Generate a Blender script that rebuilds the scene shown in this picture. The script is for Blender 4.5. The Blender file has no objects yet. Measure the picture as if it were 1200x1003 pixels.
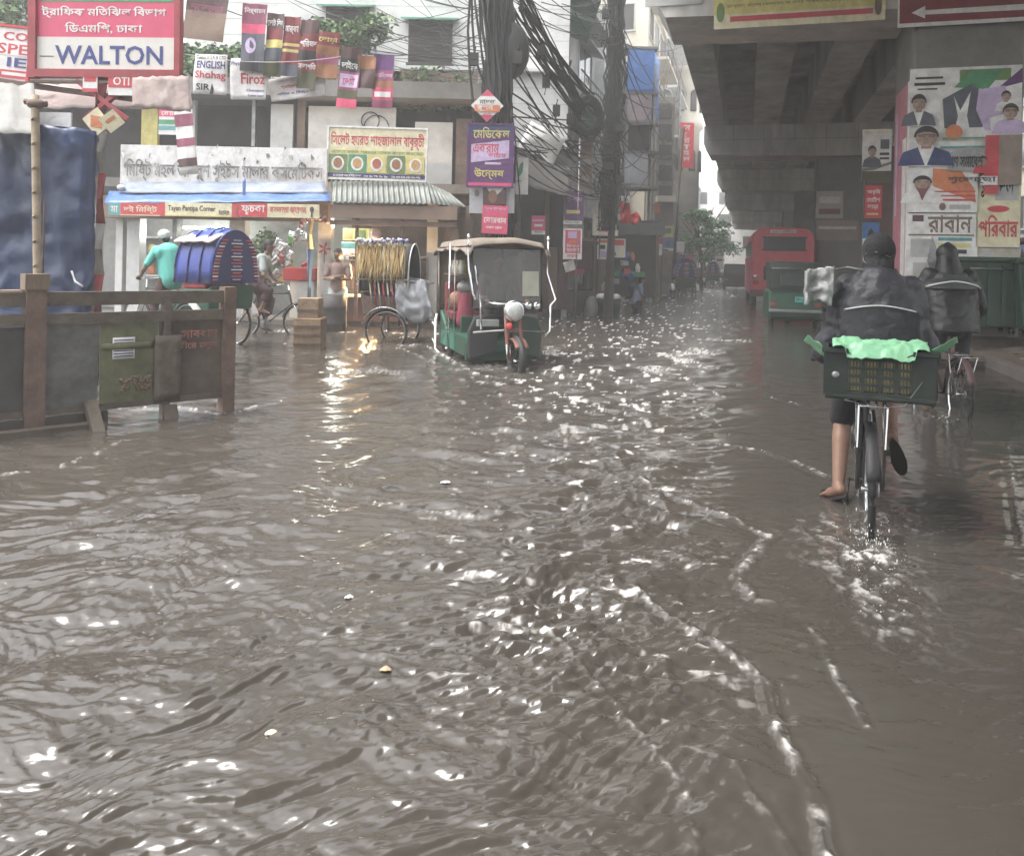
EXPOSURE = 1.97
HAZE = .0044
VB = 1
import bpy, bmesh, math, random
import numpy as np
from mathutils import Vector, Matrix, Euler, noise

random.seed(7)
scene = bpy.context.scene
COL = scene.collection
PI = math.pi
def V(*a): return Vector(a)

# ------------------------------------------------------------------ camera model
# principal point of the lens sits at the horizon (shift lens); the phone is rolled a little
F, H, CX, CY = 950.0, 1.40, 600.0, 307.0
ROLL = math.radians(1.2)
def uv(px, py):
    dx, dy = px - CX, py - CY
    return dx*math.cos(ROLL) + dy*math.sin(ROLL), -dx*math.sin(ROLL) + dy*math.cos(ROLL)
def P(px, py, Y):
    u, v = uv(px, py)
    return Vector((u/F*Y, Y, H - v/F*Y))
def G(px, py, z=0.0):
    u, v = uv(px, py)
    Y = (H - z)*F/v
    return Vector((u/F*Y, Y, z))
# street frame: s runs down the street, t to its right
SD = Vector((.278, .9605, 0)); SR = Vector((.9605, -.278, 0))
def S(s, t, z=0.0):
    return SD*s + SR*t + Vector((0, 0, z))
STREET = math.atan2(-SD.x, SD.y)       # rotation about z taking +y onto the street direction

cam = bpy.data.cameras.new('camera'); camo = bpy.data.objects.new('camera', cam); COL.objects.link(camo)
cam.sensor_width = 36; cam.sensor_fit = 'HORIZONTAL'; cam.lens = 36*F/1200
cam.shift_y = -(501.5-CY)/1200; cam.shift_x = 0
cam.clip_start = .05; cam.clip_end = 3000
camo.location = (0, 0, H)
camo.matrix_world = Matrix.Translation((0, 0, H)) @ Matrix.Rotation(PI/2, 4, 'X') @ Matrix.Rotation(ROLL, 4, 'Z')
scene.camera = camo

# ------------------------------------------------------------------ materials
MATS = {}
def mk(name, col, rough=.65, var=.25, scale=4., bump=.0, bscale=30., metal=0., grime=0., gcol=(.05, .045, .04), spec=.4,
       emit=None, alpha=1., stretch=(1, 1, 1), trans=0.):
    if name in MATS: return MATS[name]
    if name.endswith('print'): bump, bscale, grime, var = .35, 11, max(grime, .42), max(var, .28)
    lum = .3*col[0]+.6*col[1]+.1*col[2]; col = tuple(lum+(c-lum)*.84 for c in col)
    m = bpy.data.materials.new(name); m.use_nodes = True
    N, L = m.node_tree.nodes, m.node_tree.links
    b = N['Principled BSDF']
    b.inputs['Roughness'].default_value = rough; b.inputs['Metallic'].default_value = metal
    b.inputs['Specular IOR Level'].default_value = spec
    tc = N.new('ShaderNodeTexCoord'); mp = N.new('ShaderNodeMapping'); L.new(tc.outputs['Object'], mp.inputs[0])
    mp.inputs['Scale'].default_value = stretch
    n1 = N.new('ShaderNodeTexNoise'); n1.inputs['Scale'].default_value = scale; n1.inputs['Detail'].default_value = 6
    n1.inputs['Roughness'].default_value = .65
    L.new(mp.outputs[0], n1.inputs[0])
    mr = N.new('ShaderNodeMapRange'); mr.inputs[1].default_value = .3; mr.inputs[2].default_value = .7
    mr.inputs[3].default_value = 1-var; mr.inputs[4].default_value = 1+var*.6
    L.new(n1.outputs[0], mr.inputs[0])
    mx = N.new('ShaderNodeMix'); mx.data_type = 'RGBA'; mx.blend_type = 'MULTIPLY'; mx.inputs[0].default_value = 1
    mx.inputs[6].default_value = (*col, 1); L.new(mr.outputs[0], mx.inputs[7])
    out = mx.outputs[2]
    if grime > 0:
        n2 = N.new('ShaderNodeTexNoise'); n2.inputs['Scale'].default_value = scale*.45; n2.inputs['Detail'].default_value = 9
        n2.inputs['Roughness'].default_value = .75; L.new(mp.outputs[0], n2.inputs[0])
        r2 = N.new('ShaderNodeMapRange'); r2.inputs[1].default_value = .48; r2.inputs[2].default_value = .68
        r2.inputs[4].default_value = grime; L.new(n2.outputs[0], r2.inputs[0])
        m2 = N.new('ShaderNodeMix'); m2.data_type = 'RGBA'; L.new(r2.outputs[0], m2.inputs[0])
        L.new(out, m2.inputs[6]); m2.inputs[7].default_value = (*gcol, 1); out = m2.outputs[2]
    L.new(out, b.inputs['Base Color'])
    if bump > 0:
        n3 = N.new('ShaderNodeTexNoise'); n3.inputs['Scale'].default_value = bscale; n3.inputs['Detail'].default_value = 5
        L.new(mp.outputs[0], n3.inputs[0]); bp = N.new('ShaderNodeBump'); bp.inputs['Strength'].default_value = bump
        bp.inputs['Distance'].default_value = .02; L.new(n3.outputs[0], bp.inputs['Height']); L.new(bp.outputs[0], b.inputs['Normal'])
    if emit:
        b.inputs['Emission Color'].default_value = (*emit[0], 1); b.inputs['Emission Strength'].default_value = emit[1]
    if trans: b.inputs['Transmission Weight'].default_value = trans
    if alpha < 1: b.inputs['Alpha'].default_value = alpha
    MATS[name] = m
    return m
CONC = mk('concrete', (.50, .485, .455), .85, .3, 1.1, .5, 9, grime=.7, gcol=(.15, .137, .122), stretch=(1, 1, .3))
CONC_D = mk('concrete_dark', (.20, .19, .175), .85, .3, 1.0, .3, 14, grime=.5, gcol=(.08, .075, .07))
PLAST = mk('plaster_white', (.62, .62, .60), .85, .18, 1.5, .2, 20, grime=.5, gcol=(.25, .24, .22))
PLAST_G = mk('plaster_grey', (.42, .42, .41), .85, .25, 1.5, .2, 20, grime=.6, gcol=(.14, .13, .12))
CREAM = mk('plaster_cream', (.60, .55, .44), .85, .18, .8, .2, 20, grime=.45, gcol=(.25, .22, .18))
BRICKP = mk('plaster_brown', (.22, .15, .11), .85, .3, 1.5, .3, 20, grime=.5)
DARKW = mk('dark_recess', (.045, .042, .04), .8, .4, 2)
BLACK = mk('black_rubber', (.02, .02, .02), .6, .3, 6, .2, 40)
CABLE = mk('cable_black', (.014, .014, .015), .55, .3, 8)
CHROME = mk('chrome', (.75, .76, .78), .18, .1, 8, metal=1.)
STEEL = mk('steel_dull', (.30, .30, .30), .45, .3, 8, metal=.7, grime=.4)
RUST = mk('rusty_iron', (.16, .10, .075), .75, .4, 7, .3, 40, grime=.4)
WOOD = mk('old_wood', (.17, .12, .08), .8, .35, 5, .4, 30, stretch=(1, 1, .3), grime=.5)
BAMBOO = mk('bamboo', (.34, .26, .17), .7, .3, 6, grime=.4)
GREENP = mk('green_paint', (.012, .085, .050), .4, .35, 4, .05, grime=.55, gcol=(.05, .05, .042))
GREEND = mk('green_dull', (.02, .055, .035), .55, .35, 4, grime=.5)
REDP = mk('red_paint', (.42, .025, .03), .45, .3, 3, grime=.3)
PINKP = mk('pink_print', (.62, .05, .14), .6, .2, 5, grime=.25, gcol=(.2, .1, .1))
REDPR = mk('red_print', (.55, .035, .05), .6, .2, 5, grime=.3, gcol=(.2, .1, .1))
WHITEP = mk('white_print', (.70, .69, .67), .65, .12, 5, grime=.3, gcol=(.35, .33, .3))
CREAMP = mk('cream_print', (.66, .60, .38), .65, .15, 5, grime=.3, gcol=(.3, .26, .18))
YELP = mk('yellow_print', (.60, .52, .12), .6, .15, 5, grime=.3, gcol=(.3, .26, .12))
PURP = mk('purple_print', (.11, .03, .15), .6, .2, 5, grime=.2)
LILAC = mk('lilac_print', (.52, .40, .62), .6, .15, 5)
NAVYP = mk('navy_print', (.035, .05, .16), .6, .2, 5)
INK = mk('ink_black', (.03, .03, .032), .6, .2, 5)
GREENPR = mk('green_print', (.06, .28, .12), .6, .2, 5)
ORANGEP = mk('orange_print', (.62, .18, .05), .6, .2, 5)
BLUEP = mk('blue_print', (.05, .16, .42), .6, .2, 5)
TEALP = mk('teal_print', (.08, .32, .32), .6, .2, 5)
DKBR = mk('dark_brown_print', (.10, .05, .05), .65, .3, 5)
SKIN = mk('skin', (.20, .105, .065), .5, .12, 12, .05, 60)
HAIR = mk('hair', (.012, .010, .009), .6, .3, 30, .5, 120)
GLASS = mk('window_glass', (.05, .06, .065), .12, .2, 2, spec=.6)

# ------------------------------------------------------------------ object helpers
ROOTM = {}
def setp(o, label=None, cat=None, group=None, kind=None):
    if label: o['label'] = label
    if cat: o['category'] = cat
    if group: o['group'] = group
    if kind: o['kind'] = kind
    return o
def thing(name, label, cat, loc=(0, 0, 0), rz=0., group=None, rx=0.):
    o = bpy.data.objects.new(name, None); COL.objects.link(o); o.empty_display_size = .2
    M = Matrix.Translation(Vector(loc)) @ Matrix.Rotation(rz, 4, 'Z') @ Matrix.Rotation(rx, 4, 'X')
    o.matrix_world = M
    o.location = loc; o.rotation_euler = (rx, 0, rz)
    ROOTM[o.name] = M
    return setp(o, label, cat, group)

def frame_of(d):
    d = d.normalized(); up = Vector((0, 0, 1)) if abs(d.z) < .95 else Vector((1, 0, 0))
    x = d.cross(up).normalized(); return x, x.cross(d).normalized()

class MB:
    def __init__(s): s.v = []; s.f = []; s.m = []; s.mats = []; s.sm = []
    def mi(s, mat):
        if mat not in s.mats: s.mats.append(mat)
        return s.mats.index(mat)
    def add(s, vs, fs, mat=None, smooth=False, M=None):
        b = len(s.v)
        if M is not None: vs = [M @ Vector(v) for v in vs]
        s.v += [tuple(v) for v in vs]
        k = s.mi(mat)
        for f in fs: s.f.append([b+i for i in f]); s.m.append(k); s.sm.append(smooth)
        return s
    def box(s, c, size, mat=None, rz=0., M=None, rx=0., ry=0.):
        x, y, z = [a/2 for a in size]
        vs = [(i*x, j*y, k*z) for i in (-1, 1) for j in (-1, 1) for k in (-1, 1)]
        R = Matrix.Translation(Vector(c)) @ Euler((rx, ry, rz)).to_matrix().to_4x4()
        if M is not None: R = M @ R
        return s.add(vs, [(0, 1, 3, 2), (4, 6, 7, 5), (0, 4, 5, 1), (2, 3, 7, 6), (0, 2, 6, 4), (1, 5, 7, 3)], mat, False, R)
    def bar(s, a, b, w, h, mat=None, up=None):
        a, b = Vector(a), Vector(b); d = b-a; x, y = frame_of(d)
        vs = [p + x*i*w/2 + y*j*h/2 for p in (a, b) for i, j in ((-1, -1), (1, -1), (1, 1), (-1, 1))]
        return s.add(vs, [(3, 2, 1, 0), (4, 5, 6, 7), (0, 1, 5, 4), (1, 2, 6, 5), (2, 3, 7, 6), (3, 0, 4, 7)], mat)
    def tube(s, pts, r, mat=None, n=8, cap=True, smooth=True):
        pts = [Vector(p) for p in pts]; k = len(pts)
        rs = r if isinstance(r, (list, tuple)) else [r]*k
        vs = []; px = None
        for i, p in enumerate(pts):
            d = (pts[min(i+1, k-1)] - pts[max(i-1, 0)])
            if d.length < 1e-9: d = Vector((0, 0, 1))
            d.normalize()
            if px is None: x, y = frame_of(d)
            else:
                x = (px - d*px.dot(d))
                if x.length < 1e-6: x, _ = frame_of(d)
                x.normalize(); y = d.cross(x)
            px = x
            for j in range(n):
                a = 2*PI*j/n; vs.append(p + (x*math.cos(a) + y*math.sin(a))*rs[i])
        fs = [(i*n+j, i*n+(j+1) % n, (i+1)*n+(j+1) % n, (i+1)*n+j) for i in range(k-1) for j in range(n)]
        if cap: fs += [tuple(range(n-1, -1, -1)), tuple((k-1)*n+j for j in range(n))]
        return s.add(vs, fs, mat, smooth)
    def ring(s, c, R, r, axis, mat=None, n=32, m=8, a0=0., a1=2*PI):
        c = Vector(c); x, y = frame_of(Vector(axis)); full = abs(a1-a0-2*PI) < 1e-6
        pts = [c + (x*math.cos(a0+(a1-a0)*i/n) + y*math.sin(a0+(a1-a0)*i/n))*R for i in range(n+1)]
        return s.tube(pts, r, mat, m, not full)
    def ell(s, c, rad, mat=None, n=16, m=10, R=None, lo=-1., hi=1.):
        c = Vector(c); vs = []
        for i in range(m+1):
            ph = -PI/2*abs(lo) + (PI/2*hi + PI/2*abs(lo))*i/m if lo < 0 else lo*PI/2 + (hi-lo)*PI/2*i/m
            for j in range(n):
                a = 2*PI*j/n
                p = Vector((math.cos(ph)*math.cos(a)*rad[0], math.cos(ph)*math.sin(a)*rad[1], math.sin(ph)*rad[2]))
                if R is not None: p = R @ p
                vs.append(c+p)
        fs = [(i*n+j, i*n+(j+1) % n, (i+1)*n+(j+1) % n, (i+1)*n+j) for i in range(m) for j in range(n)]
        fs += [tuple(range(n-1, -1, -1)), tuple(m*n+j for j in range(n))]
        return s.add(vs, fs, mat, True)
    def cap(s, a, b, ra, rb, mat=None, n=14):          # tapered capsule
        a, b = Vector(a), Vector(b); d = (b-a).normalized(); pts = []; rs = []
        for i in range(5):
            t = math.sin(PI/2*i/5); pts.append(a - d*ra*(1-t)); rs.append(max(ra*math.sqrt(max(0, 1-(1-t)**2)), .001))
        pts.append(a); rs.append(ra); pts.append(b); rs.append(rb)
        for i in range(4, -1, -1):
            t = math.sin(PI/2*i/5); pts.append(b + d*rb*(1-t)); rs.append(max(rb*math.sqrt(max(0, 1-(1-t)**2)), .001))
        return s.tube(pts, rs, mat, n)
    def lathe(s, c, prof, mat=None, n=24, axis=(0, 0, 1)):
        c = Vector(c); ax = Vector(axis).normalized(); x, y = frame_of(ax); vs = []
        for r, h in prof:
            for j in range(n):
                a = 2*PI*j/n; vs.append(c + ax*h + (x*math.cos(a)+y*math.sin(a))*max(r, .0005))
        k = len(prof)
        fs = [(i*n+j, i*n+(j+1) % n, (i+1)*n+(j+1) % n, (i+1)*n+j) for i in range(k-1) for j in range(n)]
        fs += [tuple(range(n-1, -1, -1)), tuple((k-1)*n+j for j in range(n))]
        return s.add(vs, fs, mat, True)
    def prism(s, poly, a, b, mat=None, M=None, plane='xz'):
        # polygon in 'xz' (extruded along y a..b) or 'xy' (along z) or 'yz' (along x)
        def q(p, d):
            return {'xz': (p[0], d, p[1]), 'xy': (p[0], p[1], d), 'yz': (d, p[0], p[1])}[plane]
        n = len(poly); vs = [q(p, a) for p in poly] + [q(p, b) for p in poly]
        fs = [tuple(range(n)), tuple(range(2*n-1, n-1, -1))] + [(i, i+n, (i+1) % n+n, (i+1) % n) for i in range(n)]
        return s.add(vs, fs, mat, False, M)
    def surf(s, Ff, mat=None, u0=0., v0=0., u1=1., v1=1., nu=8, nv=8, o=0., th=.004, smooth=True):
        # a thin sheet that follows Ff(u, v, offset), closed
        vs = []
        for oo in (o, o-th):
            for i in range(nv+1):
                for j in range(nu+1): vs.append(Ff(u0+(u1-u0)*j/nu, v0+(v1-v0)*i/nv, oo))
        w = nu+1; B = w*(nv+1)
        fs = [(i*w+j, (i+1)*w+j, (i+1)*w+j+1, i*w+j+1) for i in range(nv) for j in range(nu)]
        fs += [(B+i*w+j, B+i*w+j+1, B+(i+1)*w+j+1, B+(i+1)*w+j) for i in range(nv) for j in range(nu)]
        for j in range(nu):
            fs.append((j, j+1, B+j+1, B+j)); k = nv*w; fs.append((k+j, B+k+j, B+k+j+1, k+j+1))
        for i in range(nv):
            fs.append((i*w, B+i*w, B+(i+1)*w, (i+1)*w)); fs.append((i*w+nu, (i+1)*w+nu, B+(i+1)*w+nu, B+i*w+nu))
        return s.add(vs, fs, mat, smooth)
    def text(s, st, Ff, u0, v0, u1, v1, mat, o=.003, slant=0., keep=None):
        vs, fs, (x0, y0, x1, y1) = text_geo(st)
        out = []
        for x, y in vs:
            a = (x-x0)/(x1-x0); b = (y1-y)/(y1-y0)
            out.append(Ff(u0+(u1-u0)*a + slant*(1-b)*(v1-v0), v0+(v1-v0)*b, o))
        return s.add(out, fs, mat)
    def disc(s, Ff, u, v, ru, rv, mat, o=.003, n=20, poly=None):
        pts = poly or [(u+ru*math.cos(2*PI*i/n), v-rv*math.sin(2*PI*i/n)) for i in range(n)]
        return s.add([Ff(a, b, o) for a, b in pts], [tuple(range(len(pts)))], mat)
    def build(s, name, mat=None, parent=None, world=False, smooth=None, bevel=0.):
        me = bpy.data.meshes.new(name)
        vs = s.v
        if world and parent is not None:
            Mi = ROOTM[parent.name].inverted(); vs = [tuple(Mi @ Vector(v)) for v in s.v]
        me.from_pydata(vs, [], s.f)
        for m in s.mats: me.materials.append(m if m is not None else mat)
        me.polygons.foreach_set('material_index', s.m)
        me.polygons.foreach_set('use_smooth', s.sm if smooth is None else [smooth]*len(s.f))
        me.update()
        o = bpy.data.objects.new(name, me); COL.objects.link(o)
        if parent is not None: o.parent = parent; ROOTM[o.name] = ROOTM[parent.name]
        if bevel: add_bevel(o, bevel)
        return o
    def solo(s, name, label, cat, mat=None, group=None, smooth=None, bevel=0., kind=None):
        xs, ys, zs = zip(*s.v); c = Vector(((min(xs)+max(xs))/2, (min(ys)+max(ys))/2, min(zs)))
        s.v = [(x-c.x, y-c.y, z-c.z) for x, y, z in s.v]
        o = s.build(name, mat, None, False, smooth, bevel); o.location = c
        ROOTM[o.name] = Matrix.Translation(c)
        return setp(o, label, cat, group, kind)
def add_bevel(o, w, seg=2):
    m = o.modifiers.new('bevel', 'BEVEL'); m.width = w; m.segments = seg; m.limit_method = 'ANGLE'; m.angle_limit = math.radians(40)
    m.harden_normals = False
    return o

def bn(st):                      # put Bengali pre-base vowels in visual order
    out = []; i = 0
    cons = lambda c: '\u0995' <= c <= '\u09b9' or c in '\u09dc\u09dd\u09df\u09ce'
    toks = []
    while i < len(st):
        c = st[i]
        if cons(c):
            j = i+1
            while j+1 < len(st) and st[j] == '\u09cd' and cons(st[j+1]): j += 2
            toks.append(st[i:j]); i = j
        else: toks.append(c); i += 1
    for t in toks:
        if t in 'িেৈ' and out: out.insert(len(out)-1, t)
        elif t == 'ো' and out: out.insert(len(out)-1, 'ে'); out.append('া')
        elif t == 'ৌ' and out: out.insert(len(out)-1, 'ে'); out.append('ৗ')
        else: out.append(t)
    return ''.join(out)
TG = {}
def text_geo(st):
    if st in TG: return TG[st]
    cu = bpy.data.curves.new('lettering_curve', 'FONT'); cu.body = bn(st); cu.resolution_u = 2; cu.offset = .018; cu.fill_mode = 'FRONT'
    o = bpy.data.objects.new('lettering_curve', cu); COL.objects.link(o)
    dg = bpy.context.evaluated_depsgraph_get(); me = bpy.data.meshes.new_from_object(o.evaluated_get(dg))
    vs = [(v.co.x, v.co.y) for v in me.vertices]; fs = [tuple(p.vertices) for p in me.polygons]
    bpy.data.objects.remove(o); bpy.data.curves.remove(cu); bpy.data.meshes.remove(me)
    if not vs: vs = [(0, 0), (1, 0), (1, 1)]; fs = [(0, 1, 2)]
    xs, ys = zip(*vs); TG[st] = (vs, fs, (min(xs), min(ys), max(xs), max(ys)))
    return TG[st]

def flat(C, w, h, yaw=0., rot=0., tilt=0., wave=0., seed=0., corners=None):
    """surface function of an upright sheet centred at C; u to the right, v downwards"""
    C = Vector(C); R = Vector((math.cos(yaw), math.sin(yaw), 0)); N = Vector((math.sin(yaw), -math.cos(yaw), 0))
    U = (Vector((0, 0, 1))*math.cos(tilt) + N*math.sin(tilt)).normalized(); N2 = R.cross(U).normalized()
    if N2.dot(N) < 0: N2 = -N2
    R2 = R*math.cos(rot) + U*math.sin(rot); U2 = U*math.cos(rot) - R*math.sin(rot)
    def Ff(u, v, o=0.):
        p = C + R2*(u-.5)*w - U2*(v-.5)*h + N2*o
        if wave: p = p + N2*wave*(noise.noise(Vector((u*2.2+seed, v*1.6, seed)))*1.0 + .5*math.sin(v*5+seed+u*3))
        return p
    return Ff
def pxr(x0, y0, x1, y1, Y):      # centre, width, height of an upright rectangle seen at that pixel box
    return P((x0+x1)/2, (y0+y1)/2, Y), (x1-x0)/F*Y, (y1-y0)/F*Y

# ---- continuous organic bodies: closed primitives fused by a voxel remesh
def fuse(mb, name, mat, parent, voxel=.012, it=4, world=False):
    o = mb.build('blob', mat, None)
    m = o.modifiers.new('r', 'REMESH'); m.mode = 'VOXEL'; m.voxel_size = voxel
    if it:
        k = o.modifiers.new('s', 'SMOOTH'); k.iterations = it; k.factor = .5
    dg = bpy.context.evaluated_depsgraph_get(); me = bpy.data.meshes.new_from_object(o.evaluated_get(dg))
    old = o.data; bpy.data.objects.remove(o); bpy.data.meshes.remove(old)
    me.name = name; me.materials.clear(); me.materials.append(mat)
    me.polygons.foreach_set('use_smooth', [True]*len(me.polygons)); me.polygons.foreach_set('material_index', [0]*len(me.polygons))
    if world and parent is not None: me.transform(ROOTM[parent.name].inverted())
    r = bpy.data.objects.new(name, me); COL.objects.link(r)
    if parent is not None: r.parent = parent; ROOTM[r.name] = ROOTM[parent.name]
    return r

def leaves(mb, c, rad, n, size, mat, rnd=random, flatz=1., mats=None):
    """n small bent leaves scattered in an ellipsoid"""
    c = Vector(c)
    for _ in range(n):
        d = Vector((rnd.gauss(0, 1), rnd.gauss(0, 1), rnd.gauss(0, 1))).normalized()*rnd.random()**.45
        p = c + Vector((d.x*rad[0], d.y*rad[1], d.z*rad[2]))
        a = Vector((rnd.gauss(0, 1), rnd.gauss(0, 1), rnd.gauss(0, .6)-.2)).normalized(); x, y = frame_of(a)
        q = rnd.random()*PI; w = x*math.cos(q)+y*math.sin(q); s = size*rnd.uniform(.6, 1.4)
        mb.add([p, p+a*s*.5+w*s*.28, p+a*s-Vector((0, 0, s*.15)), p+a*s*.5-w*s*.28], [(0, 1, 2, 3)], mats[rnd.randrange(len(mats))] if mats else mat)
LEAF = mk('leaf_green', (.07, .15, .04), .6, .3, 3)
LEAF2 = mk('leaf_light', (.13, .22, .06), .6, .3, 3)
LEAF3 = mk('leaf_dark', (.035, .075, .03), .6, .3, 3)
# ------------------------------------------------------------------ world and light (overcast monsoon daylight)
w = bpy.data.worlds.new("World"); scene.world = w; w.use_nodes = True
N, L = w.node_tree.nodes, w.node_tree.links
sky = N.new('ShaderNodeTexSky'); sky.sky_type = 'NISHITA'; sky.sun_disc = False
SUN_EL, SUN_AZ = math.radians(66), math.radians(-105)
sky.sun_elevation = SUN_EL; sky.sun_rotation = SUN_AZ; sky.air_density = 1.6; sky.dust_density = 4.0; sky.ozone_density = 1.
hs = N.new('ShaderNodeHueSaturation'); hs.inputs['Saturation'].default_value = .22
L.new(sky.outputs[0], hs.inputs['Color']); L.new(hs.outputs[0], N['Background'].inputs[0]); N['Background'].inputs[1].default_value = .15
sl = bpy.data.lights.new('sun', 'SUN'); sl.energy = .9; sl.angle = math.radians(25); sl.color = (1, .97, .93)
so = bpy.data.objects.new('sun', sl); COL.objects.link(so)
sd = Vector((math.sin(SUN_AZ)*math.cos(SUN_EL), math.cos(SUN_AZ)*math.cos(SUN_EL), math.sin(SUN_EL)))
so.rotation_euler = sd.to_track_quat('Z', 'Y').to_euler(); so.location = (0, 0, 30)
scene.view_settings.view_transform = 'Standard'; scene.view_settings.look = 'None'
scene.view_settings.gamma = 1; scene.view_settings.exposure = EXPOSURE if 'EXPOSURE' in globals() else .75
scene.cycles.max_bounces = 6; scene.cycles.volume_bounces = VB; scene.cycles.transparent_max_bounces = 12
scene.cycles.sample_clamp_indirect = 6; scene.cycles.caustics_reflective = False; scene.cycles.caustics_refractive = False

# ------------------------------------------------------------------ ground and flood water
ROADZ = -.16
ASPH = mk('asphalt', (.05, .048, .045), .9, .3, 3, .5, 40)
mb = MB(); mb.box((0, 800, ROADZ-.25), (4200, 2500, .5), ASPH)
o = mb.build('road'); setp(o, kind='structure')

def vnoise(x, y, seed=0):
    xi = np.floor(x).astype(np.int64); yi = np.floor(y).astype(np.int64); xf = x-xi; yf = y-yi
    def h(a, b):
        n = (a*374761393 + b*668265263 + seed*1442695041) & 0xffffffff
        n = ((n ^ (n >> 13))*1274126177) & 0xffffffff
        return ((n ^ (n >> 16)) & 0xffff)/65535.
    u = xf*xf*(3-2*xf); v = yf*yf*(3-2*yf)
    return (h(xi, yi)*(1-u)+h(xi+1, yi)*u)*(1-v) + (h(xi, yi+1)*(1-u)+h(xi+1, yi+1)*u)*v
def fbm(x, y, o=4, seed=0):
    r = 0; a = .5; t = 0
    for i in range(o): r = r + a*vnoise(x*2**i, y*2**i, seed+i); t += a; a *= .55
    return r/t
def sstep(a, b, x):
    t = np.clip((x-a)/(b-a), 0, 1); return t*t*(3-2*t)
vv = np.concatenate([np.arange(4.2, 30, .6), np.arange(30, 830, 1.25), np.arange(832, 1900, 6)])
uu = np.concatenate([np.arange(-2300, -762, 9), np.arange(-760, 764, 1.7), np.arange(766, 1700, 9)])
U_, V_ = np.meshgrid(uu, vv)
Y_ = F*H/V_; X_ = U_/F*Y_
px_ = CX + U_*math.cos(ROLL) - V_*math.sin(ROLL); py_ = CY + U_*math.sin(ROLL) + V_*math.cos(ROLL)
cellY = Y_*Y_/(F*H)*1.25; cellX = Y_/F*np.where(np.abs(U_) > 763, 9, 1.7)
# where the water runs rough (the draught of traffic in the middle lane) and where it lies calm (lee of the flyover)
def gg(px, py): g = G(px, py); return (g.x, g.y)
def polymask(pts, soft):
    d = np.full(X_.shape, 1e9)
    for (a, b) in zip(pts[:-1], pts[1:]):
        ax, ay = a; bx, by = b; ex, ey = bx-ax, by-ay
        t = np.clip(((X_-ax)*ex+(Y_-ay)*ey)/(ex*ex+ey*ey+1e-9), 0, 1)
        d = np.minimum(d, np.hypot(X_-ax-t*ex, Y_-ay-t*ey))
    return d
T_ = X_*SR.x + Y_*SR.y; S_ = X_*SD.x+Y_*SD.y
wn = fbm(X_*.35, Y_*.35, 3, 11)
calm = sstep(-.35, .25, T_ + (wn-.5)*.8 - .05*np.maximum(Y_-8, 0))          # 1 = calm side
mid = polymask([gg(812, 332), gg(772, 345), gg(740, 365), gg(720, 400), gg(700, 520), gg(690, 620), gg(700, 740)], 1)
rough = np.exp(-(mid/(.34+.10*Y_))**2)*(1-calm*.8)
rough2 = rough*(.5+.9*fbm(X_*1.3, Y_*1.3, 2, 5))
left = 1-sstep(-1.2, -.3, X_/np.maximum(Y_, 1)*2.6)
rng = np.random.RandomState(4)
hgt = np.zeros_like(X_)
wx = (fbm(X_*.8, Y_*.8, 3, 21)-.5)*.9; wy = (fbm(X_*.8+50, Y_*.8, 3, 31)-.5)*.9
for i in range(60):
    lam = .045*(.75/.045)**(rng.rand()**1.3)
    base = math.radians(108) if rng.rand() < .7 else math.radians(75)
    th = base + rng.normal()*.30
    k = 2*PI/lam; amp = .0031*lam**.6*(1+.5*rng.rand())
    kx, ky = k*math.cos(th), k*math.sin(th)
    att = sstep(1.6, 4.0, lam/(np.abs(math.sin(th))*cellY+np.abs(math.cos(th))*cellX+1e-6))
    ph = kx*(X_+wx)+ky*(Y_+wy)+rng.rand()*6.28
    env = .35+1.3*vnoise(X_*.7/lam**.5+i*7, Y_*.7/lam**.5, i+40)
    s = np.sin(ph); hgt += amp*att*env*(s + .25*np.cos(2*ph))
loc = (.85*(1-calm)+.16*calm)
loc = loc*(.75+.5*wn)
hgt *= loc*(1+.35*rough2)
# sharper short chop in the rough streak
rid = 0
for (sc, a, sd_) in ((3.2, .006, 61), (6.5, .008, 71), (12., .0085, 81), (22., .0058, 91), (38., .003, 95)):
    n = fbm(X_*sc*.55+wx*2, Y_*sc*1.25+wy*2, 2, sd_); att = sstep(1.2, 3, 1/(sc*1.25)/cellY)
    rid = rid + a*att*(1-np.abs(2*n-1)*1.9)
hgt += rid*(rough2*1.6 + .3*(1-calm))
hgt += .004*(fbm(X_*1.7, Y_*4., 2, 33)-.5)*calm
# wakes: crests pushed across the calm side
foam = np.zeros_like(X_)  # white water mask; sparkle on the far streak is painted into it too
def wake(pts, w, amp, fo, seed, side=1.):
    global hgt, foam
    q = [gg(*p) for p in pts]; w *= .46; amp *= .28; fo *= .8
    d = polymask(q, 1); fine = fbm(X_*5, Y_*5, 3, seed); fine2 = fbm(X_*24, Y_*24, 3, seed+5)
    dd = d + (fine-.5)*w*2.2
    brk = sstep(.28, .62, fbm(X_*2.3, Y_*2.3, 2, seed+9))
    amp = amp*(.5+brk*.8); hgt += amp*np.exp(-(dd/w)**2)*(.5+fine) - amp*.45*np.exp(-((d-w*2.2)/(w*1.3))**2)
    hgt += amp*.55*np.exp(-(dd/(w*1.4))**2)*(fine2-.5)*2
    foam = np.maximum(foam, fo*np.exp(-(dd/(w*.75))**2)*sstep(.38, .62, fine2)*sstep(.25, .50, fine))
wake([(700, 688), (745, 700), (800, 738), (850, 765), (897, 800), (912, 860), (935, 900), (955, 930), (965, 985), (985, 1040)], .040, .028, .9, 101)
wake([(735, 560), (790, 585), (850, 605), (902, 628)], .06, .03, .9, 111)
wake([(902, 628), (880, 655), (862, 678), (885, 700), (905, 706)], .05, .022, .8, 121)
wake([(835, 520), (890, 528), (930, 540), (968, 558)], .06, .03, .7, 131)
wake([(870, 458), (905, 466), (945, 476)], .07, .03, .6, 141)
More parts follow.
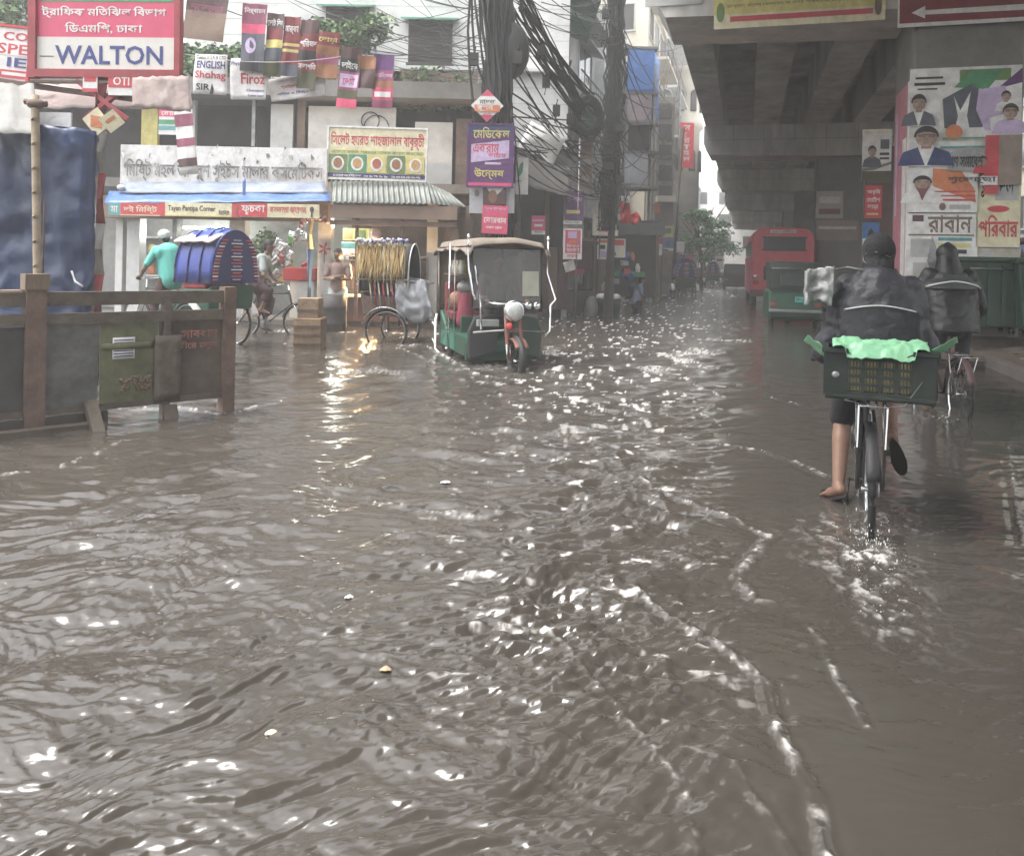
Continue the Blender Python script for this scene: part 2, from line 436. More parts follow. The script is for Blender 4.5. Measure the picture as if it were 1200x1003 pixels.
wake([(945, 728), (965, 755), (980, 795), (1000, 820), (1015, 850)], .028, .014, .75, 151)
wake([(930, 1000), (900, 960), (860, 900), (800, 880)], .03, .008, .25, 161)
wake([(640, 740), (690, 800), (750, 860), (800, 930), (815, 1010)], .035, .014, .55, 171)
wake([(440, 590), (500, 600), (560, 607), (612, 600)], .05, .022, .5, 181)
wake([(1182, 520), (1188, 570), (1200, 640)], .04, .012, .5, 191)
wake([(500, 405), (560, 440), (620, 446), (690, 418)], .12, .035, .9, 201)
wake([(290, 408), (340, 402), (400, 410), (470, 408), (520, 430)], .10, .035, .7, 211)
wake([(130, 480), (200, 478), (270, 484), (330, 470)], .08, .03, .7, 221)
wake([(0, 556), (70, 548), (140, 520)], .05, .02, .6, 231)
wake([(360, 428), (420, 436), (500, 446)], .09, .03, .6, 241)
# froth churned by the bicycle wheel, streaming back towards the viewer
bx, by = gg(1020, 640)
for (cx_, cy_, rr, a) in ((1018, 655, .16, 1.), (1028, 690, .15, .75), (1040, 725, .15, .5), (985, 625, .20, .45), (1050, 610, .14, .4), (975, 660, .12, .35), (1105, 490, .2, .5)):
    g = gg(cx_, cy_); d = np.hypot(X_-g[0], (Y_-g[1])*.7)
    m = np.exp(-(d/rr)**2); n1 = fbm(X_*30+fbm(X_*9, Y_*9, 2, 8)*3, Y_*14, 4, 301)
    foam = np.maximum(foam, a*m*.85*sstep(.50, .70, n1)); hgt += m*.02*a*(n1-.4)*2
# flecks riding on the rough streak and in the churned water at the shops
fl = fbm(X_*9, Y_*18, 3, 401)*sstep(1.5, 3.5, .1/np.maximum(cellY, .001)*1.0+2)
foam = np.maximum(foam, .8*rough*sstep(.70, .80, fl))
near_shops = sstep(8.5, 12, Y_)*(1-sstep(15, 17, Y_))*(1-calm)
foam = np.maximum(foam, .55*near_shops*sstep(.62, .76, fbm(X_*1.6, Y_*1.1, 4, 411)))
foam *= .25+1.1*sstep(.38, .62, fbm(X_*42, Y_*30, 3, 555))
foam = np.maximum(foam, .9*np.clip(rough*1.2, 0, 1)*sstep(5, 9, Y_)*sstep(.66, .76, fbm(X_*11, Y_*4.5, 3, 601)))  # white flecks paint the sky's sparkle onto the far rough streak
hgt *= sstep(160, 40, Y_)
nr, nc = X_.shape
co = np.stack([X_, Y_, hgt], -1).reshape(-1, 3).astype(np.float32)
idx = np.arange(nr*nc).reshape(nr, nc)
quads = np.stack([idx[:-1, :-1], idx[:-1, 1:], idx[1:, 1:], idx[1:, :-1]], -1).reshape(-1, 4)[:, ::-1]
# outer calm sheet continues the flood to the sides and behind, to the horizon
ring_in = [co[idx[-1, 0]], co[idx[-1, -1]], co[idx[0, -1]], co[idx[0, 0]]]
me = bpy.data.meshes.new('flood_water')
nv = len(co)
me.vertices.add(nv); me.vertices.foreach_set('co', co.ravel())
nq = len(quads); me.loops.add(nq*4); me.polygons.add(nq)
me.loops.foreach_set('vertex_index', quads.ravel().astype(np.int32))
me.polygons.foreach_set('loop_start', np.arange(0, nq*4, 4, dtype=np.int32)); me.polygons.foreach_set('loop_total', np.full(nq, 4, np.int32))
me.polygons.foreach_set('use_smooth', np.ones(nq, bool)); me.update(calc_edges=True); me.validate()
at = me.attributes.new('foam', 'FLOAT', 'POINT'); at.data.foreach_set('value', np.clip(foam, 0, 1).ravel().astype(np.float32))
at2 = me.attributes.new('chop', 'FLOAT', 'POINT'); at2.data.foreach_set('value', np.clip((.25+.75*(1-calm)+1.0*rough)*(1+5*sstep(5, 24, Y_)), 0, 9).ravel().astype(np.float32))
wat = bpy.data.materials.new('muddy_water'); wat.use_nodes = True
N, L = wat.node_tree.nodes, wat.node_tree.links; B = N['Principled BSDF']
B.inputs['IOR'].default_value = 1.33; B.inputs['Specular IOR Level'].default_value = 1.0
tc = N.new('ShaderNodeTexCoord')
def nz(sc, st, det=3):
    mp = N.new('ShaderNodeMapping'); L.new(tc.outputs['Object'], mp.inputs[0]); mp.inputs['Scale'].default_value = st; mp.inputs['Rotation'].default_value = (0, 0, .28)
    n = N.new('ShaderNodeTexNoise'); n.inputs['Scale'].default_value = sc; n.inputs['Detail'].default_value = det; L.new(mp.outputs[0], n.inputs[0]); return n
a_f = N.new('ShaderNodeAttribute'); a_f.attribute_name = 'foam'
a_c = N.new('ShaderNodeAttribute'); a_c.attribute_name = 'chop'
n1 = nz(2.2, (.5, 1.2, 1), 4); n2 = nz(9., (.6, 1.5, 1), 3); n3 = nz(34., (.7, 1.2, 1), 2); n0 = nz(.6, (1, 1, 1), 5)
cr = N.new('ShaderNodeMix'); cr.data_type = 'RGBA'; cr.inputs[6].default_value = (.048, .0415, .035, 1); cr.inputs[7].default_value = (.074, .065, .055, 1)
L.new(n0.outputs[0], cr.inputs[0])
cf = N.new('ShaderNodeMix'); cf.data_type = 'RGBA'; L.new(cr.outputs[2], cf.inputs[6]); cf.inputs[7].default_value = (.62, .60, .57, 1)
L.new(a_f.outputs['Fac'], cf.inputs[0]); L.new(cf.outputs[2], B.inputs['Base Color'])
rr = N.new('ShaderNodeMapRange'); rr.inputs[3].default_value = .11; rr.inputs[4].default_value = .6; L.new(a_f.outputs['Fac'], rr.inputs[0]); L.new(rr.outputs[0], B.inputs['Roughness'])
prev = None
for n, st, dist in ((n1, .3, .03), (n2, .30, .012), (n3, .22, .004)):
    bp = N.new('ShaderNodeBump'); bp.inputs['Distance'].default_value = dist
    mm = N.new('ShaderNodeMath'); mm.operation = 'MULTIPLY'; mm.inputs[1].default_value = st; L.new(a_c.outputs['Fac'], mm.inputs[0]); L.new(mm.outputs[0], bp.inputs['Strength'])
    L.new(n.outputs[0], bp.inputs['Height'])
    if prev: L.new(prev.outputs[0], bp.inputs['Normal'])
    prev = bp
L.new(prev.outputs[0], B.inputs['Normal'])
me.materials.append(wat)
# outer sheet faces: appended as a few big quads around the fine fan
o = bpy.data.objects.new('flood_water', me); COL.objects.link(o); setp(o, kind='structure')
mb = MB(); y0 = float(Y_[-1, 0]); xl = float(X_[-1, 0]); xr = float(X_[-1, -1]); yf = float(Y_[0, 0]); fl_ = float(X_[0, 0]); fr_ = float(X_[0, -1])
z = .0
mb.add([(-2000, -240, z), (2000, -240, z), (xr, y0, z), (xl, y0, z)], [(0, 1, 2, 3)], wat)
mb.add([(-2000, -240, z), (xl, y0, z), (fl_, yf, z), (-2000, 2000, z)], [(0, 1, 2, 3)], wat)
mb.add([(2000, -240, z), (2000, 2000, z), (fr_, yf, z), (xr, y0, z)], [(0, 1, 2, 3)], wat)
mb.add([(-2000, 2000, z), (fl_, yf, z), (fr_, yf, z), (2000, 2000, z)], [(0, 1, 2, 3)], wat)
o = mb.build('flood_water'); setp(o, kind='structure')
at = o.data.attributes.new('chop', 'FLOAT', 'POINT'); at.data.foreach_set('value', np.full(len(o.data.vertices), 1.6, np.float32))

# median island under the flyover
DIRT = mk('median_dirt', (.13, .095, .07), .8, .4, 2.5, .8, 12, grime=.4)
KERB = mk('kerb_stone', (.16, .135, .12), .7, .3, 3, .3, 30, grime=.5)
mb = MB(); rnd = random.Random(3); nx, ny = 30, 90; g = []
for i in range(ny+1):
    for j in range(nx+1):
        s_ = 11.6 + 75*(i/ny)**1.7; t_ = 3.55 + 5.2*j/nx if s_ < 13.5 else 2.2+6.4*j/nx
        z = .07 + (.42*min(1, max(0, (t_-3.9)/.9)) if s_ < 14.2 else .2) + (.16*noise.noise(Vector((s_*.9, t_*1.1, 0))) + .06*noise.noise(Vector((s_*3, t_*3, 3))) + .06)*min(1, j*.4)
        if i == 0: z = -.1
        g.append(S(s_, t_, max(z, .03) if i else z))
mb.add(g, [(i*(nx+1)+j, i*(nx+1)+j+1, (i+1)*(nx+1)+j+1, (i+1)*(nx+1)+j) for i in range(ny) for j in range(nx)], DIRT, True)
o = mb.build('median_island'); setp(o, kind='structure')
mb = MB()
for k in range(3):
    a, b = (3.45, 3.45) if k == 0 else (2.1, 2.1)
mb.bar(S(11.3, 3.5, .0), S(13.6, 3.5, .0), .16, .30, KERB); mb.bar(S(13.6, 3.5, .0), S(14.0, 2.15, .0), .16, .30, KERB); mb.bar(S(14.05, 2.1, .0), S(90, 2.1, .0), .16, .30, KERB)
o = mb.build('kerb'); setp(o, kind='structure'); add_bevel(o, .02)
mb = MB()
for _ in range(150):
    c = S(rnd.uniform(11.8, 17), rnd.uniform(3.7, 7), .19+rnd.uniform(-.04, .05)); r = rnd.uniform(.02, .09)
    mb.ell(c, (r*rnd.uniform(.5, 1.8), r, r*.35), rnd.choice([DIRT, KERB, RUST, WOOD]), 7, 5)
for _ in range(50):
    c = S(rnd.uniform(11.8, 15), rnd.uniform(3.7, 6.5), .2+rnd.uniform(-.04, .04)); a = rnd.uniform(0, 6)
    mb.surf(flat(c, rnd.uniform(.08, .3), rnd.uniform(.05, .14), a, a, 1.3, .02, a*9), rnd.choice([WHITEP, DIRT, STEEL, CREAMP]), nu=3, nv=3)
o = mb.solo('rubbish', 'scattered litter and broken plaster lying on the muddy median under the flyover', 'litter', kind='stuff')
# shop pavement
mb = MB(); mb.box((-7.6, 18.6, .0), (15.5, 3.6, .22), CONC_D); o = mb.build('pavement'); setp(o, kind='structure'); add_bevel(o, .02)
mb = MB()
c = [S(19.5, -4.95), S(110, -4.95), S(110, -9), S(19.5, -9)]
mb.add([(p.x, p.y, -.1) for p in c]+[(p.x, p.y, .10) for p in c], [(4, 5, 6, 7), (0, 1, 5, 4), (1, 2, 6, 5), (3, 0, 4, 7)], CONC_D); o = mb.build('pavement'); setp(o, kind='structure')

# ------------------------------------------------------------------ flyover
fly = thing('flyover', 'concrete road flyover on hammerhead piers running down the right side of the street', 'flyover', S(14.7, 3.4, 0))
TL, TR = -1.75, 8.6
def sbox(mb, s0, s1, t0, t1, z0, z1, mat):
    c = [S(s0, t0), S(s1, t0), S(s1, t1), S(s0, t1)]
    vs = [(p.x, p.y, z) for z in (z0, z1) for p in c]
    mb.add(vs, [(0, 1, 2, 3), (7, 6, 5, 4), (0, 4, 5, 1), (1, 5, 6, 2), (2, 6, 7, 3), (3, 7, 4, 0)], mat)
mb = MB(); sbox(mb, -40, 120, TL, TR, 8.3, 8.55, CONC); mb.build('deck_slab', CONC, fly, True)
for t0 in (TL, TR-.2):
    mb = MB(); sbox(mb, -40, 120, t0, t0+.2, 8.55, 9.5, CONC); mb.build('parapet', CONC, fly, True)
PIERS = [-3.8, 14.75, 33.4, 48.5, 65, 82, 99]
gt = [TL+.06 + (TR-TL-1.2)*k/5 for k in range(6)]
for k in range(6):
    mb = MB()
    for a, b in zip(PIERS[:-1], PIERS[1:]):
        sbox(mb, a+.9, b+.0+.9-.02, gt[k], gt[k]+(.95 if k else .75), 7.0, 8.3, CONC)
    mb.build('girder', CONC, fly, True)
for i, s0 in enumerate(PIERS):
    col = thing('x', '', '') if 0 else None
    mb = MB()
    prof = [(TL, 7.0), (TL, 6.3), (TL+.25, 5.85), (2.3, 5.75), (4.6, 5.75), (TR-.25, 5.85), (TR, 6.3), (TR, 7.0)]
    A = [S(s0, t, z) for t, z in prof]; Bp = [S(s0+1.9, t, z) for t, z in prof]; n = len(prof)
    mb.add(A+Bp, [tuple(range(n)), tuple(range(2*n-1, n-1, -1))]+[(k, k+n, (k+1) % n+n, (k+1) % n) for k in range(n)], CONC)
    cap_ = mb.build('pier_cap', CONC, fly, True)
    mb = MB()
    for k in range(1, 9):
        tt = TL+(TR-TL)*k/9; sbox(mb, s0-.006, s0-.002, tt-.008, tt+.008, 6.32 if not 2.3 < tt < 4.6 else 5.9, 6.98, CONC_D)
    sbox(mb, s0-.007, s0-.003, TL+.1, TR-.1, 6.42, 6.435, CONC_D)
    mb.build('formwork_joint', CONC_D, cap_, True)
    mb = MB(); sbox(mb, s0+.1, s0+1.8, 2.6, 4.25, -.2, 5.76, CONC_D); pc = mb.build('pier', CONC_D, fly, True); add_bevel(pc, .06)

# ------------------------------------------------------------------ buildings
def window(b, Ff, u0, v0, u1, v1, fm, pm, bars=2, depth=.12, sill=True, shade=None, lit=None, louv=0):
    mb = MB(); t = .05
    w_ = (Ff(1, 0, 0)-Ff(0, 0, 0)).length; h_ = (Ff(0, 1, 0)-Ff(0, 0, 0)).length; tu, tv = t/w_, t/h_
    mb.surf(Ff, fm, u0-tu, v0-tv, u0, v1+tv, 1, 1, o=.05, th=depth, smooth=False); mb.surf(Ff, fm, u1, v0-tv, u1+tu, v1+tv, 1, 1, o=.05, th=depth, smooth=False)
    mb.surf(Ff, fm, u0, v0-tv, u1, v0, 1, 1, o=.048, th=depth, smooth=False); mb.surf(Ff, fm, u0, v1, u1, v1+tv, 1, 1, o=.048, th=depth, smooth=False)
    for k in range(1, bars):
        a = u0+(u1-u0)*k/bars; mb.surf(Ff, fm, a-tu*.35, v0, a+tu*.35, v1, 1, 1, o=.04, th=.05, smooth=False)
    for k in range(louv):
        a = v0+(v1-v0)*(k+.5)/louv; mb.surf(Ff, fm, u0, a-tv*.28, u1, a+tv*.28, 1, 1, o=.035, th=.03, smooth=False)
    if sill: mb.surf(Ff, fm, u0-tu*2, v1+tv, u1+tu*2, v1+tv*2, 1, 1, o=.10, th=.2, smooth=False)
    if shade:
        a, b_ = Ff(u0-tu*4, v0-tv*3, 0), Ff(u1+tu*4, v0-tv*3, 0); n_ = (Ff(0, 0, 1)-Ff(0, 0, 0))
        d = Vector((0, 0, -.16))
        vs = [a, b_, b_+n_*.5+d, a+n_*.5+d]; vs += [p-Vector((0, 0, .05)) for p in vs]
        mb.add(vs, [(0, 1, 2, 3), (7, 6, 5, 4), (0, 3, 7, 4), (3, 2, 6, 7), (2, 1, 5, 6)], shade)
    f = mb.build('window', fm, b, True)
    mb = MB(); mb.surf(Ff, pm, u0, v0, u1, v1, 1, 1, o=.012, th=.02, smooth=False); mb.build('pane', pm, f, True)
    return f
def block(label, base, ex, dy, z0, z1, mat, name='building', cat='building', parent=None, group=None):
    """box building from two ground points (front edge left->right), depth behind, returns (root, front surf function)"""
    a, b = Vector(base), Vector(ex); R = (b-a).normalized(); Nn = Vector((R.y, -R.x, 0))
    root = thing(name, label, cat, ((a+b)/2).to_tuple()[:2]+(z0 if z0 > 1 else 0,), 0, group)
    mb = MB(); q = [a, b, b-Nn*dy, a-Nn*dy]
    mb.add([(p.x, p.y, z) for z in (z0, z1) for p in q], [(0, 3, 2, 1), (4, 5, 6, 7), (0, 1, 5, 4), (1, 2, 6, 5), (2, 3, 7, 6), (3, 0, 4, 7)], mat)
    mb.build('wall', mat, root, True)
    w_ = (b-a).length
    def Ff(u, v, o=0.): return Vector((a.x, a.y, 0)) + R*(u*w_) + Vector((0, 0, z1-(z1-z0)*v)) + Nn*o
    def Fs(u, v, o=0.): return Vector((b.x, b.y, 0)) - Nn*(u*dy) + Vector((0, 0, z1-(z1-z0)*v)) + R*o
    return root, Ff, Fs, w_
GCANOPY = mk('green_canopy', (.10, .30, .20), .7, .3, 4, grime=.3)
SHUT = mk('brown_shutter', (.055, .045, .04), .7, .3, 6)
FRAMEW = mk('window_frame', (.40, .39, .37), .6, .3, 6)
def vof(z, z0, z1): return (z1-z)/(z1-z0)
# white apartment block behind the shops
aL, aR = P(215, 200, 21.5), P(664, 200, 21.5)
ZT = 23.
bA, FA, FAs, wA = block('white tiled apartment block with green window shades above the wires', (aL.x, 21.5, 0), (aR.x, 21.5, 0), 12, 0, ZT, PLAST)
def uA(px): return (P(px, 50, 21.5).x-aL.x)/wA
def zA(py, px=500): return vof(P(px, py, 21.5).z, 0, ZT)
window(bA, FA, uA(481), zA(27), uA(528), zA(73), SHUT, DARKW, 1, louv=12, shade=GCANOPY)
window(bA, FA, uA(384), zA(14), uA(430), zA(58), SHUT, DARKW, 2, shade=GCANOPY, louv=8)
for r_ in range(1, 5):
    for c_ in (250, 330, 481, 580): window(bA, FA, uA(c_), zA(27-r_*150), uA(c_+46), zA(73-r_*150), SHUT, DARKW, 2, shade=GCANOPY, louv=8)
mb = MB()
for k in range(34):       # tile joints and cladding strips
    pass
for z in np.arange(5.6, ZT, .42): mb.surf(FA, PLAST_G, 0, vof(z, 0, ZT), 1, vof(z-.014, 0, ZT), 1, 1, o=.004, th=.008, smooth=False)
for u in np.arange(.02, 1, .075): mb.surf(FA, PLAST_G, u, 0, u+.0016, .62, 1, 1, o=.0042, th=.0082, smooth=False)
mb.build('cladding_joints', PLAST_G, bA, True)
mb = MB()
mb.surf(FA, PLAST, uA(470), zA(80), uA(664), zA(84), 1, 1, o=.25, th=.3, smooth=False)
mb.build('floor_ledge', PLAST, bA, True)
# street-side bays of the same block, with green canopies
mb = MB()
for zz in (9.0, 6.0, 12.0):
    for k, (u0, u1) in enumerate(((.02, .20), (.24, .42))):
        a, b = FAs(u0, vof(zz, 0, ZT)), FAs(u1, vof(zz, 0, ZT)); nn = FAs(0, 0, 1)-FAs(0, 0, 0)
        vs = [a, b, b+nn*.9-Vector((0, 0, .35)), a+nn*.9-Vector((0, 0, .35))]; vs += [p-Vector((0, 0, .06)) for p in vs]
        mb.add(vs, [(0, 1, 2, 3), (7, 6, 5, 4), (0, 3, 7, 4), (3, 2, 6, 7), (2, 1, 5, 6)], GCANOPY)
mb.build('window_canopy', GCANOPY, bA, True)
for zz in (8.4, 5.4, 11.4):
    for u0, u1 in ((.03, .19), (.25, .41)): window(bA, FAs, u0, vof(zz, 0, ZT), u1, vof(zz-1.5, 0, ZT), BRICKP, DARKW, 2)

# row of buildings along the left of the street, each with its own look
def street_block(label, s0, s1, t, h, mat, floors, wins, fm=FRAMEW, balc=None, name='building', depth=9, fl0=3.2, seed=1, z0=0):
    a, b = S(s0, t), S(s1, t)
    root, Ff, Fs, w_ = block(label, a, b, depth, z0, h, mat, name)
    # the front of block() faces right of a->b; that is the street
    r_ = random.Random(seed)
    for f in range(floors):
        zt = fl0 + (h-fl0)*(f+1)/floors - .45; zb = zt-1.5
        for k in range(wins):
            u0 = (k+.2)/wins; u1 = (k+.8)/wins
            window(root, Ff, u0, vof(zt, z0, h), u1, vof(zb, z0, h), fm, GLASS if r_.random() < .7 else DARKW, 2, shade=(mat if r_.random() < .5 else None))
    # end wall facing the viewer
    for f in range(floors):
        zt = fl0 + (h-fl0)*(f+1)/floors - .45; zb = zt-1.3
        a2 = lambda u, v, o=0.: Vector((a.x, a.y, 0)) + Vector((b-a).normalized()).cross(Vector((0, 0, 1)))*(-(u*depth)) + Vector((0, 0, h-(h-z0)*v)) - (b-a).normalized()*o
        for u0 in (.08, .38): window(root, a2, u0, vof(zt, z0, h), u0+.18, vof(zb, z0, h), fm, DARKW, 2)
    mb = MB()
    for f in range(floors+1):
        z = fl0 + (h-fl0)*f/floors
        mb.surf(Ff, mat, 0, vof(z+.1, z0, h), 1, vof(z-.08, z0, h), 1, 1, o=.18, th=.22, smooth=False)
    mb.build('floor_ledge', mat, root, True)
    if balc:
        for f in balc:
            z = fl0 + (h-fl0)*f/floors
            mb = MB(); mb.surf(Ff, mat, .12, vof(z+.02, z0, h), .88, vof(z-.12, z0, h), 1, 1, o=.95, th=.97, smooth=False)
            bb = mb.build('balcony', mat, root, True)
            mb = MB()
            for k in range(15):
                u = .13+.74*k/14; p = Ff(u, vof(z, z0, h), .9); mb.tube([p, p+Vector((0, 0, .9))], .015, STEEL, 5)
            mb.tube([Ff(.12, vof(z+.9, z0, h), .9), Ff(.88, vof(z+.9, z0, h), .9)], .03, STEEL, 6)
            mb.build('railing', STEEL, bb, True)
    return root, Ff, Fs
street_block('grey plastered corner building crowded with shop signs behind the cable pole', 23.6, 31.5, -5.9, 13, PLAST_G, 3, 2, seed=2, balc=[1, 2])
street_block('narrow pale building with dark open floors beside the wires', 32, 38, -5.6, 11.5, PLAST, 3, 2, seed=3)
street_block('brown and cream building with projecting window boxes down the street', 41, 49, -5.0, 15, CREAM, 4, 3, seed=4, balc=[1, 3])
street_block('tall pale residential block beyond the blue sheeted building', 50, 60, -5.2, 22, PLAST, 6, 4, seed=5, balc=[2, 3, 4])
street_block('long weathered cream building half hidden by the street tree', 68, 88, -6.0, 14, CREAM, 3, 6, seed=7)
street_block('grey concrete block at the far left end of the street', 90, 118, -6.5, 12, PLAST, 3, 7, seed=8)
# ornate cream corner tower seen under the flyover edge
tw = thing('tower_building', 'ornate cream building with arched windows and a parapet crown down the street', 'building', S(61, -6.0, 0))
mb = MB(); sbox(mb, 60.5, 67.5, -12, -4.6, 0, 19.3, CREAM); mb.build('wall', CREAM, tw, True)
mb = MB(); c = S(60.6, -4.7)
mb.lathe((c.x, c.y, 0), [(1.25, 0), (1.25, 11.2), (1.5, 11.4), (1.5, 11.7), (1.3, 11.9), (1.3, 15), (1.6, 15.2), (1.6, 15.6), (1.4, 15.8), (1.4, 19.5), (1.75, 19.8), (1.75, 20.2), (1.5, 20.3), (1.5, 20.9)], CREAM, 16)
for k in range(12):
    a = 2*PI*k/12; mb.ell((c.x+1.5*math.cos(a), c.y+1.5*math.sin(a), 21.0), (.22, .22, .38), CREAM, 8, 6)
mb.build('turret', CREAM, tw, True)
for z in (13.3, 17.6, 9.0):
    for a in (-1.9, -1.2, -.5):
        mb = MB(); ct = Vector((c.x, c.y, z)); d = Vector((math.cos(a), math.sin(a), 0)); r_ = Vector((-d.y, d.x, 0))
        poly = [(-.22, -.8), (.22, -.8), (.22, .4), (.16, .62), (0, .75), (-.16, .62), (-.22, .4)]
        A = [ct+d*1.18+r_*x+Vector((0, 0, y)) for x, y in poly]; Bq = [p+d*.2 for p in A]; n = 7
        mb.add(A+Bq, [tuple(range(n)), tuple(range(2*n-1, n-1, -1))]+[(k, k+n, (k+1) % n+n, (k+1) % n) for k in range(n)], DARKW)
        mb.build('arched_window', DARKW, tw, True)
# buildings across the end of the street and along the far right, seen between the piers
street_block('pale concrete office block closing the far end of the street', 119, 119.01, 0, 1, CREAM, 0, 0) if 0 else None
PALE = mk('pale_plaster', (.78, .77, .74), .8, .1, 1)
bE, FE, _, wE = block('tall pale concrete block closing the far end of the street', S(121, -22), S(121, 26), 12, 0, 15, PALE)
for f in range(3):
    for k in range(14): 
        if len(bE.children) < 95: window(bE, FE, (k+.25)/14, vof(4+f*3.2+1.7, 0, 15), (k+.75)/14, vof(4+f*3.2, 0, 15), FRAMEW, GLASS, 1, sill=False)
def right_block(label, s0, s1, t, h, mat, seed):
    a, b = S(s1, t), S(s0, t)
    root, Ff, Fs, w_ = block(label, a, b, 9, 0, h, mat)
    n = max(2, int((s1-s0)/3.2))
    for f in range(int((h-3.4)/3.1)):
        for k in range(n): window(root, Ff, (k+.2)/n, vof(3.6+f*3.1+1.6, 0, h), (k+.8)/n, vof(3.6+f*3.1, 0, h), FRAMEW, GLASS, 2)
    mb = MB()
    for k in range(n):
        u0 = (k+.06)/n; mb.surf(Ff, [SHUT, REDPR, BLUEP, STEEL, GREENPR][(k+seed) % 5], u0, vof(3.1, 0, h), (k+.94)/n, vof(2.5, 0, h), 1, 1, o=.3, th=.29, smooth=False)
    mb.build('shop_sign', REDPR, root, True)
    mb = MB()
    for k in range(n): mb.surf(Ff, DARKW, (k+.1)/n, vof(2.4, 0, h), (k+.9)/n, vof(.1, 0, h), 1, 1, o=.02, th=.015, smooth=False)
    mb.build('shop_opening', DARKW, root, True)
right_block('pale building on the far side of the flyover behind the bins', 14, 30, 13.5, 16, PLAST, 0)
right_block('cream building on the far side of the flyover beyond the second pier', 31, 52, 13.2, 15, CREAM, 1)
right_block('grey building on the far side of the flyover beyond the red bus', 53, 84, 13.0, 12, PLAST, 3)
right_block('weathered brown building far down the right side of the street', 85, 118, 12.6, 10, CREAM, 2)
# ------------------------------------------------------------------ old two-storey shop row on the left (front at Y = 17)
def xz(px, py, Y): p = P(px, py, Y); return p.x, p.z
YS = 17.0
SR_ = thing('shop_building', 'old two storey shop row with dark open upper floor and planted roof terrace', 'building', (-6.5, YS+1, 0))
xL, xC, xR = -14.5, P(384, 300, YS).x, P(562, 300, YS+.6).x
mb = MB()
mb.box(((xL+xR)/2, 20.75, 2.0), (xR-xL, .3, 4.0), PLAST_G)                   # back wall
mb.box((xL, 19.3, 2.5), (.25, 3.2, 5), PLAST_G)
mb.box((xR-.1, 19.6, 1.5), (.22, 2.6, 2.9), BRICKP)
mb.build('wall', PLAST_G, SR_, True)
mb = MB(); mb.box(((xL+xR)/2, 19.4, 2.98), (xR-xL, 3.1, .2), CONC_D); mb.build('floor_slab', CONC_D, SR_, True)
z1 = P(300, 130, 18).z
mb = MB(); mb.box(((xL+xR)/2+.1, 19.55, 5.12), (xR-xL+.5, 3.6, .36), CONC_D); mb.build('roof_slab', CONC_D, SR_, True)
mb = MB(); mb.box(((xL+xR)/2, 19.2, 4.0), (xR-xL-.6, .12, 1.9), DARKW); mb.build('upper_floor_shade', DARKW, SR_, True)  # near-black sheet: shade of the open upper floor put into its colour
# upper floor columns and pale wall panels
for (a, b, y0, y1, m_) in ((167, 186, 122, 175, YELP), (318, 344, 123, 174, PLAST), (349, 358, 118, 176, BRICKP), (362, 464, 126, 178, PLAST), (486, 530, 144, 222, PLAST), (534, 552, 140, 240, BRICKP), (226, 230, 118, 172, PLAST_G), (296, 300, 118, 172, STEEL)):
    C_, w_, h_ = pxr(a, y0, b, y1, 18.3); mb = MB(); mb.box((C_.x, 18.3, C_.z), (w_, .12, h_), m_); mb.build('wall_panel', m_, SR_, True)
mb = MB()
for k in range(2):
    c = P([434, 441][k], [142, 150][k], 18.2); mb.ring((c.x, 18.2, c.z), [.20, .28][k], .012, (0, 1, 0), CABLE, 20, 6)
mb.build('loose_cable', CABLE, SR_, True)
# ground floor: sweet shop (left) and lit snack shop (right)
xa, xb = P(133, 300, YS).x, P(376, 300, YS).x
mb = MB(); mb.box(((xa+xb)/2, YS+2.6, 1.35), (xb-xa+3, .1, 2.7), PLAST_G); mb.build('shop_back_wall', PLAST_G, SR_, True)
for (a, b, m_) in ((135, 143, PLAST), (148, 163, mk('tile_pale', (.55, .56, .55), .35, .12, 6, grime=.3)), (201, 206, STEEL), (268, 286, MATS['tile_pale']), (372, 387, MATS['tile_pale'])):
    C_, w_, h_ = pxr(a, 245, b, 383, YS); mb = MB(); mb.box((C_.x, YS+.15, 1.3), (w_, .3, 2.5), m_); mb.build('column', m_, SR_, True)
# flower decal on the white column beside the blue post
mb = MB(); Fd = flat(P(380, 296, YS-.01), .35, .5)
for k in range(5):
    a = k*1.256; mb.disc(Fd, 0, 0, 0, 0, REDPR, poly=[(.5, .35), (.5+.28*math.cos(a-.3), .35+.2*math.sin(a-.3)), (.5+.42*math.cos(a), .35+.3*math.sin(a)), (.5+.28*math.cos(a+.3), .35+.2*math.sin(a+.3))])
mb.surf(Fd, INK, .48, .4, .52, .95, 1, 4, o=.003, th=.002); mb.build('flower_decal', REDPR, SR_, True)
# interior of the sweet shop
mb = MB()
for k, z in enumerate((.9, 1.35, 1.8)):
    mb.box((-7.6, YS+2.2, z), (3.0, .5, .04), MATS['tile_pale'])
mb.build('shelf', MATS['tile_pale'], SR_, True)
rnd = random.Random(12)
cab = thing('display_cabinet', 'white display cabinet with red top in the sweet shop doorway', 'cabinet', (P(350, 350, YS+.4).x, YS+.4, .11))
C_, w_, h_ = pxr(340, 328, 368, 380, YS+.35)
mb = MB(); mb.box((C_.x, YS+.55, .11+h_/2), (w_, .5, h_), PLAST); mb.build('cabinet_body', PLAST, cab, True, bevel=.01)
C_, w_, h_ = pxr(334, 314, 372, 329, YS+.35); mb = MB(); mb.box((C_.x, YS+.5, C_.z), (w_, .6, h_), REDP); mb.build('cabinet_top', REDP, cab, True, bevel=.02)
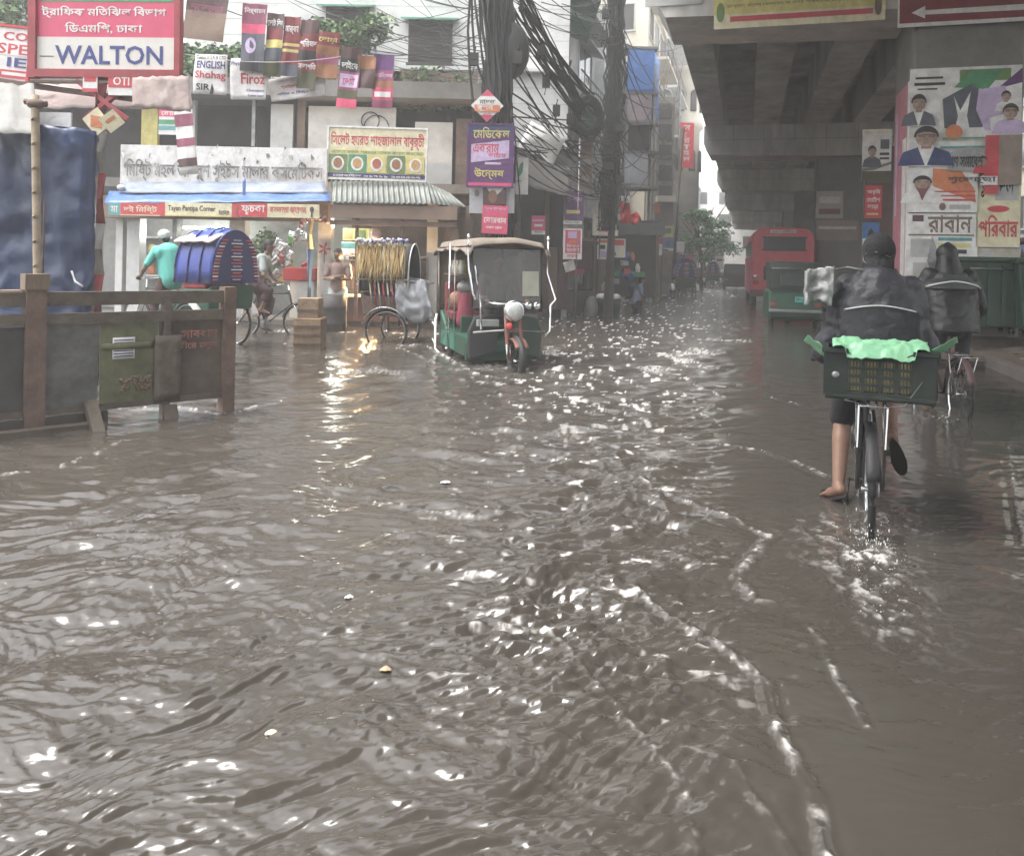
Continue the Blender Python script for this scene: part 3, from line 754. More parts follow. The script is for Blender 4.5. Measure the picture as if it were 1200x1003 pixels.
# bags of snacks hanging in the doorway: each packet a thing
PKT = [mk('foil_packet', (.62, .62, .64), .22, .3, 10, .6, 14, metal=.8), mk('foil_packet_red', (.5, .08, .06), .3, .3, 10, .5, 14), mk('foil_packet_green', (.1, .3, .08), .3, .3, 10, .5, 14), mk('foil_packet_gold', (.6, .42, .1), .3, .3, 10, .5, 14)]
PLAB = ['silver packet hanging on the diagonal string in the shop doorway', 'silver packet low on the diagonal string in the shop doorway']
for k in range(16):
    px = 322+34*(k/15)+rnd.uniform(-6, 6); py = 300-34*(k/15)+rnd.uniform(-7, 12)
    c, w_, h_ = pxr(px-3.4, py-6, px+3.4, py+6, YS+.55+.03*k); Ff = flat(c, w_, h_, rnd.uniform(-.3, .3), rnd.uniform(-.9, .1), wave=.02, seed=k)
    mb = MB(); mb.surf(Ff, PKT[0 if rnd.random() < .6 else rnd.randrange(4)], nu=4, nv=4, th=.02)
    mb.solo('snack_packet', 'foil snack packet hung in a cluster inside the sweet shop doorway', 'packet', group='snack packets hung in the sweet shop doorway')
for k in range(18):
    px = rnd.uniform(318, 362); py = rnd.uniform(300, 330)
    c, w_, h_ = pxr(px-4, py-4, px+4, py+4, YS+.9+rnd.random()*.4); mb = MB(); m_ = PKT[rnd.randrange(4)]
    mb.surf(flat(c, w_, h_*1.3, rnd.uniform(-.6, .6), rnd.uniform(-1, 1), wave=.03, seed=k*3), m_, nu=4, nv=4, th=.03)
    mb.solo('snack_packet', 'foil snack packet heaped among others behind the red topped cabinet', 'packet', group='snack packets heaped behind the cabinet')
# potted bush visible through the doorway
t = thing('potted_bush', 'bushy green plant standing inside the sweet shop doorway', 'plant', (P(312, 300, YS+1.2).x, YS+1.2, .11))
mb = MB(); c = P(312, 290, YS+1.2); leaves(mb, c, (.36, .3, .42), 420, .11, None, rnd, mats=[LEAF, LEAF2, LEAF2, LEAF3]); mb.build('foliage', LEAF, t, True)
mb = MB(); mb.tube([(c.x, c.y, .4), (c.x, c.y, 1.4)], .03, WOOD, 6); mb.build('stem', WOOD, t, True)
mb = MB(); mb.lathe((c.x, c.y, .12), [(.16, 0), (.22, .35), (.24, .36), (.2, .33)], RUST, 16); mb.build('pot', RUST, t, True)

# weathered white signboard over the shops
C_, w_, h_ = pxr(141, 172, 383, 218, YS-.35)
t = thing('shop_signboard', 'weathered white signboard with faded peeling letters over the sweet shop', 'sign', (C_.x, YS-.35, C_.z-h_/2))
OLDW = mk('peeling_white_paint', (.66, .65, .63), .8, .15, 3, .4, 25, grime=.75, gcol=(.22, .20, .18))
Ff = flat(C_, w_, h_, 0, 0); mb = MB(); mb.surf(Ff, OLDW, nu=12, nv=2, th=.09, smooth=False)
for k in range(46):      # torn scraps and streaks
    u, v = rnd.random()*.96, rnd.random()*.8; q = [(u+rnd.uniform(-.012, .012), v+rnd.uniform(-.1, .1)) for _ in range(6)]
    q.sort(key=lambda p: math.atan2(p[1]-v, p[0]-u)); mb.disc(Ff, 0, 0, 0, 0, rnd.choice([INK, PLAST_G, CONC_D, WHITEP]), o=.004+.0005*k, poly=q[::-1])
mb.build('board', OLDW, t, True)
mb = MB(); mb.text('মিষ্টি মহল আদর্শ সুইটস মালার কসমেটিকস', Ff, .03, .36, .985, .93, mk('faded_letter', (.16, .15, .15), .8, .5, 9, grime=.6, gcol=(.6, .6, .58)), o=.035); mb.build('lettering', None, t, True)
# blue sheet awning in two strips
BLUET = mk('blue_sheet', (.05, .14, .40), .42, .3, 4, .5, 10, grime=.35, gcol=(.35, .38, .42))
BLUEG = mk('blue_grey_sheet', (.15, .19, .27), .5, .3, 4, .5, 10, grime=.4, gcol=(.4, .4, .4))
t = thing('shop_awning', 'blue plastic sheet awning sagging under the weathered signboard', 'awning', (-5.6, YS-.5, 2.7))
def stripf(p0, p1, p2, p3, sag=.03, seed=0):
    cr_ = lambda u, v: .55*(1-2.4*abs(noise.noise(Vector((u*7+v*3+seed, v*5-u*4, seed)))))+.35*(1-2.2*abs(noise.noise(Vector((u*19, v*11+u*5, seed+4)))))
    p0, p1, p2, p3 = [Vector(p) for p in (p0, p1, p2, p3)]
    def Ff(u, v, o=0.):
        p = (p0*(1-u)+p1*u)*(1-v) + (p3*(1-u)+p2*u)*v
        n = (p1-p0).cross(p3-p0).normalized(); n = n if n.y < 0 else -n
        return p + n*(o + sag*(.7*noise.noise(Vector((u*9+seed, v*2, seed)))+.45*cr_(u, v))) - Vector((0, 0, sag*.45*abs(math.sin(u*PI*4+seed))))
    return Ff
yA = YS-.40
mb = MB(); mb.surf(stripf(P(146, 213, yA), P(380, 213, yA), P(384, 226, yA-.35), P(140, 226, yA-.35), .02), BLUEG, nu=40, nv=4); mb.build('upper_sheet', BLUEG, t, True)
mb = MB(); mb.surf(stripf(P(128, 224, yA-.2), P(386, 224, yA-.2), P(387, 236, yA-.7), P(122, 238, yA-.7), .04, 4), BLUET, nu=40, nv=5); mb.build('lower_sheet', BLUET, t, True)
mb = MB(); c = P(286, 222, yA-.42); mb.surf(flat(c, .06, .42, wave=.02), BLUET, nu=2, nv=6); mb.build('hanging_flap', BLUET, t, True)
mb = MB(); c = P(142, 220, yA-.3); mb.ell(c, (.08, .08, .06), WHITEP, 12, 8); mb.build('lamp_globe', WHITEP, t, True)
# sign strips below the awning
def sign(name, label, cat, px, Y, base, items=(), group=None, yaw=0., rot=0., th=.03, frame=None, wave=0., tilt=0., nu=8, seed=0, Cc=None):
    """a printed board: items are (kind, ...) drawn on it in board coordinates"""
    C_, w_, h_ = pxr(*px, Y) if Cc is None else Cc
    Ff = flat(C_, w_/max(.3, math.cos(yaw)), h_, yaw, rot, tilt, wave, seed); mb = MB()
    mb.surf(Ff, base, nu=nu if wave else 1, nv=nu if wave else 1, th=th, smooth=bool(wave)); k = 0
    for it in items:
        k += 1; o = .003+.0012*k
        if it[0] == 'r': mb.surf(Ff, it[5], it[1], it[2], it[3], it[4], nu if wave else 1, nu if wave else 1, o=o, th=.002, smooth=False)
        elif it[0] == 't': mb.text(it[1], Ff, it[2], it[3], it[4], it[5], it[6], o=o, slant=it[7] if len(it) > 7 else 0)
        elif it[0] == 'd': mb.disc(Ff, it[1], it[2], it[3], it[4], it[5], o=o)
        elif it[0] == 'p': mb.disc(Ff, 0, 0, 0, 0, it[2], o=o, poly=it[1])
    if frame:
        tt = .035; u_, v_ = tt/w_, tt/h_
        for r in ((-u_, -v_, 0, 1+v_), (1, -v_, 1+u_, 1+v_)): mb.surf(Ff, frame, *r, 1, 1, o=.02, th=th+.03, smooth=False)
        for r in ((0, -v_, 1, 0), (0, 1, 1, 1+v_)): mb.surf(Ff, frame, *r, 1, 1, o=.018, th=th+.026, smooth=False)
    return mb.solo(name, label, cat, group=group), Ff
def lines(u0, u1, v0, v1, n, mat, thick=.35):
    return [('r', u0, v0+(v1-v0)*k/n, u1-(.03 if k % 2 else .0)-(.08 if k % 3 == 2 else 0), v0+(v1-v0)*(k+thick)/n, mat) for k in range(n)]
sign('shop_sign', 'small teal sign at the left end of the sign strip', 'sign', (127, 238, 141, 252), YS-1.12, TEALP, [('t', 'মা', .2, .2, .8, .8, WHITEP)])
sign('shop_sign', 'red sign strip with white Bengali letters left of the cream strip', 'sign', (141, 238, 188, 253), YS-1.12, REDPR, [('t', 'দই মিষ্টি', .08, .2, .92, .85, CREAMP), ('r', 0, .93, 1, .99, CREAMP)])
sign('shop_sign', 'cream sign strip with English letters between the two red ones', 'sign', (188, 238, 278, 254), YS-1.12, CREAMP, [('r', 0, 0, .06, 1, REDPR), ('r', .93, 0, 1, 1, REDPR), ('t', 'Tayan Pantipa Corner', .10, .2, .72, .72, INK), ('t', 'মিষ্টি', .76, .5, .9, .95, INK), ('r', .06, .90, .93, .99, YELP)])
sign('shop_sign', 'half red half cream sign strip over the doorway beside the food shop', 'sign', (279, 239, 374, 255), YS-1.12, CREAMP, [('r', 0, 0, .36, .98, REDPR), ('t', 'ফুচকা', .04, .12, .33, .85, WHITEP), ('t', 'কলকাতা ফ্যাশন', .39, .2, .84, .85, REDPR), ('d', .91, .38, .025, .22, DKBR), ('r', .9, .5, .92, .95, DKBR)])
# front fascia beam
mb = MB(); C_, w_, h_ = pxr(125, 232, 386, 258, YS-.1); mb.box((C_.x, YS-.12, C_.z), (w_, .22, h_), BRICKP); mb.build('fascia_beam', BRICKP, SR_, True)

# blue post in front of the column
mb = MB(); a = P(364, 272, YS-.5); mb.tube([(a.x, a.y, 0), (a.x, a.y, a.z-.35)], .075, mk('blue_post_paint', (.06, .16, .38), .5, .3, 4, grime=.35), 14); mb.tube([(a.x, a.y, a.z-.35), (a.x, a.y, a.z+.25)], .07, CREAMP, 14)
mb.solo('post', 'blue post with cream top standing before the shop doorway', 'post')
mb = MB()
for k in range(90):
    u = rnd.random(); c = P(352+34*u, 262-8*math.sin(u*3)+rnd.uniform(-3, 3), YS-.55); r = rnd.uniform(.02, .045)
    mb.ell(c, (r, r, r*.7), rnd.choice([PINKP, WHITEP, LILAC]), 6, 4)
mb.solo('paper_garland', 'string of pale paper flowers above the blue post', 'garland')
# brown brick stack / block standing in the water
t = thing('wooden_block', 'brown boarded bollard block standing in the flood before the shop', 'bollard', G(363, 408))
C_ = G(363, 408); s_ = C_.y/F
BLK = mk('brown_boards', (.30, .20, .11), .8, .35, 7, .4, 30, grime=.45)
mb = MB(); w0, w1 = 32*s_, 24*s_; hh = 58*s_
mb.add([(C_.x-w0/2, C_.y-.2, -.2), (C_.x+w0/2, C_.y-.2, -.2), (C_.x+w0/2, C_.y+.2, -.2), (C_.x-w0/2, C_.y+.2, -.2), (C_.x-w0/2, C_.y-.2, hh*.62), (C_.x+w0/2, C_.y-.2, hh*.62), (C_.x+w0/2, C_.y+.2, hh*.62), (C_.x-w0/2, C_.y+.2, hh*.62)], [(0, 1, 5, 4), (1, 2, 6, 5), (2, 3, 7, 6), (3, 0, 4, 7), (4, 5, 6, 7), (3, 2, 1, 0)], BLK)
mb.build('lower_box', BLK, t, True, bevel=.01)
mb = MB(); mb.box((C_.x, C_.y, hh*.62+hh*.2), (w1, .34, hh*.39), BLK); mb.build('upper_box', BLK, t, True, bevel=.01)
mb = MB()
for z in (.12, .3, .47, .62, .78): mb.box((C_.x, C_.y-.19-(.02 if z < .5 else -.02), hh*z), (w0*.98 if z < .5 else w1*.98, .03, .03), RUST)
mb.build('slat', RUST, t, True)

# ---- snack shop with the lamp
YF = 17.2
fs = thing('food_stall', 'lit snack counter with glass case under the corrugated roof', 'food stall', (P(450, 380, YF).x, YF, .11))
a, b = P(388, 300, YF), P(548, 300, YF)
mb = MB(); mb.box(((a.x+b.x)/2, YF+2.2, 1.3), (b.x-a.x, .1, 2.5), BRICKP); mb.box((b.x, YF+1, 1.3), (.1, 2.4, 2.5), BRICKP); mb.build('back_wall', BRICKP, fs, True)
COR = mk('corrugated_sheet', (.23, .25, .23), .55, .35, 3, .2, 20, metal=.35, grime=.5, gcol=(.10, .075, .055))
def corr(p0, p1, p2, p3, n, amp=.022, name='corrugated_roof', parent=fs):
    p0, p1, p2, p3 = [Vector(p) for p in (p0, p1, p2, p3)]; nn = (p1-p0).cross(p3-p0).normalized(); nn = nn if nn.z > 0 else -nn; vs = []
    for o in (0, -.006):
        for v in range(2):
            for i in range(n*6+1):
                u = i/(n*6); p = (p0*(1-u)+p1*u) if v == 0 else (p3*(1-u)+p2*u); vs.append(p + nn*(amp*math.cos(i/6*2*PI)+o))
    k = n*6+1; fs_ = [(i, i+1, k+i+1, k+i) for i in range(n*6)] + [(2*k+k+i, 2*k+k+i+1, 2*k+i+1, 2*k+i) for i in range(n*6)] + [(k+i, k+i+1, 3*k+i+1, 3*k+i) for i in range(n*6)]
    m = MB(); m.add(vs, fs_, COR, True); return m.build(name, COR, parent, True)
corr(P(388, 212, 17.0), P(500, 212, 17.0), P(505, 239, 15.9), P(386, 237, 15.9), 19)
corr(P(500, 214, 17.0), P(525, 226, 17.6), P(545, 243, 16.4), P(505, 239, 15.9), 7)
mb = MB(); c0, c1 = P(387, 248, 16.0), P(536, 250, 16.0)
mb.box(((c0.x+c1.x)/2, 16.0, (c0.z+c1.z)/2), (c1.x-c0.x, .1, .26), BRICKP); mb.build('fascia', BRICKP, fs, True)
mb = MB(); mb.box(((c0.x+c1.x)/2, 16.05, c0.z-.21), (c1.x-c0.x, .12, .09), RUST)
for px in (418, 470, 532): c = P(px, 300, 16.1); mb.box((c.x, 16.1, 1.35), (.06 if px != 532 else .16, .08, 2.3), RUST if px != 532 else WOOD)
mb.build('roof_frame', RUST, fs, True)
mb = MB()
for k, m_ in enumerate((PLAST, WOOD)): mb.box((P(507, 300, 16.9).x + k*.35, 16.9, 1.5-.2*k), (.22, .3, 2.4), m_)
mb.build('column', PLAST, fs, True)
# counter
ca, cb = P(402, 345, 16.6), P(500, 345, 16.6); cm = (ca.x+cb.x)/2; cw = cb.x-ca.x
mb = MB(); mb.box((cm, 16.95, .36), (cw, .6, .5), DKBR); mb.build('counter', DKBR, fs, True, bevel=.01)
mb = MB(); mb.box((cm, 16.9, .64), (cw+.1, .74, .06), MATS['tile_pale']); mb.build('counter_top', MATS['tile_pale'], fs, True, bevel=.01)
mb = MB()
for z in (1.0, 1.36): mb.box((cm, 16.95, z), (cw, .5, .02), STEEL)
for x in (ca.x, cb.x, cm):
    for y in (16.68, 17.2): mb.box((x, y, 1.05), (.03, .03, .8), STEEL)
mb.box((cm, 16.68, 1.46), (cw, .03, .03), STEEL); mb.build('glass_case_frame', STEEL, fs, True)
CGL = mk('case_glass', (.9, .95, .95), .05, .05, 3, trans=1., spec=.5)
mb = MB(); mb.box((cm, 16.665, 1.06), (cw, .008, .74), CGL); mb.build('glass_case_pane', CGL, fs, True)
FOOD = [mk('snack_brown', (.30, .13, .05), .7, .3, 20, .5, 40), mk('snack_gold', (.5, .28, .08), .7, .3, 20, .5, 40), mk('snack_red', (.40, .10, .05), .7, .3, 20, .5, 40)]
for lay, z in enumerate((.68, 1.02, 1.38)):
    for k in range(9):
        x = ca.x+.12+(cw-.24)*k/8; tr = thing('snack_tray', 'steel tray heaped with fried snacks in the glass case', 'tray', (x, 16.95, z), 0, 'trays of fried snacks in the glass case')
        m = MB(); m.lathe((x, 16.95, z), [(.05, 0), (.085, .025), (.09, .03), (.06, .012)], STEEL, 12); m.build('tray', STEEL, tr, True)
        m = MB()
        for q in range(10): m.ell((x+rnd.uniform(-.05, .05), 16.95+rnd.uniform(-.06, .06), z+.03+rnd.random()*.07), (.028, .03, .022), None, 7, 5)
        m.build('snacks', FOOD[(k+lay) % 3], tr, True, True)
sign('menu_board', 'yellow and orange picture board high on the back wall of the snack shop', 'sign', (402, 268, 440, 282), 17.9, YELP, [('r', .02, .1, .3, .9, ORANGEP), ('r', .35, .1, .7, .9, LEAF2), ('d', .85, .5, .08, .35, CREAMP)])
sign('menu_board', 'pale board with grey lines below the picture board of the snack shop', 'sign', (400, 284, 446, 305), 17.9, WHITEP, [('r', 0, .05, 1, .35, TEALP), ('r', .5, .55, .95, .75, INK)])
mb = MB(); c = P(441, 275, 16.3); mb.ell(c, (.10, .10, .13), mk('pink_balloon', (.6, .42, .42), .4, .1, 3), 16, 12); mb.tube([c-Vector((0, 0, .12)), c-Vector((.02, 0, .5))], .004, WHITEP, 5); mb.solo('balloon', 'pale pink balloon tied at the front of the snack shop', 'balloon')
# the lit bulb over the case
lampc = P(431, 317, 16.45)
t = thing('hanging_bulb', 'bare glowing bulb hanging over the fried snacks', 'lamp', lampc)
BULB = mk('bulb_glow', (1, .75, .4), .5, .0, 3, emit=((1., .60, .26), 60))
mb = MB(); mb.ell(lampc, (.034, .034, .045), BULB, 12, 8); mb.build('bulb', BULB, t, True)
mb = MB(); mb.tube([lampc+Vector((0, 0, .04)), lampc+Vector((0, 0, .09))], .018, BLACK, 8); mb.build('socket', BLACK, t, True)
mb = MB(); mb.tube([lampc+Vector((0, 0, .09)), lampc+Vector((0, .2, .95))], .005, CABLE, 5); mb.build('cord', CABLE, t, True)
def plight(p, e, col, r=.05):
    l = bpy.data.lights.new('bulb_light', 'POINT'); l.energy = e; l.color = col; l.shadow_soft_size = r
    o = bpy.data.objects.new('bulb_light', l); COL.objects.link(o); o.location = p
plight(lampc+Vector((0, -.08, 0)), 48, (1, .62, .3), .04)
l2 = P(395, 262, 17.6); plight(l2, 12, (.95, 1, .85), .1)
ls_ = P(240, 268, YS+1.6); plight(ls_-Vector((0, 0, .08)), 26, (.95, 1, .93), .15)  # unseen tube lamp added to brighten the sweet shop
t = thing('tube_lamp', 'white tube lamp added under the ceiling to brighten the sweet shop', 'lamp', ls_); mb = MB(); mb.tube([ls_-Vector((.5, 0, 0)), ls_+Vector((.5, 0, 0))], .018, mk('tube_glow', (1, 1, 1), .5, 0, 3, emit=((.95, 1, .9), 9)), 8); mb.build('tube', None, t, True)
mb = MB(); mb.box(ls_+Vector((0, .04, .02)), (1.1, .04, .05), WHITEP); mb.build('fitting', WHITEP, t, True)
for k in range(16):
    m_ = [WHITEP, ORANGEP, REDPR, CREAMP, PKT[3]][k % 5]; x = -8.9+2.7*(k % 8)/7; z = [.93, 1.38][k//8]; m = MB(); m.lathe((x, YS+2.15, z), [(.07, 0), (.08, .16), (.05, .22), (.055, .26)], m_, 10)
    m.solo('goods_jar', 'sweet jar on the upper shelf inside the sweet shop' if k > 7 else 'sweet jar on the lower shelf inside the sweet shop', 'jar', group='jars on the upper shelf of the sweet shop' if k > 7 else 'jars on the lower shelf of the sweet shop')
t = thing('tube_lamp', 'short white tube lamp on the shop back wall', 'lamp', l2); mb = MB(); mb.tube([l2-Vector((.3, 0, 0)), l2+Vector((.3, 0, 0))], .018, mk('tube_glow', (1, 1, 1), .5, 0, 3, emit=((.95, 1, .9), 9)), 8); mb.build('tube', None, t, True)
mb = MB(); mb.box(l2+Vector((0, .04, .02)), (.7, .04, .05), WHITEP); mb.build('fitting', WHITEP, t, True)

# big cream sign
Cs = pxr(385, 151, 499, 210, 16.7)
sign('shop_signboard', 'cream billboard with red Bengali heading and a row of food pictures', 'sign', None, 0, CREAMP,
     [('t', 'সিলেট হযরত শাহজালাল বাবুর্চী', .02, .08, .98, .42, REDPR), ('r', .02, .44, .98, .5, YELP), ('t', 'এখানে সকল প্রকার খাবার রান্না করা হয়', .03, .44, .97, .52, GREENPR), ('r', 0, .90, 1, .985, NAVYP), ('t', 'মোবাইল ০১৭১১ ২৩৪৫৬৭', .05, .915, .95, .975, WHITEP)] +
     [('r', .01+.198*k, .53, .195+.198*k, .88, [LEAF2, GREENPR, YELP, LEAF2, YELP][k]) for k in range(5)] + [('d', .1+.2*k, .71, .065, .14, WHITEP) for k in range(5)] + [('d', .1+.2*k, .70, .045, .10, FOOD[k % 3]) for k in range(5)],
     Cc=Cs, frame=WHITEP, rot=-.012)
# roof terrace plants
rnd = random.Random(21)
mb = MB()
for _ in range(84):
    px = rnd.choice([rnd.uniform(205, 300), rnd.uniform(375, 470), rnd.uniform(440, 565)])
    py = rnd.uniform(62, 88) if px < 300 else (rnd.uniform(30, 90) if px < 440 else rnd.uniform(88, 122))
    c = P(px, py, rnd.uniform(18.4, 20.5)); leaves(mb, c, (.45, .45, .22), 130, .14, None, rnd, mats=[LEAF, LEAF2, LEAF3])
for px0, py0, px1, py1 in ((205, 90, 300, 60), (380, 60, 450, 20), (440, 95, 560, 112), (460, 105, 500, 96)):
    for k in range(8):
        c = P(px0+(px1-px0)*k/8, py0+(py1-py0)*k/8, 19); leaves(mb, c, (.5, .5, .2), 120, .15, None, rnd, mats=[LEAF, LEAF2, LEAF2])
mb.solo('creeper', 'tangled green creeper growing along the roof terrace edge behind the posters', 'plant', kind='stuff')
mb = MB()
for px0, px1, py in ((395, 470, 88), (460, 560, 92)):
    a, b = P(px0, py, 18.6), P(px1, py+4, 18.6); mb.bar(a, b, .12, .3, BRICKP)
mb.build('terrace_parapet', BRICKP, SR_, True)
# shrub mass at the far left behind the police sign
mb = MB()
for _ in range(20):
    c = P(rnd.uniform(-60, 34), rnd.uniform(-20, 60), rnd.uniform(18, 20)); leaves(mb, c, (.8, .8, .5), 160, .17, None, rnd, mats=[LEAF, LEAF3, LEAF2])
mb.tube([P(15, 200, 19.5), P(12, 60, 19.5), P(8, 0, 19.5)], [.12, .09, .05], WOOD, 8)
mb.solo('climbing_shrub', 'dark leafy shrub behind the red striped sign at the far left', 'shrub')

# far left neighbour
bL, FL, FLs, wL = block('dull grey building behind the traffic police sign at the far left', (-34, 19, 0), (-14.8, 19, 0), 10, 0, 15.5, PLAST_G)
for k in range(6):
    for z in (2.0, 5.2, 8.2, 11.4): window(bL, FL, (k+.2)/6, vof(z+1.3, 0, 15.5), (k+.7)/6, vof(z, 0, 15.5), FRAMEW, DARKW, 2)

# ------------------------------------------------------------------ traffic police signboard on its posts (Y = 9.6)
YP = 9.6
t = thing('police_signboard', 'pink and white traffic police signboard in a red frame at the upper left', 'sign', (P(124, 90, YP).x, YP, 3))
Cb = pxr(44, -14, 206, 83, YP); Ff = flat(*Cb, rot=.012)
PNK = mk('sign_pink', (.60, .045, .13), .4, .12, 3, grime=.2, gcol=(.45, .1, .15)); SGR = mk('sign_grey_white', (.60, .58, .53), .45, .1, 3, grime=.15)
NAVT = mk('letter_navy', (.04, .05, .22), .5, .1, 3)
mb = MB(); mb.surf(Ff, PNK, 0, 0, 1, 1, 1, 1, th=.05, smooth=False); mb.surf(Ff, SGR, .0, .60, 1, .985, 1, 1, o=.004, th=.003, smooth=False); mb.surf(Ff, GREENPR, .02, .0, .98, .17, 1, 1, o=.004, th=.003, smooth=False); mb.build('board', PNK, t, True)
mb = MB(); mb.text('ট্রাফিক মতিঝিল বিভাগ', Ff, .03, .225, .93, .375, WHITEP, o=.006); mb.build('lettering', WHITEP, t, True); mb = MB(); mb.text('ডিএমপি, ঢাকা', Ff, .20, .42, .76, .56, WHITEP, o=.006); mb.build('lettering', WHITEP, t, True); mb = MB()
mb.text('WALTON', Ff, .13, .70, .91, .93, NAVT, o=.009); mb.build('lettering', NAVT, t, True); mb = MB(); mb.surf(Ff, INK, .02, .83, .12, .84, 1, 1, o=.008, th=.003, smooth=False); mb.build('dash', INK, t, True)
REDF = mk('sign_red_frame', (.34, .035, .045), .5, .3, 3, grime=.4)
mb = MB()
for r in ((-.055, -.02, .0, 1.10), (1.0, -.02, 1.04, 1.10)): mb.surf(Ff, REDF, *r, 1, 1, o=.05, th=.12, smooth=False)
mb.surf(Ff, REDF, 0, 1.0, 1, 1.09, 1, 1, o=.048, th=.11, smooth=False); mb.surf(Ff, RUST, -.05, 1.13, 1.0, 1.16, 1, 1, o=.03, th=.05, smooth=False)
mb.build('frame', REDF, t, True)
mb = MB(); a = P(118, 100, YP+.05); b = P(40, 100, YP+.05)
z_ = -.2; st = [(z_, .55, RUST), (.55, 1.15, REDF), (1.15, 1.75, PLAST_G), (1.75, 2.35, REDF), (2.35, 2.85, PLAST_G), (2.85, 3.5, REDF)]
for z0, z1, m_ in st: mb.tube([(a.x, a.y, z0), (a.x, a.y, z1)], .085, m_, 16)
mb.build('striped_post', REDF, t, True)
mb = MB()
mb.bar(P(100, 140, YP+.02), P(150, 100, YP+.02), .08, .05, REDF); mb.bar(P(150, 140, YP), P(90, 95, YP), .05, .05, REDF)
mb.bar(P(30, 100, YP+.1), P(158, 117, YP+.1), .06, .06, RUST); mb.bar(P(-20, 92, YP+.3), P(60, 103, YP+.3), .05, .05, RUST)
mb.build('brace', RUST, t, True)
for nm, lab, bx_, it in (('paper_notice', 'small red and white notice tied under the police signboard left side', (97, 88, 114, 108), [('r', .1, .1, .9, .4, REDPR), ('r', 0, .8, 1, 1, REDPR)]),
                         ('paper_notice', 'red notice reading OTI under the police signboard', (127, 88, 156, 112), [('r', 0, 0, 1, .62, REDPR), ('t', 'OTI', .2, .1, .85, .52, WHITEP)])):
    sign(nm, lab, 'notice', bx_, YP-.04, WHITEP, it)
sign('paper_notice', 'diamond shaped cream notice on the striped post', 'notice', (102, 130, 124, 156), YP-.15, CREAMP, [('p', [(.5, .1), (.9, .5), (.5, .9), (.1, .5)], ORANGEP)], rot=.7)
sign('paper_notice', 'second diamond notice turned right on the striped post', 'notice', (122, 132, 140, 152), YP-.16, CREAMP, [('r', .2, .3, .8, .5, ORANGEP)], rot=.75, yaw=.5)
# dusty cloth shade below the sign
SHEET = mk('dusty_pink_sheet', (.34, .26, .24), .8, .25, 3, .5, 14, grime=.4, gcol=(.22, .19, .18))
t = thing('sheet_canopy', 'dusty pinkish plastic canopy hung below the traffic police signboard', 'canopy', P(110, 115, YP+.2))
mb = MB(); mb.surf(stripf(P(36, 98, YP+.6), P(222, 92, YP+.6), P(226, 128, YP+.1), P(40, 126, YP+.1), .05, 3), SHEET, nu=24, nv=8, th=.01); mb.build('sheet', SHEET, t, True)
mb = MB(); mb.surf(stripf(P(156, 90, YP-.1), P(222, 88, YP-.1), P(224, 130, YP-.2), P(155, 124, YP-.2), .05, 8), SHEET, nu=14, nv=8, th=.01); mb.build('hanging_flap', SHEET, t, True)
t = thing('sheet_canopy', 'grey plastic canopy at the far left above the blue tarpaulin', 'canopy', P(20, 125, 8.5))
GSH = mk('grey_sheet', (.20, .195, .18), .7, .25, 3, .5, 14, grime=.4, gcol=(.2, .19, .18))
mb = MB(); mb.surf(stripf(P(-60, 94, 9.2), P(40, 99, 9.2), P(46, 158, 8.4), P(-60, 150, 8.2), .06, 13), GSH, nu=16, nv=10, th=.01); mb.build('sheet', GSH, t, True)
sign('white_panel', 'small white panel above the blue tarpaulin', 'panel', (46, 132, 83, 152), 9.3, WHITEP)
sign('shop_sign', 'red blue and white striped sign reading SPE and IE at the left edge', 'sign', (-24, 32, 34, 94), 10.4, WHITEP,
     [('t', 'CO', .45, .08, .95, .24, REDPR), ('r', .30, .28, 1, .52, WHITEP), ('t', 'SPE', .36, .30, .98, .5, REDPR), ('t', 'IE', .58, .56, .98, .74, NAVT), ('r', 0, .80, 1, .95, REDPR), ('r', .5, .84, 1, .90, WHITEP)], rot=-.09, frame=REDPR)
# bamboo pole
mb = MB(); a, b = P(41, 112, 7.6), P(44, 340, 7.6); pts = [(b.x, 7.6, -.2)] + [(b.x+(a.x-b.x)*k/8, 7.6, b.z+(a.z-b.z)*k/8) for k in range(9)]
mb.tube(pts, .036, BAMBOO, 12)
for k in range(1, 9): p = pts[k]; mb.tube([(p[0], p[1], p[2]-.012), (p[0], p[1], p[2]+.012)], .043, BAMBOO, 12)
p = P(42, 122, 7.6); mb.ell(p, (.09, .06, .05), RUST, 10, 8); mb.tube([p+Vector((-.1, 0, .02)), p+Vector((.1, 0, .0))], .03, RUST, 8)
mb.solo('bamboo_pole', 'bare bamboo pole tied upright before the blue tarpaulin', 'pole')
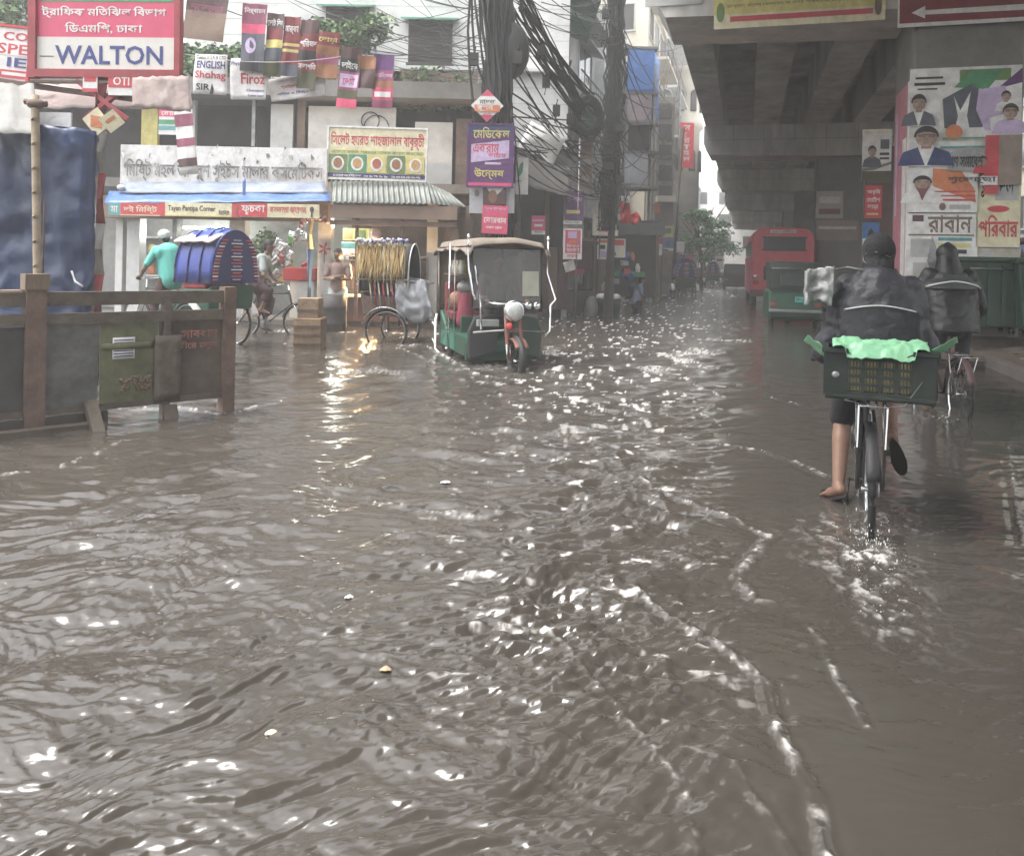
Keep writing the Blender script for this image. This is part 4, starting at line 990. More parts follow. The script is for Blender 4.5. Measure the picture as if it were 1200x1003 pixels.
# blue tarpaulin covering a stack
TARP = mk('navy_tarpaulin', (.010, .028, .095), .38, .35, 2.5, .7, 7, grime=.3, gcol=(.01, .012, .02), spec=.5)
a0, b0 = P(-40, 160, 8.8), P(112, 178, 8.8); xw = b0.x; nx, nz_ = 44, 40; g = []
for side in range(1):
    pass
path = [(a0.x-.5, 8.8), (xw-.12, 8.8), (xw-.03, 8.9), (xw*11.4/8.8-.1, 11.4)]
def tarpF(u, v, o=0.):
    L_ = [0, (path[1][0]-path[0][0]), 0, 0]; L_ = [0]
    for p, q in zip(path[:-1], path[1:]): L_.append(L_[-1]+math.dist(p, q))
    d = u*L_[-1]
    for i in range(3):
        if d <= L_[i+1]+1e-9: f = (d-L_[i])/(L_[i+1]-L_[i]); x = path[i][0]*(1-f)+path[i+1][0]*f; y = path[i][1]*(1-f)+path[i+1][1]*f; nx_, ny_ = [(0, -1), (.7, -.7), (1, 0)][i]; break
    zt = 2.86-.20*u/.7 if u < .7 else 2.66-.2*(u-.7)
    z = -.15 + (zt+.15)*(1-v)
    fold = -.05*abs(noise.noise(Vector((d*7+z*3, z*4.5-d*2, 4))))-.07*abs(noise.noise(Vector((d*3.1-z*1.6, z*2.1+d, 14)))) + .05*noise.noise(Vector((d*2.2, z*.7, 1))) + .035*noise.noise(Vector((d*6, z*1.4, 5))) + .05*abs(noise.noise(Vector((d*1.1, z*2.5, 9))))
    return Vector((x+nx_*(fold+o), y+ny_*(fold+o), z-.04*abs(noise.noise(Vector((d*3, 0, 2))))*(1-v)))
mb = MB(); mb.surf(tarpF, TARP, nu=110, nv=60, th=.01)
top = [tarpF(i/30, 0) for i in range(31)]; c = Vector((a0.x-.5, 11.4, 2.6)); vs = top+[c]; mb.add(vs, [(i, i+1, 31) for i in range(30)], TARP, True)
t = thing('tarpaulin_stack', 'tall stack draped in crumpled navy blue tarpaulin at the left edge', 'covered stack', (a0.x+1, 9.5, 0)); mb.build('tarpaulin', TARP, t, True)
mb = MB(); p = P(86, 320, 8.7); mb.tube([P(84, 318, 8.65), P(88, 330, 8.6), P(97, 336, 8.6)], .012, WHITEP, 6); mb.tube([P(46, 188, 8.6), P(52, 240, 8.62), P(50, 330, 8.6)], .01, RUST, 6); mb.build('rope', WHITEP, t, True)

# ------------------------------------------------------------------ crowd barrier (painted iron and board), from near left to the corner post
A = P(-60, 545, 1); g0 = G(-20, 556); g1 = G(268, 481)
A = Vector((-4.25, 5.7, 0)); Bq = Vector((g1.x, g1.y, 0)); dA = (Bq-A); LB = dA.length; dA.normalize(); nA = Vector((dA.y, -dA.x, 0))
bar = thing('road_barrier', 'long rusty boarded road barrier with faded coloured panels standing in the flood', 'barrier', (A+Bq)/2)
BT = 1.11
def FB(u, v, o=0.): return A + dA*(u*LB) + Vector((0, 0, BT-BT*v)) + nA*o
def uB(px):            # solve the parameter along the barrier that is seen at pixel column px
    lo, hi = -1., 1.4
    for _ in range(40):
        m = (lo+hi)/2; q = A+dA*m*LB; x = CX+F*q.x/q.y
        if x < px: lo = m
        else: hi = m
    return lo
BARM = mk('barrier_iron', (.12, .092, .07), .7, .5, 6, .4, 30, grime=.7, gcol=(.055, .055, .042))
def barbox(name, u0, u1, z0, z1, o, th, mat):
    m = MB(); m.surf(FB, mat, u0, (BT-z1)/BT, u1, (BT-z0)/BT, 10, 6, o=o, th=th, smooth=False); return m.build(name, mat, bar, True)
barbox('top_rail', 0, 1, .98, 1.09, .035, .07, BARM); barbox('middle_rail', 0, 1, .83, .92, .036, .07, BARM)
barbox('lower_rail', .0, .985, .13, .18, .034, .07, BARM)
for px, w_ in ((268, .11), (42, .14)):
    u = uB(px); barbox('post', u-w_/LB/2, u+w_/LB/2, -.2, 1.12, .06, .12, RUST)
barbox('post', uB(196)-.012, uB(196)+.012, -.1, 1.0, .045, .09, BARM); barbox('post', .015, .045, -.2, 1.1, .05, .1, BARM)
c = A+dA*uB(42)*LB+nA*.0; m = MB(); m.box((c.x, c.y, 1.17), (.17, .15, .12), WOOD, rz=math.atan2(dA.y, dA.x)); m.box((c.x-.35, c.y-.25, 1.06), (.7, .1, .09), mk('pale_plank', (.36, .24, .17), .8, .3, 5, .3, 30, grime=.3), rz=math.atan2(dA.y, dA.x)); m.build('plank', None, bar, True)
PG1 = mk('panel_grey', (.12, .12, .115), .55, .6, 4, .2, 12, grime=.7, gcol=(.055, .06, .05)); PG2 = mk('panel_olive', (.13, .135, .06), .5, .5, 5, .2, 12, grime=.65, gcol=(.085, .07, .045))
PG3 = mk('panel_brown', (.11, .082, .062), .65, .6, 3, .2, 12, grime=.5, gcol=(.055, .05, .04)); PG4 = mk('panel_dark', (.06, .055, .05), .6, .4, 3, grime=.4)
barbox('panel', uB(-40), uB(34), .15, .82, .012, .02, PG4); barbox('panel', uB(52), uB(117), .16, .83, .014, .02, PG1)
p2 = barbox('panel', uB(119), uB(186), .17, .83, .018, .02, PG2); p3 = barbox('panel', uB(188), uB(262), .16, .83, .010, .02, PG3)
m = MB(); m.surf(FB, PG2, uB(120), .40, uB(180), .45, 6, 1, o=.03, th=.01); m.build('panel_ridge', PG2, p2, True); m = MB()
for k in range(60):
    u = uB(178)-rnd.random()**2*.1; v = .66+.1*rnd.random(); q = FB(u, v, .022); m.ell(q, (.02, .012, .015), WOOD, 6, 4)
m.build('dried_mud', PG3, p2, True)
m = MB(); m.surf(FB, WHITEP, uB(133), .36, uB(159), .52, 4, 4, o=.026, th=.003)
for k in range(7): m.surf(FB, NAVYP, uB(134), .375+.02*k, uB(157), .383+.02*k, 2, 1, o=.029, th=.002)
m.build('paper_label', WHITEP, p2, True)
m = MB(); FADR = mk('faded_red_letter', (.36, .13, .09), .7, .5, 14, grime=.5, gcol=(.14, .09, .06)); m.text('সাবধান', FB, uB(213), .325, uB(256), .39, FADR, o=.02); m.text('ধীরে চলুন', FB, uB(211), .41, uB(256), .49, FADR, o=.02); m.build('lettering', FADR, p3, True)
m = MB(); m.surf(FB, BARM, uB(182), .36, uB(212), .86, 4, 8, o=.05, th=.03); q = FB(uB(200), .9, .04); m.bar(q, q+Vector((.07, -.05, -.22)), .10, .06, BARM); m.build('cover_board', BARM, bar, True)
for px in (108, 250):
    u = uB(px); q = A+dA*u*LB; m = MB()
    if px == 108:
        m.bar(q+nA*.55+Vector((0, 0, -.14)), q-nA*.5+Vector((0, 0, -.14)), .16, .12, RUST); m.bar(q+nA*.02+Vector((0, 0, .20)), q+nA*.34+Vector((0, 0, -.12)), .09, .07, BARM)
        m.build('foot', RUST, bar, True)
barbox('skirt_board', -.02, uB(128), -.05, .12, .05, .04, mk('skirt_board', (.05, .042, .04), .6, .4, 4, .3, 14, grime=.4, gcol=(.09, .05, .045))); m = MB(); q = A+nA*.1; m.bar(q+Vector((0, 0, .02)), q+dA*(uB(120)*LB)+Vector((0, 0, .02)), .12, .07, BARM); m.build('base_beam', BARM, bar, True)

# ------------------------------------------------------------------ wire lines with hanging posters (Y about 12.5)
YH = 12.5
def hang(label, px, bands, rot=0., seed=0, name='hanging_poster', base=None, yaw=0., group='campaign posters strung above the street', Y=None, texts=()):
    items = [('r', 0, a, 1, b, m) for a, b, m in bands] + list(texts)
    return sign(name, label, 'poster', px, Y or YH+.02*(seed % 7), base or DKBR, items, rot=rot, wave=.035, nu=8, seed=seed, yaw=yaw, th=.004, group=group)
MAUV = mk('mauve_print', (.28, .06, .12), .65, .3, 6, grime=.35, gcol=(.1, .05, .06)); DGRN = mk('dark_olive_print', (.07, .075, .03), .65, .3, 6)
DBLU = mk('slate_print', (.09, .10, .13), .65, .3, 6); DORG = mk('dull_orange_print', (.30, .12, .04), .65, .3, 6); DRED = mk('dull_red_print', (.22, .03, .035), .65, .3, 6, grime=.3)
hang('faded dark brown banner hanging right of the police signboard', (217, -20, 266, 48), [(0, .5, DKBR), (.5, 1, BRICKP)], -.10, 1, base=BRICKP, texts=[('t', 'শুভেচ্ছা', .1, .35, .9, .55, MAUV)])
hang('pink topped grey poster with small portrait print', (283, 5, 311, 84), [(0, .3, MAUV), (.3, .44, PINKP), (.44, .85, DBLU), (.85, 1, INK)], -.03, 2, texts=[('t', 'নির্বাচন', .08, .05, .95, .16, WHITEP), ('d', .4, .62, .22, .12, LILAC)])
hang('dark poster with a yellow middle band next to the pink topped one', (311, 16, 331, 90), [(0, .25, DKBR), (.25, .42, DRED), (.42, .55, YELP), (.55, .75, DBLU), (.75, 1, DGRN)], -.05, 3, texts=[('t', 'ভোট দিন', .05, .08, .95, .2, WHITEP)])
hang('deep red poster with two narrow yellow stripes', (331, 20, 351, 90), [(0, .45, DRED), (.45, .5, YELP), (.55, .6, YELP), (.62, .8, DRED), (.8, 1, DBLU)], -.04, 4, base=MAUV, texts=[('t', 'মার্কা', .1, .15, .9, .3, WHITEP)])
hang('long poster with maroon head and dark green foot', (350, 24, 372, 104), [(0, .2, DKBR), (.2, .45, DRED), (.45, .6, INK), (.6, .75, DRED), (.75, 1, DGRN)], -.05, 5, texts=[('t', 'পরিষদ', .05, .28, .95, .4, WHITEP), ('t', 'সভাপতি', .05, .62, .95, .72, WHITEP)])
hang('dull orange and maroon poster in the middle of the string', (370, 38, 397, 92), [(0, .3, DRED), (.3, .5, DORG), (.5, .7, MAUV), (.7, 1, DORG)], -.06, 6, texts=[('t', 'দোয়া', .1, .1, .9, .25, YELP)])
hang('narrow poster with white lettering hanging low right of centre', (397, 56, 421, 127), [(0, .18, DKBR), (.18, .4, INK), (.4, .7, MAUV), (.7, .85, DGRN), (.85, 1, PINKP)], -.08, 7, texts=[('t', 'ভাইকে', .08, .22, .92, .36, WHITEP), ('r', .06, .44, .94, .66, LILAC), ('t', 'ভোট', .2, .47, .8, .62, REDPR)])
hang('short dull orange poster between two darker ones', (419, 66, 440, 104), [(0, .4, DORG), (.4, 1, DKBR)], -.03, 8, base=DORG)
hang('purple and magenta poster at the right end of the string', (437, 64, 461, 127), [(0, .3, PURP), (.3, .5, MAUV), (.5, .62, DORG), (.62, .85, PINKP), (.85, 1, MAUV)], -.02, 9, texts=[('t', 'কাউন্সিলর', .05, .34, .95, .46, LILAC), ('r', .1, .70, .9, .80, WHITEP)])
G2 = 'white tuition posters tied below the campaign posters'
hang('white poster with ENGLISH and a red name, its foot torn', (227, 64, 266, 111), [], -.03, 11, base=WHITEP, group=G2, texts=[('t', 'Tuition in S.A & CTD', .05, .03, .95, .12, INK), ('t', 'ENGLISH', .08, .17, .94, .36, NAVT), ('t', 'Shohag', .05, .42, .96, .66, REDPR), ('t', 'SIR', .1, .74, .5, .9, INK), ('p', [(.50, 1.0), (.56, .72), (.62, .86), (.60, 1.0)], DARKW)])
hang('white poster folded to a slant showing a red oz', (270, 69, 312, 117), [], .0, 12, base=WHITEP, group=G2, texts=[('t', 'Firoz', .30, .36, .96, .62, REDPR), ('t', 'Chemistry', .45, .74, .95, .82, NAVT), ('t', 'home tutor', .5, .86, .95, .93, NAVT), ('t', 'Physics', .03, .08, .4, .2, NAVT)])
hang('wide white banner partly hidden behind the campaign posters', (316, 90, 382, 116), [], .14, 13, base=WHITEP, group=G2, Y=YH+.25, texts=[('t', 'প্রাইভেট পড়াই', .2, .3, .7, .5, REDPR), ('t', 'গণিত ও বিজ্ঞান', .1, .62, .8, .8, NAVT)])
sign('hanging_poster', 'striped pink green and blue notice hanging before the yellow column', 'poster', (186, 128, 214, 158), YS-.5, WHITEP, [('r', 0, 0, 1, .3, PINKP), ('t', 'কোচিং', .1, .04, .9, .26, WHITEP), ('r', 0, .42, 1, .6, GREENPR), ('r', 0, .66, 1, .82, TEALP)])
hang('torn pale banner hanging twisted over the weathered signboard', (206, 110, 228, 205), [(.25, .4, MAUV), (.55, .65, MAUV), (.8, .9, DKBR)], .12, 15, base=WHITEP, Y=14., group=None)
# strings
mb = MB()
def sag(p, q, s, n=14): return [p.lerp(q, k/n) - Vector((0, 0, s*4*(k/n)*(1-k/n))) for k in range(n+1)]
mb.tube(sag(P(150, -40, YH), P(560, 70, YH+.2), .35), .008, CABLE, 6); mb.tube(sag(P(210, 60, YH+.1), P(480, 92, YH+.2), .1), .006, CABLE, 6); mb.tube(sag(P(208, 62, YH), P(404, 66, YH), .12), .004, WHITEP, 5)
mb.solo('poster_string', 'sagging strings that carry the campaign posters', 'string')

# ------------------------------------------------------------------ cable pole and the great cable tangle
rnd = random.Random(5)
def rod(name, label, px0, py0, px1, Y, r, mat, ztop=None):
    a = P(px0, py0, Y); b = P(px1, 330, Y); m = MB(); m.tube([(b.x, Y, -.2), (a.x, Y, a.z)], [r, r*.8], mat, 14); return m.solo(name, label, 'pole')
rod('utility_pole', 'tall grey utility pole wrapped in cables near the red cloth', 731, -60, 713, 21.5, .15, CONC_D)
rod('utility_pole', 'utility pole buried inside the thick cable tangle', 584, -60, 584, 15.8, .13, CONC_D)
rod('utility_pole', 'thin dark pole standing by the road edge beyond the red cloth', 800, 150, 788, 36, .14, RUST)
rod('utility_pole', 'slim steel pole rising under the cable coil', 680, 158, 674, 19.5, .04, STEEL)
mb = MB()
for k in range(120):          # vertical bundle
    u = rnd.gauss(0, 1); x0 = 578+u*9; x1 = 590+rnd.gauss(0, 9); Y = 15.6+rnd.uniform(-.25, .25); pts = []
    y1 = rnd.choice([180, 230, 262, 300, 190]); 
    for i in range(9):
        f = i/8; px = x0+(x1-x0)*f+rnd.gauss(0, 2.0)+10*math.sin(f*3+u)*abs(u)*.4; pts.append(P(px, -50+(y1+50)*f, Y+rnd.gauss(0, .03)))
    mb.tube(pts, rnd.uniform(.012, .03), CABLE, 5)
mb.ell(P(600, 60, 15.6), (.34, .2, .55), CABLE, 14, 10); mb.ell(P(582, 100, 15.6), (.30, .2, .8), CABLE, 14, 10); mb.ell(P(588, 30, 15.7), (.26, .2, .8), CABLE, 14, 10)
mb.solo('cable_bundle', 'thick black bundle of overhead cables hanging down the middle pole', 'cables', kind='stuff')
mb = MB()
for k in range(30):          # slanting cables towards the coil
    a = P(600+rnd.uniform(-12, 18), rnd.uniform(-30, 30), 15.7); b = P(690+rnd.uniform(-14, 10), 118+rnd.uniform(-8, 24), 19+rnd.uniform(-.4, .4))
    mb.tube(sag(a, b, rnd.uniform(-.1, .16)), rnd.uniform(.010, .026), CABLE, 5)
for k in range(26):
    a = P(590+rnd.uniform(-5, 30), rnd.uniform(60, 190), 15.8); b = P(715+rnd.uniform(-6, 8), rnd.uniform(140, 250), 21.3)
    mb.tube(sag(a, b, rnd.uniform(.0, .45)), rnd.uniform(.008, .02), CABLE, 5)
for k in range(28):          # fan towards the building
    a = P(583+rnd.uniform(-6, 6), rnd.uniform(-20, 110), 15.7); b = P(rnd.uniform(330, 520), rnd.uniform(-60, 70), 20.5)
    mb.tube(sag(a, b, rnd.uniform(.1, .5)), .007 if k % 3 else .011, CABLE, 5)
for k in range(14):
    a = P(727+rnd.uniform(-3, 3), rnd.uniform(-30, 60), 21.3); b = P(rnd.uniform(600, 680), rnd.uniform(-60, 20), 16); mb.tube(sag(a, b, .3), .010, CABLE, 5)
for k in range(14):
    a = P(727, rnd.uniform(0, 240), 21.3); b = P(rnd.uniform(775, 812), rnd.uniform(30, 220), 38); mb.tube(sag(a, b, rnd.uniform(.3, 1.6)), .014, CABLE, 5)
mb.solo('overhead_cables', 'slanting web of black overhead cables between the poles and buildings', 'cables', kind='stuff')
t = thing('cable_coil', 'large black coil of spare cable hung beside the grey pole', 'cable coil', P(688, 135, 19.3)); mb = MB()
c0 = P(688, 137, 19.3)
for k in range(30):
    c = c0+Vector((rnd.gauss(0, .035), rnd.uniform(-.15, .2), rnd.gauss(0, .035))); pts = []
    rr = rnd.uniform(.30, .47)
    for i in range(25):
        a = 2*PI*i/24; pts.append(c+Vector((math.cos(a)*rr*.78, .10*math.sin(a+k), math.sin(a)*rr*1.05)))
    mb.tube(pts, rnd.uniform(.012, .02), CABLE, 5, cap=False)
mb.build('coil', CABLE, t, True)
mb = MB()
for k in range(60):         # strands hugging the grey pole
    Y = 21.3; x0 = 724+rnd.gauss(0, 3.0); pts = [P(x0-(i/10)*12+rnd.gauss(0, 3+3*math.sin(i/10*PI)), -30+300*i/10, Y+rnd.uniform(-.15, .1)) for i in range(11)]
    mb.tube(pts, rnd.uniform(.012, .028), CABLE, 5)
for k in range(26):
    c = P(714+rnd.gauss(0, 7), rnd.uniform(150, 240), 21.2); rr = rnd.uniform(.12, .42); pts = [c+Vector((math.cos(2*PI*i/16)*rr*.6, .05*math.sin(i), math.sin(2*PI*i/16)*rr)) for i in range(17)]; mb.tube(pts, .014, CABLE, 5, cap=False)
for k in range(7): c = P(716+rnd.uniform(-14, 14), 150+k*15, 21.1); mb.box(c, (.22, .14, .18), BLACK)
mb.solo('cable_bundle', 'ragged cables and junction boxes clinging to the grey pole', 'cables', kind='stuff')
for k, (px, py, Y) in enumerate(((634, 60, 16.5), (640, 96, 17), (652, 130, 18), (668, 140, 19), (607, 68, 15.4), (556, 70, 15.5), (709, 17, 21), (706, 42, 21))):
    c = P(px, py, Y); m = MB(); m.box(c, (.16, .12, .24), BLACK); m.tube([c+Vector((0, 0, .12)), c+Vector((.02, 0, .25))], .02, BLACK, 6); m.tube([c-Vector((0, 0, .12)), c-Vector((.03, 0, .28))], .015, BLACK, 6)
    m.solo('junction_box', 'small black cable junction box strung on the overhead wires', 'junction box', group='cable junction boxes on the wires')

# signs hanging on the cable pole
o_, Ff = sign('diamond_sign', 'red and white diamond notice fixed on the cable pole', 'sign', None, 0, WHITEP, [('p', [(0, 0), (.42, 0), (0, .42)], PINKP), ('p', [(1, 1), (.58, 1), (1, .58)], PINKP), ], Cc=(P(571, 124, 15.1), .43, .43), rot=-PI/4)
Fd = flat(P(571, 124, 15.07), .62, .62); mb = MB(); mb.surf(Fd, ORANGEP, .12, .48, .88, .68, 1, 1, o=.002, th=.002, smooth=False); mb.text('মাদক', Fd, .26, .32, .74, .46, INK, o=.004); mb.text('রূপন', Fd, .2, .49, .68, .67, WHITEP, o=.006); mb.text('সভাপতি', Fd, .38, .72, .62, .8, REDPR, o=.004)
m_ = mb.build('lettering', INK, o_, True)
sign('banner_sign', 'tall purple banner with yellow and pink Bengali lettering on the cable pole', 'sign', (549, 147, 600, 218), 15.2, PURP,
     [('r', 0, 0, 1, .14, NAVYP), ('t', 'মেডিকেল', .10, .03, .94, .22, YELP), ('p', [(.06, .32), (.93, .24), (.93, .54), (.06, .62)], LILAC), ('t', 'একরাম', .1, .30, .7, .46, REDPR), ('t', 'ভাইকে', .46, .44, .88, .54, PINKP), ('r', .38, .61, .75, .65, LILAC), ('t', 'উন্মেষ', .14, .70, .82, .90, YELP), ('r', 0, .95, 1, 1, PINKP)], frame=PURP)
sign('small_poster', 'grey white notice left below the purple banner', 'poster', (550, 219, 566, 250), 15.3, mk('grey_print', (.42, .43, .46), .6, .2, 5), [('d', .55, .25, .18, .14, CONC_D)])
sign('small_poster', 'portrait poster with pale top just below the purple banner', 'poster', (567, 219, 593, 240), 15.25, DKBR, [('p', [(.1, 0), (.95, 0), (.6, .45), (.2, .25)], WHITEP), ('d', .4, .55, .2, .35, SKIN)])
sign('small_poster', 'grey notice right below the purple banner', 'poster', (593, 215, 603, 250), 15.35, MATS['grey_print'])
sign('banner_sign', 'bright pink poster with white lettering low on the cable pole', 'sign', (565, 241, 595, 274), 15.2, PINKP, [('t', 'যুব দিবস', .1, .06, .9, .18, LILAC), ('t', 'কোরবান', .06, .38, .94, .62, WHITEP), ('t', 'সফল হোক', .15, .72, .8, .84, WHITEP)], rot=-.03)
sign('small_poster', 'white board with a green leaf emblem beside the purple banner', 'poster', (601, 185, 619, 228), 16, WHITEP, [('p', [(.3, .42), (.45, .18), (.68, .1), (.62, .4), (.42, .52)], GREENPR), ('r', .1, .62, .6, .66, PLAST_G)])
sign('torn_sheet', 'torn white plastic sheet hanging under the slanting cables', 'sheet', (612, 150, 658, 186), 17.5, WHITEP, [('p', [(0, 1), (0, .4), (.6, .85), (.9, 1)], DARKW), ('r', .1, .1, .4, .2, PLAST_G)], rot=-.45, wave=.08, seed=5)
sign('small_poster', 'maroon panel with small prints below the coil', 'poster', (678, 164, 694, 222), 19.6, BRICKP, [('r', .1, .1, .9, .25, DKBR), ('r', .1, .4, .9, .5, STEEL), ('d', .5, .8, .3, .1, STEEL)])
# ------------------------------------------------------------------ corner and left street side: stalls, signs, poles
def at_street(px, s_):      # point on the street line through pixel column px at depth s
    return None
# dark shop front under the white block (corner of the street)
t = thing('corner_shop', 'dark cluttered shop front under the white apartment block', 'shop', (P(600, 350, 20.4).x, 20.4, 0))
a, b = P(556, 300, 21.3), P(664, 300, 21.3); cx_ = (a.x+b.x)/2
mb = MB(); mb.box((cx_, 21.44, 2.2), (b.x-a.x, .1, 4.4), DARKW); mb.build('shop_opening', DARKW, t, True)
mb = MB(); mb.surf(stripf(P(600, 178, 21.2), P(666, 196, 21.2), P(672, 232, 19.8), P(604, 214, 19.8), .08, 4), mk('dark_canvas', (.055, .048, .045), .75, .3, 3, .4, 10, grime=.3), nu=12, nv=8, th=.02); mb.build('canvas_shade', None, t, True)
mb = MB()
for k, px in enumerate((560, 606, 640, 662)): c = P(px, 300, 21.1); mb.box((c.x, 21.1, 1.9), (.14, .14, 4.0), [PLAST_G, RUST, BRICKP, PLAST_G][k])
mb.build('column', PLAST_G, t, True)
mb = MB(); rnd = random.Random(8)
for k in range(5): c = P(612+k*12, 300, 21.0); mb.box((c.x, 21.0, 1.0+.0*k), (.24, .2, 1.6), [BRICKP, DKBR, RUST, BRICKP, DKBR][k])
mb.build('shutter', BRICKP, t, True)
# maroon tea stall right of the battery rickshaw
t = thing('tea_stall', 'maroon roadside stall with red ledge behind the battery rickshaw', 'stall', G(665, 372))
Y = 23.0
for nm, px, y0, y1, dep, m_ in (('upper_panel', (640, 694), 286, 316, .5, mk('maroon_board', (.16, .03, .045), .6, .3, 4, grime=.4)), ('counter', (640, 698), 340, 372, 1.0, DKBR), ('side_board', (640, 676), 316, 338, .3, mk('grey_green_board', (.17, .18, .165), .7, .3, 4, grime=.4))):
    C_, w_, h_ = pxr(px[0], y0, px[1], y1, Y); mb = MB(); mb.box((C_.x, Y+dep/2, C_.z), (w_, dep, h_), m_); mb.build(nm, m_, t, True, bevel=.01)
C_, w_, h_ = pxr(648, 315, 684, 321, Y-.1); mb = MB(); mb.box((C_.x, Y, C_.z), (w_, .6, h_), REDPR); mb.build('ledge', REDPR, t, True)
C_, w_, h_ = pxr(636, 278, 700, 286, Y-.2); mb = MB(); mb.box((C_.x, Y+.2, C_.z), (w_, 1.4, h_*.5), DKBR, rx=.1); mb.build('roof', DKBR, t, True)
for px in (640, 697): c = P(px, 300, Y); mb = MB(); mb.box((c.x, Y, 1.2), (.07, .07, 2.6), WOOD); mb.build('post', WOOD, t, True)
BB = lines(.1, .9, .15, .8, 3, WHITEP, .3)
sign('small_poster', 'magenta poster with white stripes above the maroon stall', 'poster', (623, 253, 639, 275), 20, PINKP, [('r', .1, .2, .9, .3, LILAC), ('r', .2, .45, .8, .58, WHITEP), ('r', 0, .8, 1, 1, WHITEP), ('t', 'আসুন', .2, .82, .8, .96, INK)])
sign('banner_sign', 'dull purple banner with pale script beside the grey pole', 'sign', (662, 224, 684, 258), 20, PURP, [('t', 'শুভেচ্ছা', .1, .18, .9, .38, LILAC), ('r', .1, .66, .8, .78, YELP)])
sign('small_poster', 'narrow white strip notice below the purple banner by the grey pole', 'poster', (660, 259, 682, 263), 20, WHITEP, [('t', 'বিজ্ঞপ্তি', .1, .2, .9, .8, INK)])
sign('banner_sign', 'white edged crimson poster on the stick before the stall', 'sign', (660, 268, 682, 304), 19.9, WHITEP, [('r', .1, .05, .92, .8, PINKP), ('r', .25, .1, .75, .32, LILAC), ('r', .3, .38, .7, .48, ORANGEP), ('t', 'বিশাল', .18, .5, .85, .62, WHITEP), ('t', 'জনসভা', .18, .64, .85, .76, WHITEP), ('t', 'সফল', .2, .84, .8, .95, PINKP)])
sign('small_poster', 'torn white paper stuck under the crimson poster', 'poster', (661, 306, 674, 318), 20.1, WHITEP, [], rot=.3, wave=.05)
sign('street_sign', 'white TOP\'S sign with a red bar beside the grey pole', 'sign', (696, 252, 723, 275), 22, WHITEP, [('t', "TOP'S", .1, .1, .94, .46, REDPR), ('r', .1, .56, .9, .6, INK), ('r', .2, .76, .85, .86, REDPR)], frame=CREAMP)
rod('utility_pole', 'thin stick leaning under the TOP\'S sign', 703, 276, 700, 22.1, .03, WOOD)
mb = MB()
for k in range(3):
    c, w_, h_ = pxr([727, 728, 738][k], [236, 246, 250][k], [739, 738, 750][k], [262, 262, 262][k], 22.5)
    mb.surf(flat(c, w_, h_, 0, [.1, -.2, .5][k], wave=.14, seed=k*4), mk('red_cloth', (.62, .05, .05), .7, .2, 3), nu=6, nv=6, th=.02)
mb.solo('red_cloth', 'bright red cloth bundle hanging by the wires beside the TOP\'S sign', 'cloth')
mb = MB(); c, w_, h_ = pxr(727, 230, 738, 238, 22.4); mb.surf(flat(c, w_, h_, wave=.05), WHITEP, nu=4, nv=3, th=.02); mb.solo('paper_scrap', 'white scrap fastened on top of the red cloth', 'paper')
for lab, bx_, items in (('pale poster with a red head under the TOP\'S sign', (716, 280, 733, 302), [('r', .1, .05, .9, .35, REDPR), ('p', [(.1, .9), (.2, .5), (.4, .9)], GREENPR), ('r', .5, .5, .9, .9, CREAMP)]),
                        ('small orange and white poster left of the pale red headed one', (700, 280, 713, 304), [('r', .1, .05, .9, .2, ORANGEP), ('r', .2, .3, .7, .5, DARKW), ('r', .1, .6, .9, .9, LILAC)])):
    sign('small_poster', lab, 'poster', bx_, 22.6, WHITEP, items)
# board behind those posters and dark booth
t = thing('street_booth', 'dark booth of boards behind the TOP\'S sign and grey pole', 'booth', G(720, 360)); Y = 24.2
for nm, x0, x1, y0, y1, m_, dep in (('back_board', 684, 772, 258, 348, DARKW, .1), ('awning', 690, 775, 262, 276, mk('grey_green_cloth', (.10, .12, .115), .75, .3, 4), .8), ('side_panel', 700, 716, 300, 350, BRICKP, .4), ('shelf', 718, 752, 318, 324, GREENPR, .5)):
    C_, w_, h_ = pxr(x0, y0, x1, y1, Y); mb = MB(); mb.box((C_.x, Y+dep/2-(.6 if nm != 'back_board' else 0), C_.z), (w_, dep, h_), m_); mb.build(nm, m_, t, True, bevel=.01)
mb = MB()
for px in (690, 770): c = P(px, 300, Y-.8); mb.box((c.x, Y-.8, 1.1), (.06, .06, 2.5), WOOD)
mb.build('frame', WOOD, t, True)
for k in range(14):
    c = P(rnd.uniform(704, 752), rnd.uniform(302, 345), Y-.5-rnd.random()*.3); m_ = rnd.choice([WHITEP, CREAMP, REDPR, BLUEP, STEEL, ORANGEP]); mb = MB()
    if k % 2: mb.lathe(c, [(.07, 0), (.08, .16), (.04, .22), (.045, .26)], m_, 10)
    else: mb.box(c, (.2, .14, .16), m_, rz=rnd.random())
    mb.solo('goods_jar' if k % 2 else 'goods_box', 'small jar on display inside the dark booth' if k % 2 else 'small packed box on display inside the dark booth', 'jar' if k % 2 else 'box', group='jars on display in the dark booth' if k % 2 else 'boxes on display in the dark booth')
